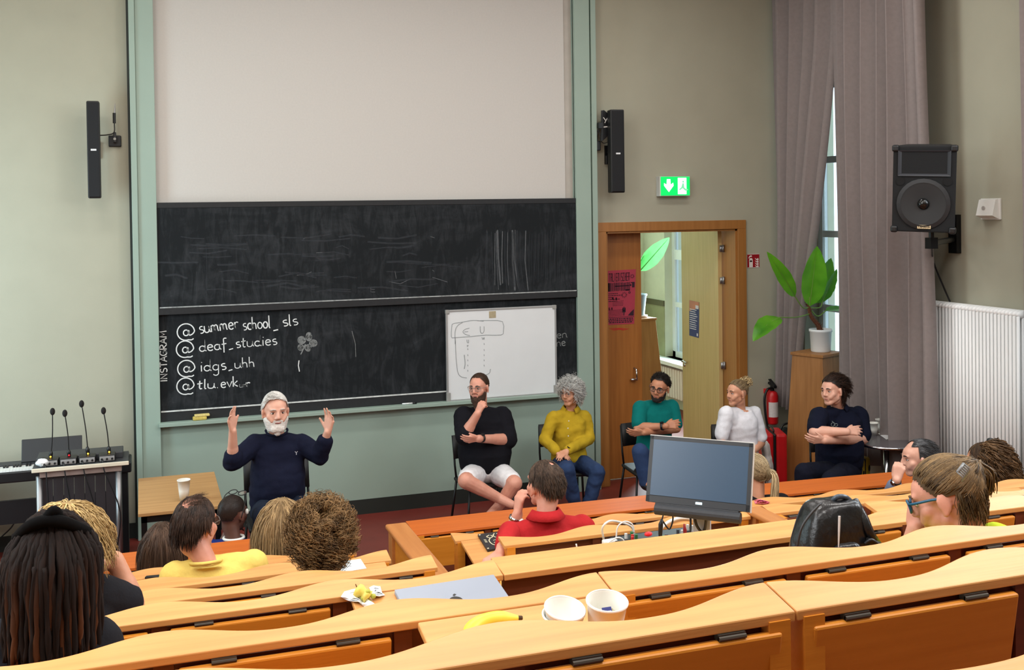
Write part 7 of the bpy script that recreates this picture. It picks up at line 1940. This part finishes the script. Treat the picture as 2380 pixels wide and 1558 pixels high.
# B blond behind the dreadlocks
sl, sr = J(52, 1392, -6.2), J(222, 1388, -6.2)
p, H, nkp = listener('person with short tousled blond hair and black T-shirt, hand by the head', 162, 1262, -6.22, 5, 1.06, SK_LIGHT, M_BLKT, 'c', shoulders=(sl, sr), neck=J(150, 1352, -6.26), byaw=0,
    arms=[None, (J(306, 1404, -6.12), J(268, 1300, -6.10), dict(f=(-.75, .1, -.35), n=(-.3, .2, -1), side=-1, curl=(.4, .45, .5, .5), spread=.05, k=1.0, thumb=(.4, .3)))], sleeve=(.8, .74), sleeve_r=.024, dims=dict(wc=.165))
h = Hair(H, 43); msk = hline(34, -12, -44)
h.cap(msk, 1.08, .25).grow(msk, 1000, .10, .0042, .22, lift=.45, comb=lambda az, el: (.7*math.sin(math.radians(az)), .6*math.cos(math.radians(az)), -.2), tone=(0, 1), seg=8, keep=1.10, curl=.003, freq=3, jit=.08)
h.done('hair', hairmat('hair_blond', (104, 80, 48), (224, 192, 132)), p)
obj('ring', MB().tube([J(243, 1318, -6.05)+Vector((.010*math.cos(a), .010*math.sin(a), .004*math.cos(a))) for a in np.linspace(0, 6.28, 14)], .003, 6, cap=False), M_CHROME, p, smooth=True)
# C person cut by the picture edge
sl, sr = J(-130, 1400, -5.42), J(2, 1398, -5.42)
p, H, nkp = listener('person mostly cut off by the picture edge, bent forearm with white cuff', -80, 1290, -5.40, 0, 1.05, SK_LIGHT, M_BLKT, 'b', shoulders=(sl, sr),
    arms=[None, (J(24, 1378, -5.36), J(-8, 1322, -5.32), dict(f=(-.5, .2, .6), n=(-.5, .3, -.6), side=-1, curl=(.4, .4, .4, .4), spread=.04, k=1.0))], sleeve=(.8, .6))
h = Hair(H, 45); msk = hline(34, -8, -42); h.cap(msk, 1.05, .3).grow(msk, 300, .05, .004, .2, lift=.3, seg=5, tone=(0, 1)); h.done('hair', hairmat('hair_brown_mid', (60, 42, 30), (120, 90, 62)), p)
obj('cuff', MB().cone(J(-4, 1330, -5.33), J(4, 1338, -5.335), .036, .036), M_WHITE, p, smooth=True)
# A dreadlocks
sl, sr = J(30, 1500, -7.16), J(215, 1497, -7.16)
p, H, nkp = listener('person with long black dreadlocks tied with a dark band', 126, 1325, -7.14, 4, 1.10, SK_BROWN, M_BLKT, 'd', shoulders=(sl, sr), neck=J(124, 1440, -7.18), dims=dict(wc=.17))
h = Hair(H, 47); msk = hline(30, -25, -50)
h.cap(msk, 1.10, .05, rough=.03)
rng = h.rng; crown = H(0, -.045, .135)
for i in range(210):
    az = rng.uniform(60, 300); az = az-360 if az > 180 else az
    if abs(az) < 65: continue
    el = rng.choice((10, 25, 40, 55, 65, 72)); p0 = crown+(H.scalp(az, el, 1.05)-crown)*.35; p1 = H.scalp(az, el, 1.13)
    fr = rng.uniform(1.12, 1.30)
    p2 = H.scalp(az, 5, fr); p2 = p2+Vector((0, -.012, 0))
    end = J(126+(p2.x-H.c.x)*900+rng.uniform(-10, 10), rng.uniform(1470, 1556), -7.14)
    e = Vector((p2.x*1.0+rng.uniform(-.012, .012), p2.y-.02*abs(math.cos(math.radians(az))), end.z))
    path = bez([p0, p1, p2, p2.lerp(e, .5)+Vector((rng.uniform(-.008, .008), rng.uniform(-.01, .006), 0)), e], 20)
    n = len(path); tip = rng.random() < .34
    h.lock(path, [(.0064+.0012*math.sin(j*1.3+i))*(1 if j < n-3 else .75) for j in range(n)], (lambda u, t_=tip: (.02+.10*rng.random()) if (u < .50 or not t_) else min(1, .15+(u-.50)*2.0)), 7, .004)
h.done('hair', hairmat('hair_dreads', (9, 8, 9), (84, 48, 24), .85), p)
obj('hair_band', MB().tube(bez([H(-.072, -.02, .085), H(-.035, -.075, .125), H(.0, -.085, .135), H(.035, -.075, .125), H(.072, -.02, .085)], 24), .015, 8).tube(bez([H(-.01, -.075, .13), H(.012, -.08, .155), H(.02, -.06, .14)], 10), .012, 8), mat('band_black', (9, 9, 10), .95, .2, 60, spec=.1), p, smooth=True)
# J ponytail behind the monitor
p, H, nkp = listener('person with blond ponytail half hidden behind the monitor', 1752, 1098, -3.62, -10, 1.06, SK_LIGHT, M_DKT, '0', lean=.05)
h = Hair(H, 49); msk = hline(34, -8, -44); pt_ = H(.02, -.10, .03)
h.cap(msk, 1.05, .3).grow(msk, 600, .17, .0036, .5, lift=.1, target=lambda q: pt_, tone=(0, .8), seg=7, keep=1.06)
for i in range(60):
    q0 = pt_+Vector((h.rng.uniform(-.012, .012), h.rng.uniform(-.012, .012), h.rng.uniform(-.01, .01))); q1 = q0+Vector((.035+h.rng.uniform(-.012, .012), -.03, -.02)); q2 = q1+Vector((h.rng.uniform(-.02, .02), -.01, -.09)); q3 = q2+Vector((-.01+h.rng.uniform(-.015, .015), .0, -.09))
    h.lock(bez([q0, q1, q2, q3], 9), [.004, .004, .004, .004, .0038, .0035, .003, .0025, .002, .0015][:len(bez([q0, q1, q2, q3], 9))], h.rng.uniform(.3, 1), 4)
h.done('hair', hairmat('hair_ponytail', (84, 66, 44), (214, 190, 148)), p)
# K thinking, grey-black hair
wrK = J(2084, 1116, -3.74)
p, H, nkp = listener('person with thinning grey-black hair, fist at the mouth', 2132, 1066, -3.60, -72, 1.12, SK_PALE, M_LBLUE, '0', pitch=-6, byaw=-25, arms=[(J(2070, 1150, -3.62), wrK, dict(f=(.25, .0, 1), n=(.7, .6, 0), side=1, curl=(1.0, 1.05, 1.1, 1.1), spread=.02, k=1.1, thumb=(.3, .6))), None], neck=J(2152, 1122, -3.64), sleeve=(1.6, 1.0))
face_bits(H, p, BROW_D)
h = Hair(H, 51)
def mK(az, el):
    a = abs(az)
    if a < 40: return el > 72
    if a < 75: return el > 40
    if a < 100: return el > -12
    return el > -38
h.cap(mK, 1.03, .2).grow(mK, 900, .05, .0036, .12, lift=.15, comb=lambda az, el: (0, -1, .0), tone=(0, 1), seg=6, keep=1.04)
h.done('hair', hairmat('hair_greyblack', (24, 21, 20), (104, 104, 106)), p)
watch(p, wrK, J(2070, 1150, -3.62), 1.0, m=M_CHROME, r=.032, strap=M_BLACK, face_dir=(-1, -.3, 0))
# M long dark curls
p, H, nkp = listener('person with long dark brown curls beside the radiator', 2286, 1078, -4.52, -22, 1.10, SK_LIGHT, M_DKT, 'a', dims=dict(wc=.16))
h = Hair(H, 53); msk = hline(32, -14, -46)
h.cap(msk, 1.06, .15).grow(msk, 380, .10, .0036, .4, lift=.05, comb=(0, -1, -.1), tone=(0, .5), seg=7, keep=1.06)
h.grow(lambda az, el: abs(az) > 85 and el > -35 and msk(az, el), 520, .27, .0056, .16, curl=.014, freq=9, lift=.6, comb=(.25, -.7, -.2), tone=(0, 1), seg=26, keep=1.16)
h.done('hair', hairmat('hair_dark_curls', (30, 21, 16), (128, 96, 64)), p)
kn_ = H(.0, -.04, .145)
obj('hair_tie', MB().ell(kn_, (.02, .02, .014)), M_BLACK, p, smooth=True)
# L blue glasses
sl, sr = J(2135, 1290, -7.12), J(2316, 1268, -7.18)
wrL = J(2128, 1232, -7.00)
p, H, nkp = listener('person with clipped-up brown hair and blue glasses, hand at chin, neon top', 2201, 1160, -7.10, -38, 1.15, SK_PINK, M_NEON, 'd', pitch=-22, roll=4, shoulders=(sl, sr), neck=J(2252, 1246, -7.16), byaw=-12, vox=.0055,
    arms=[(J(2108, 1330, -6.98), wrL, dict(f=(.25, .1, 1), n=(.8, .3, 0), side=1, curl=(.7, .8, .9, .9), spread=.03, k=1.0, thumb=(.4, .5))), None], sleeve=(.8, .8), sleeve_r=.018)
face_bits(H, p, BROW_B)
glasses(H, p, mat('frame_blue', (16, 84, 116), .35), .0042, w=.025, h=.017, fwd=.008, up=.002)
h = Hair(H, 55); msk = hline(34, -8, -44); cl = H(.025, -.10, .075)
h.cap(msk, 1.04, .2).grow(msk, 1400, .16, .0030, .50, lift=.12, target=lambda q: cl, tone=(0, 1), seg=9, keep=1.07, comb=(0, -.8, .3))
h.grow(lambda az, el: abs(az) > 110 and -42 < el < -5, 160, .07, .0028, .25, lift=.25, tone=(0, .7), seg=7, keep=1.06, curl=.004, freq=2)
for i in range(130):
    a = h.rng.uniform(-1, 1); q0 = cl+Vector((h.rng.uniform(-.03, .03), h.rng.uniform(-.015, .01), h.rng.uniform(-.012, .012))); q1 = q0+Vector((.015+a*.04, -.022, -.03)); q2 = q1+Vector((a*.02, .008, -.045)); q3 = q2+Vector((a*.02+h.rng.uniform(-.01, .01), .012, -.03))
    pp = bez([q0, q1, q2, q3], 9); h.lock(pp, [.0036*(1-.75*j/len(pp)) for j in range(len(pp))], h.rng.uniform(0, .8), 4)
h.done('hair', hairmat('hair_clip_brown', (40, 30, 22), (150, 122, 84)), p)
c0, c1 = J(2225, 1098, -7.26), J(2240, 1078, -7.25)
cm = MB()
for i in range(6):
    q = c0.lerp(c1, i/5); cm.tube([q, q+Vector((.012, -.010, -.014)), q+Vector((.016, -.004, -.03))], .0028, 6)
cm.tube([c0, c1], .005, 8)
obj('hair_clip', cm, mat('clip_clear', (150, 154, 156), .2, trans=.3), p, smooth=True)
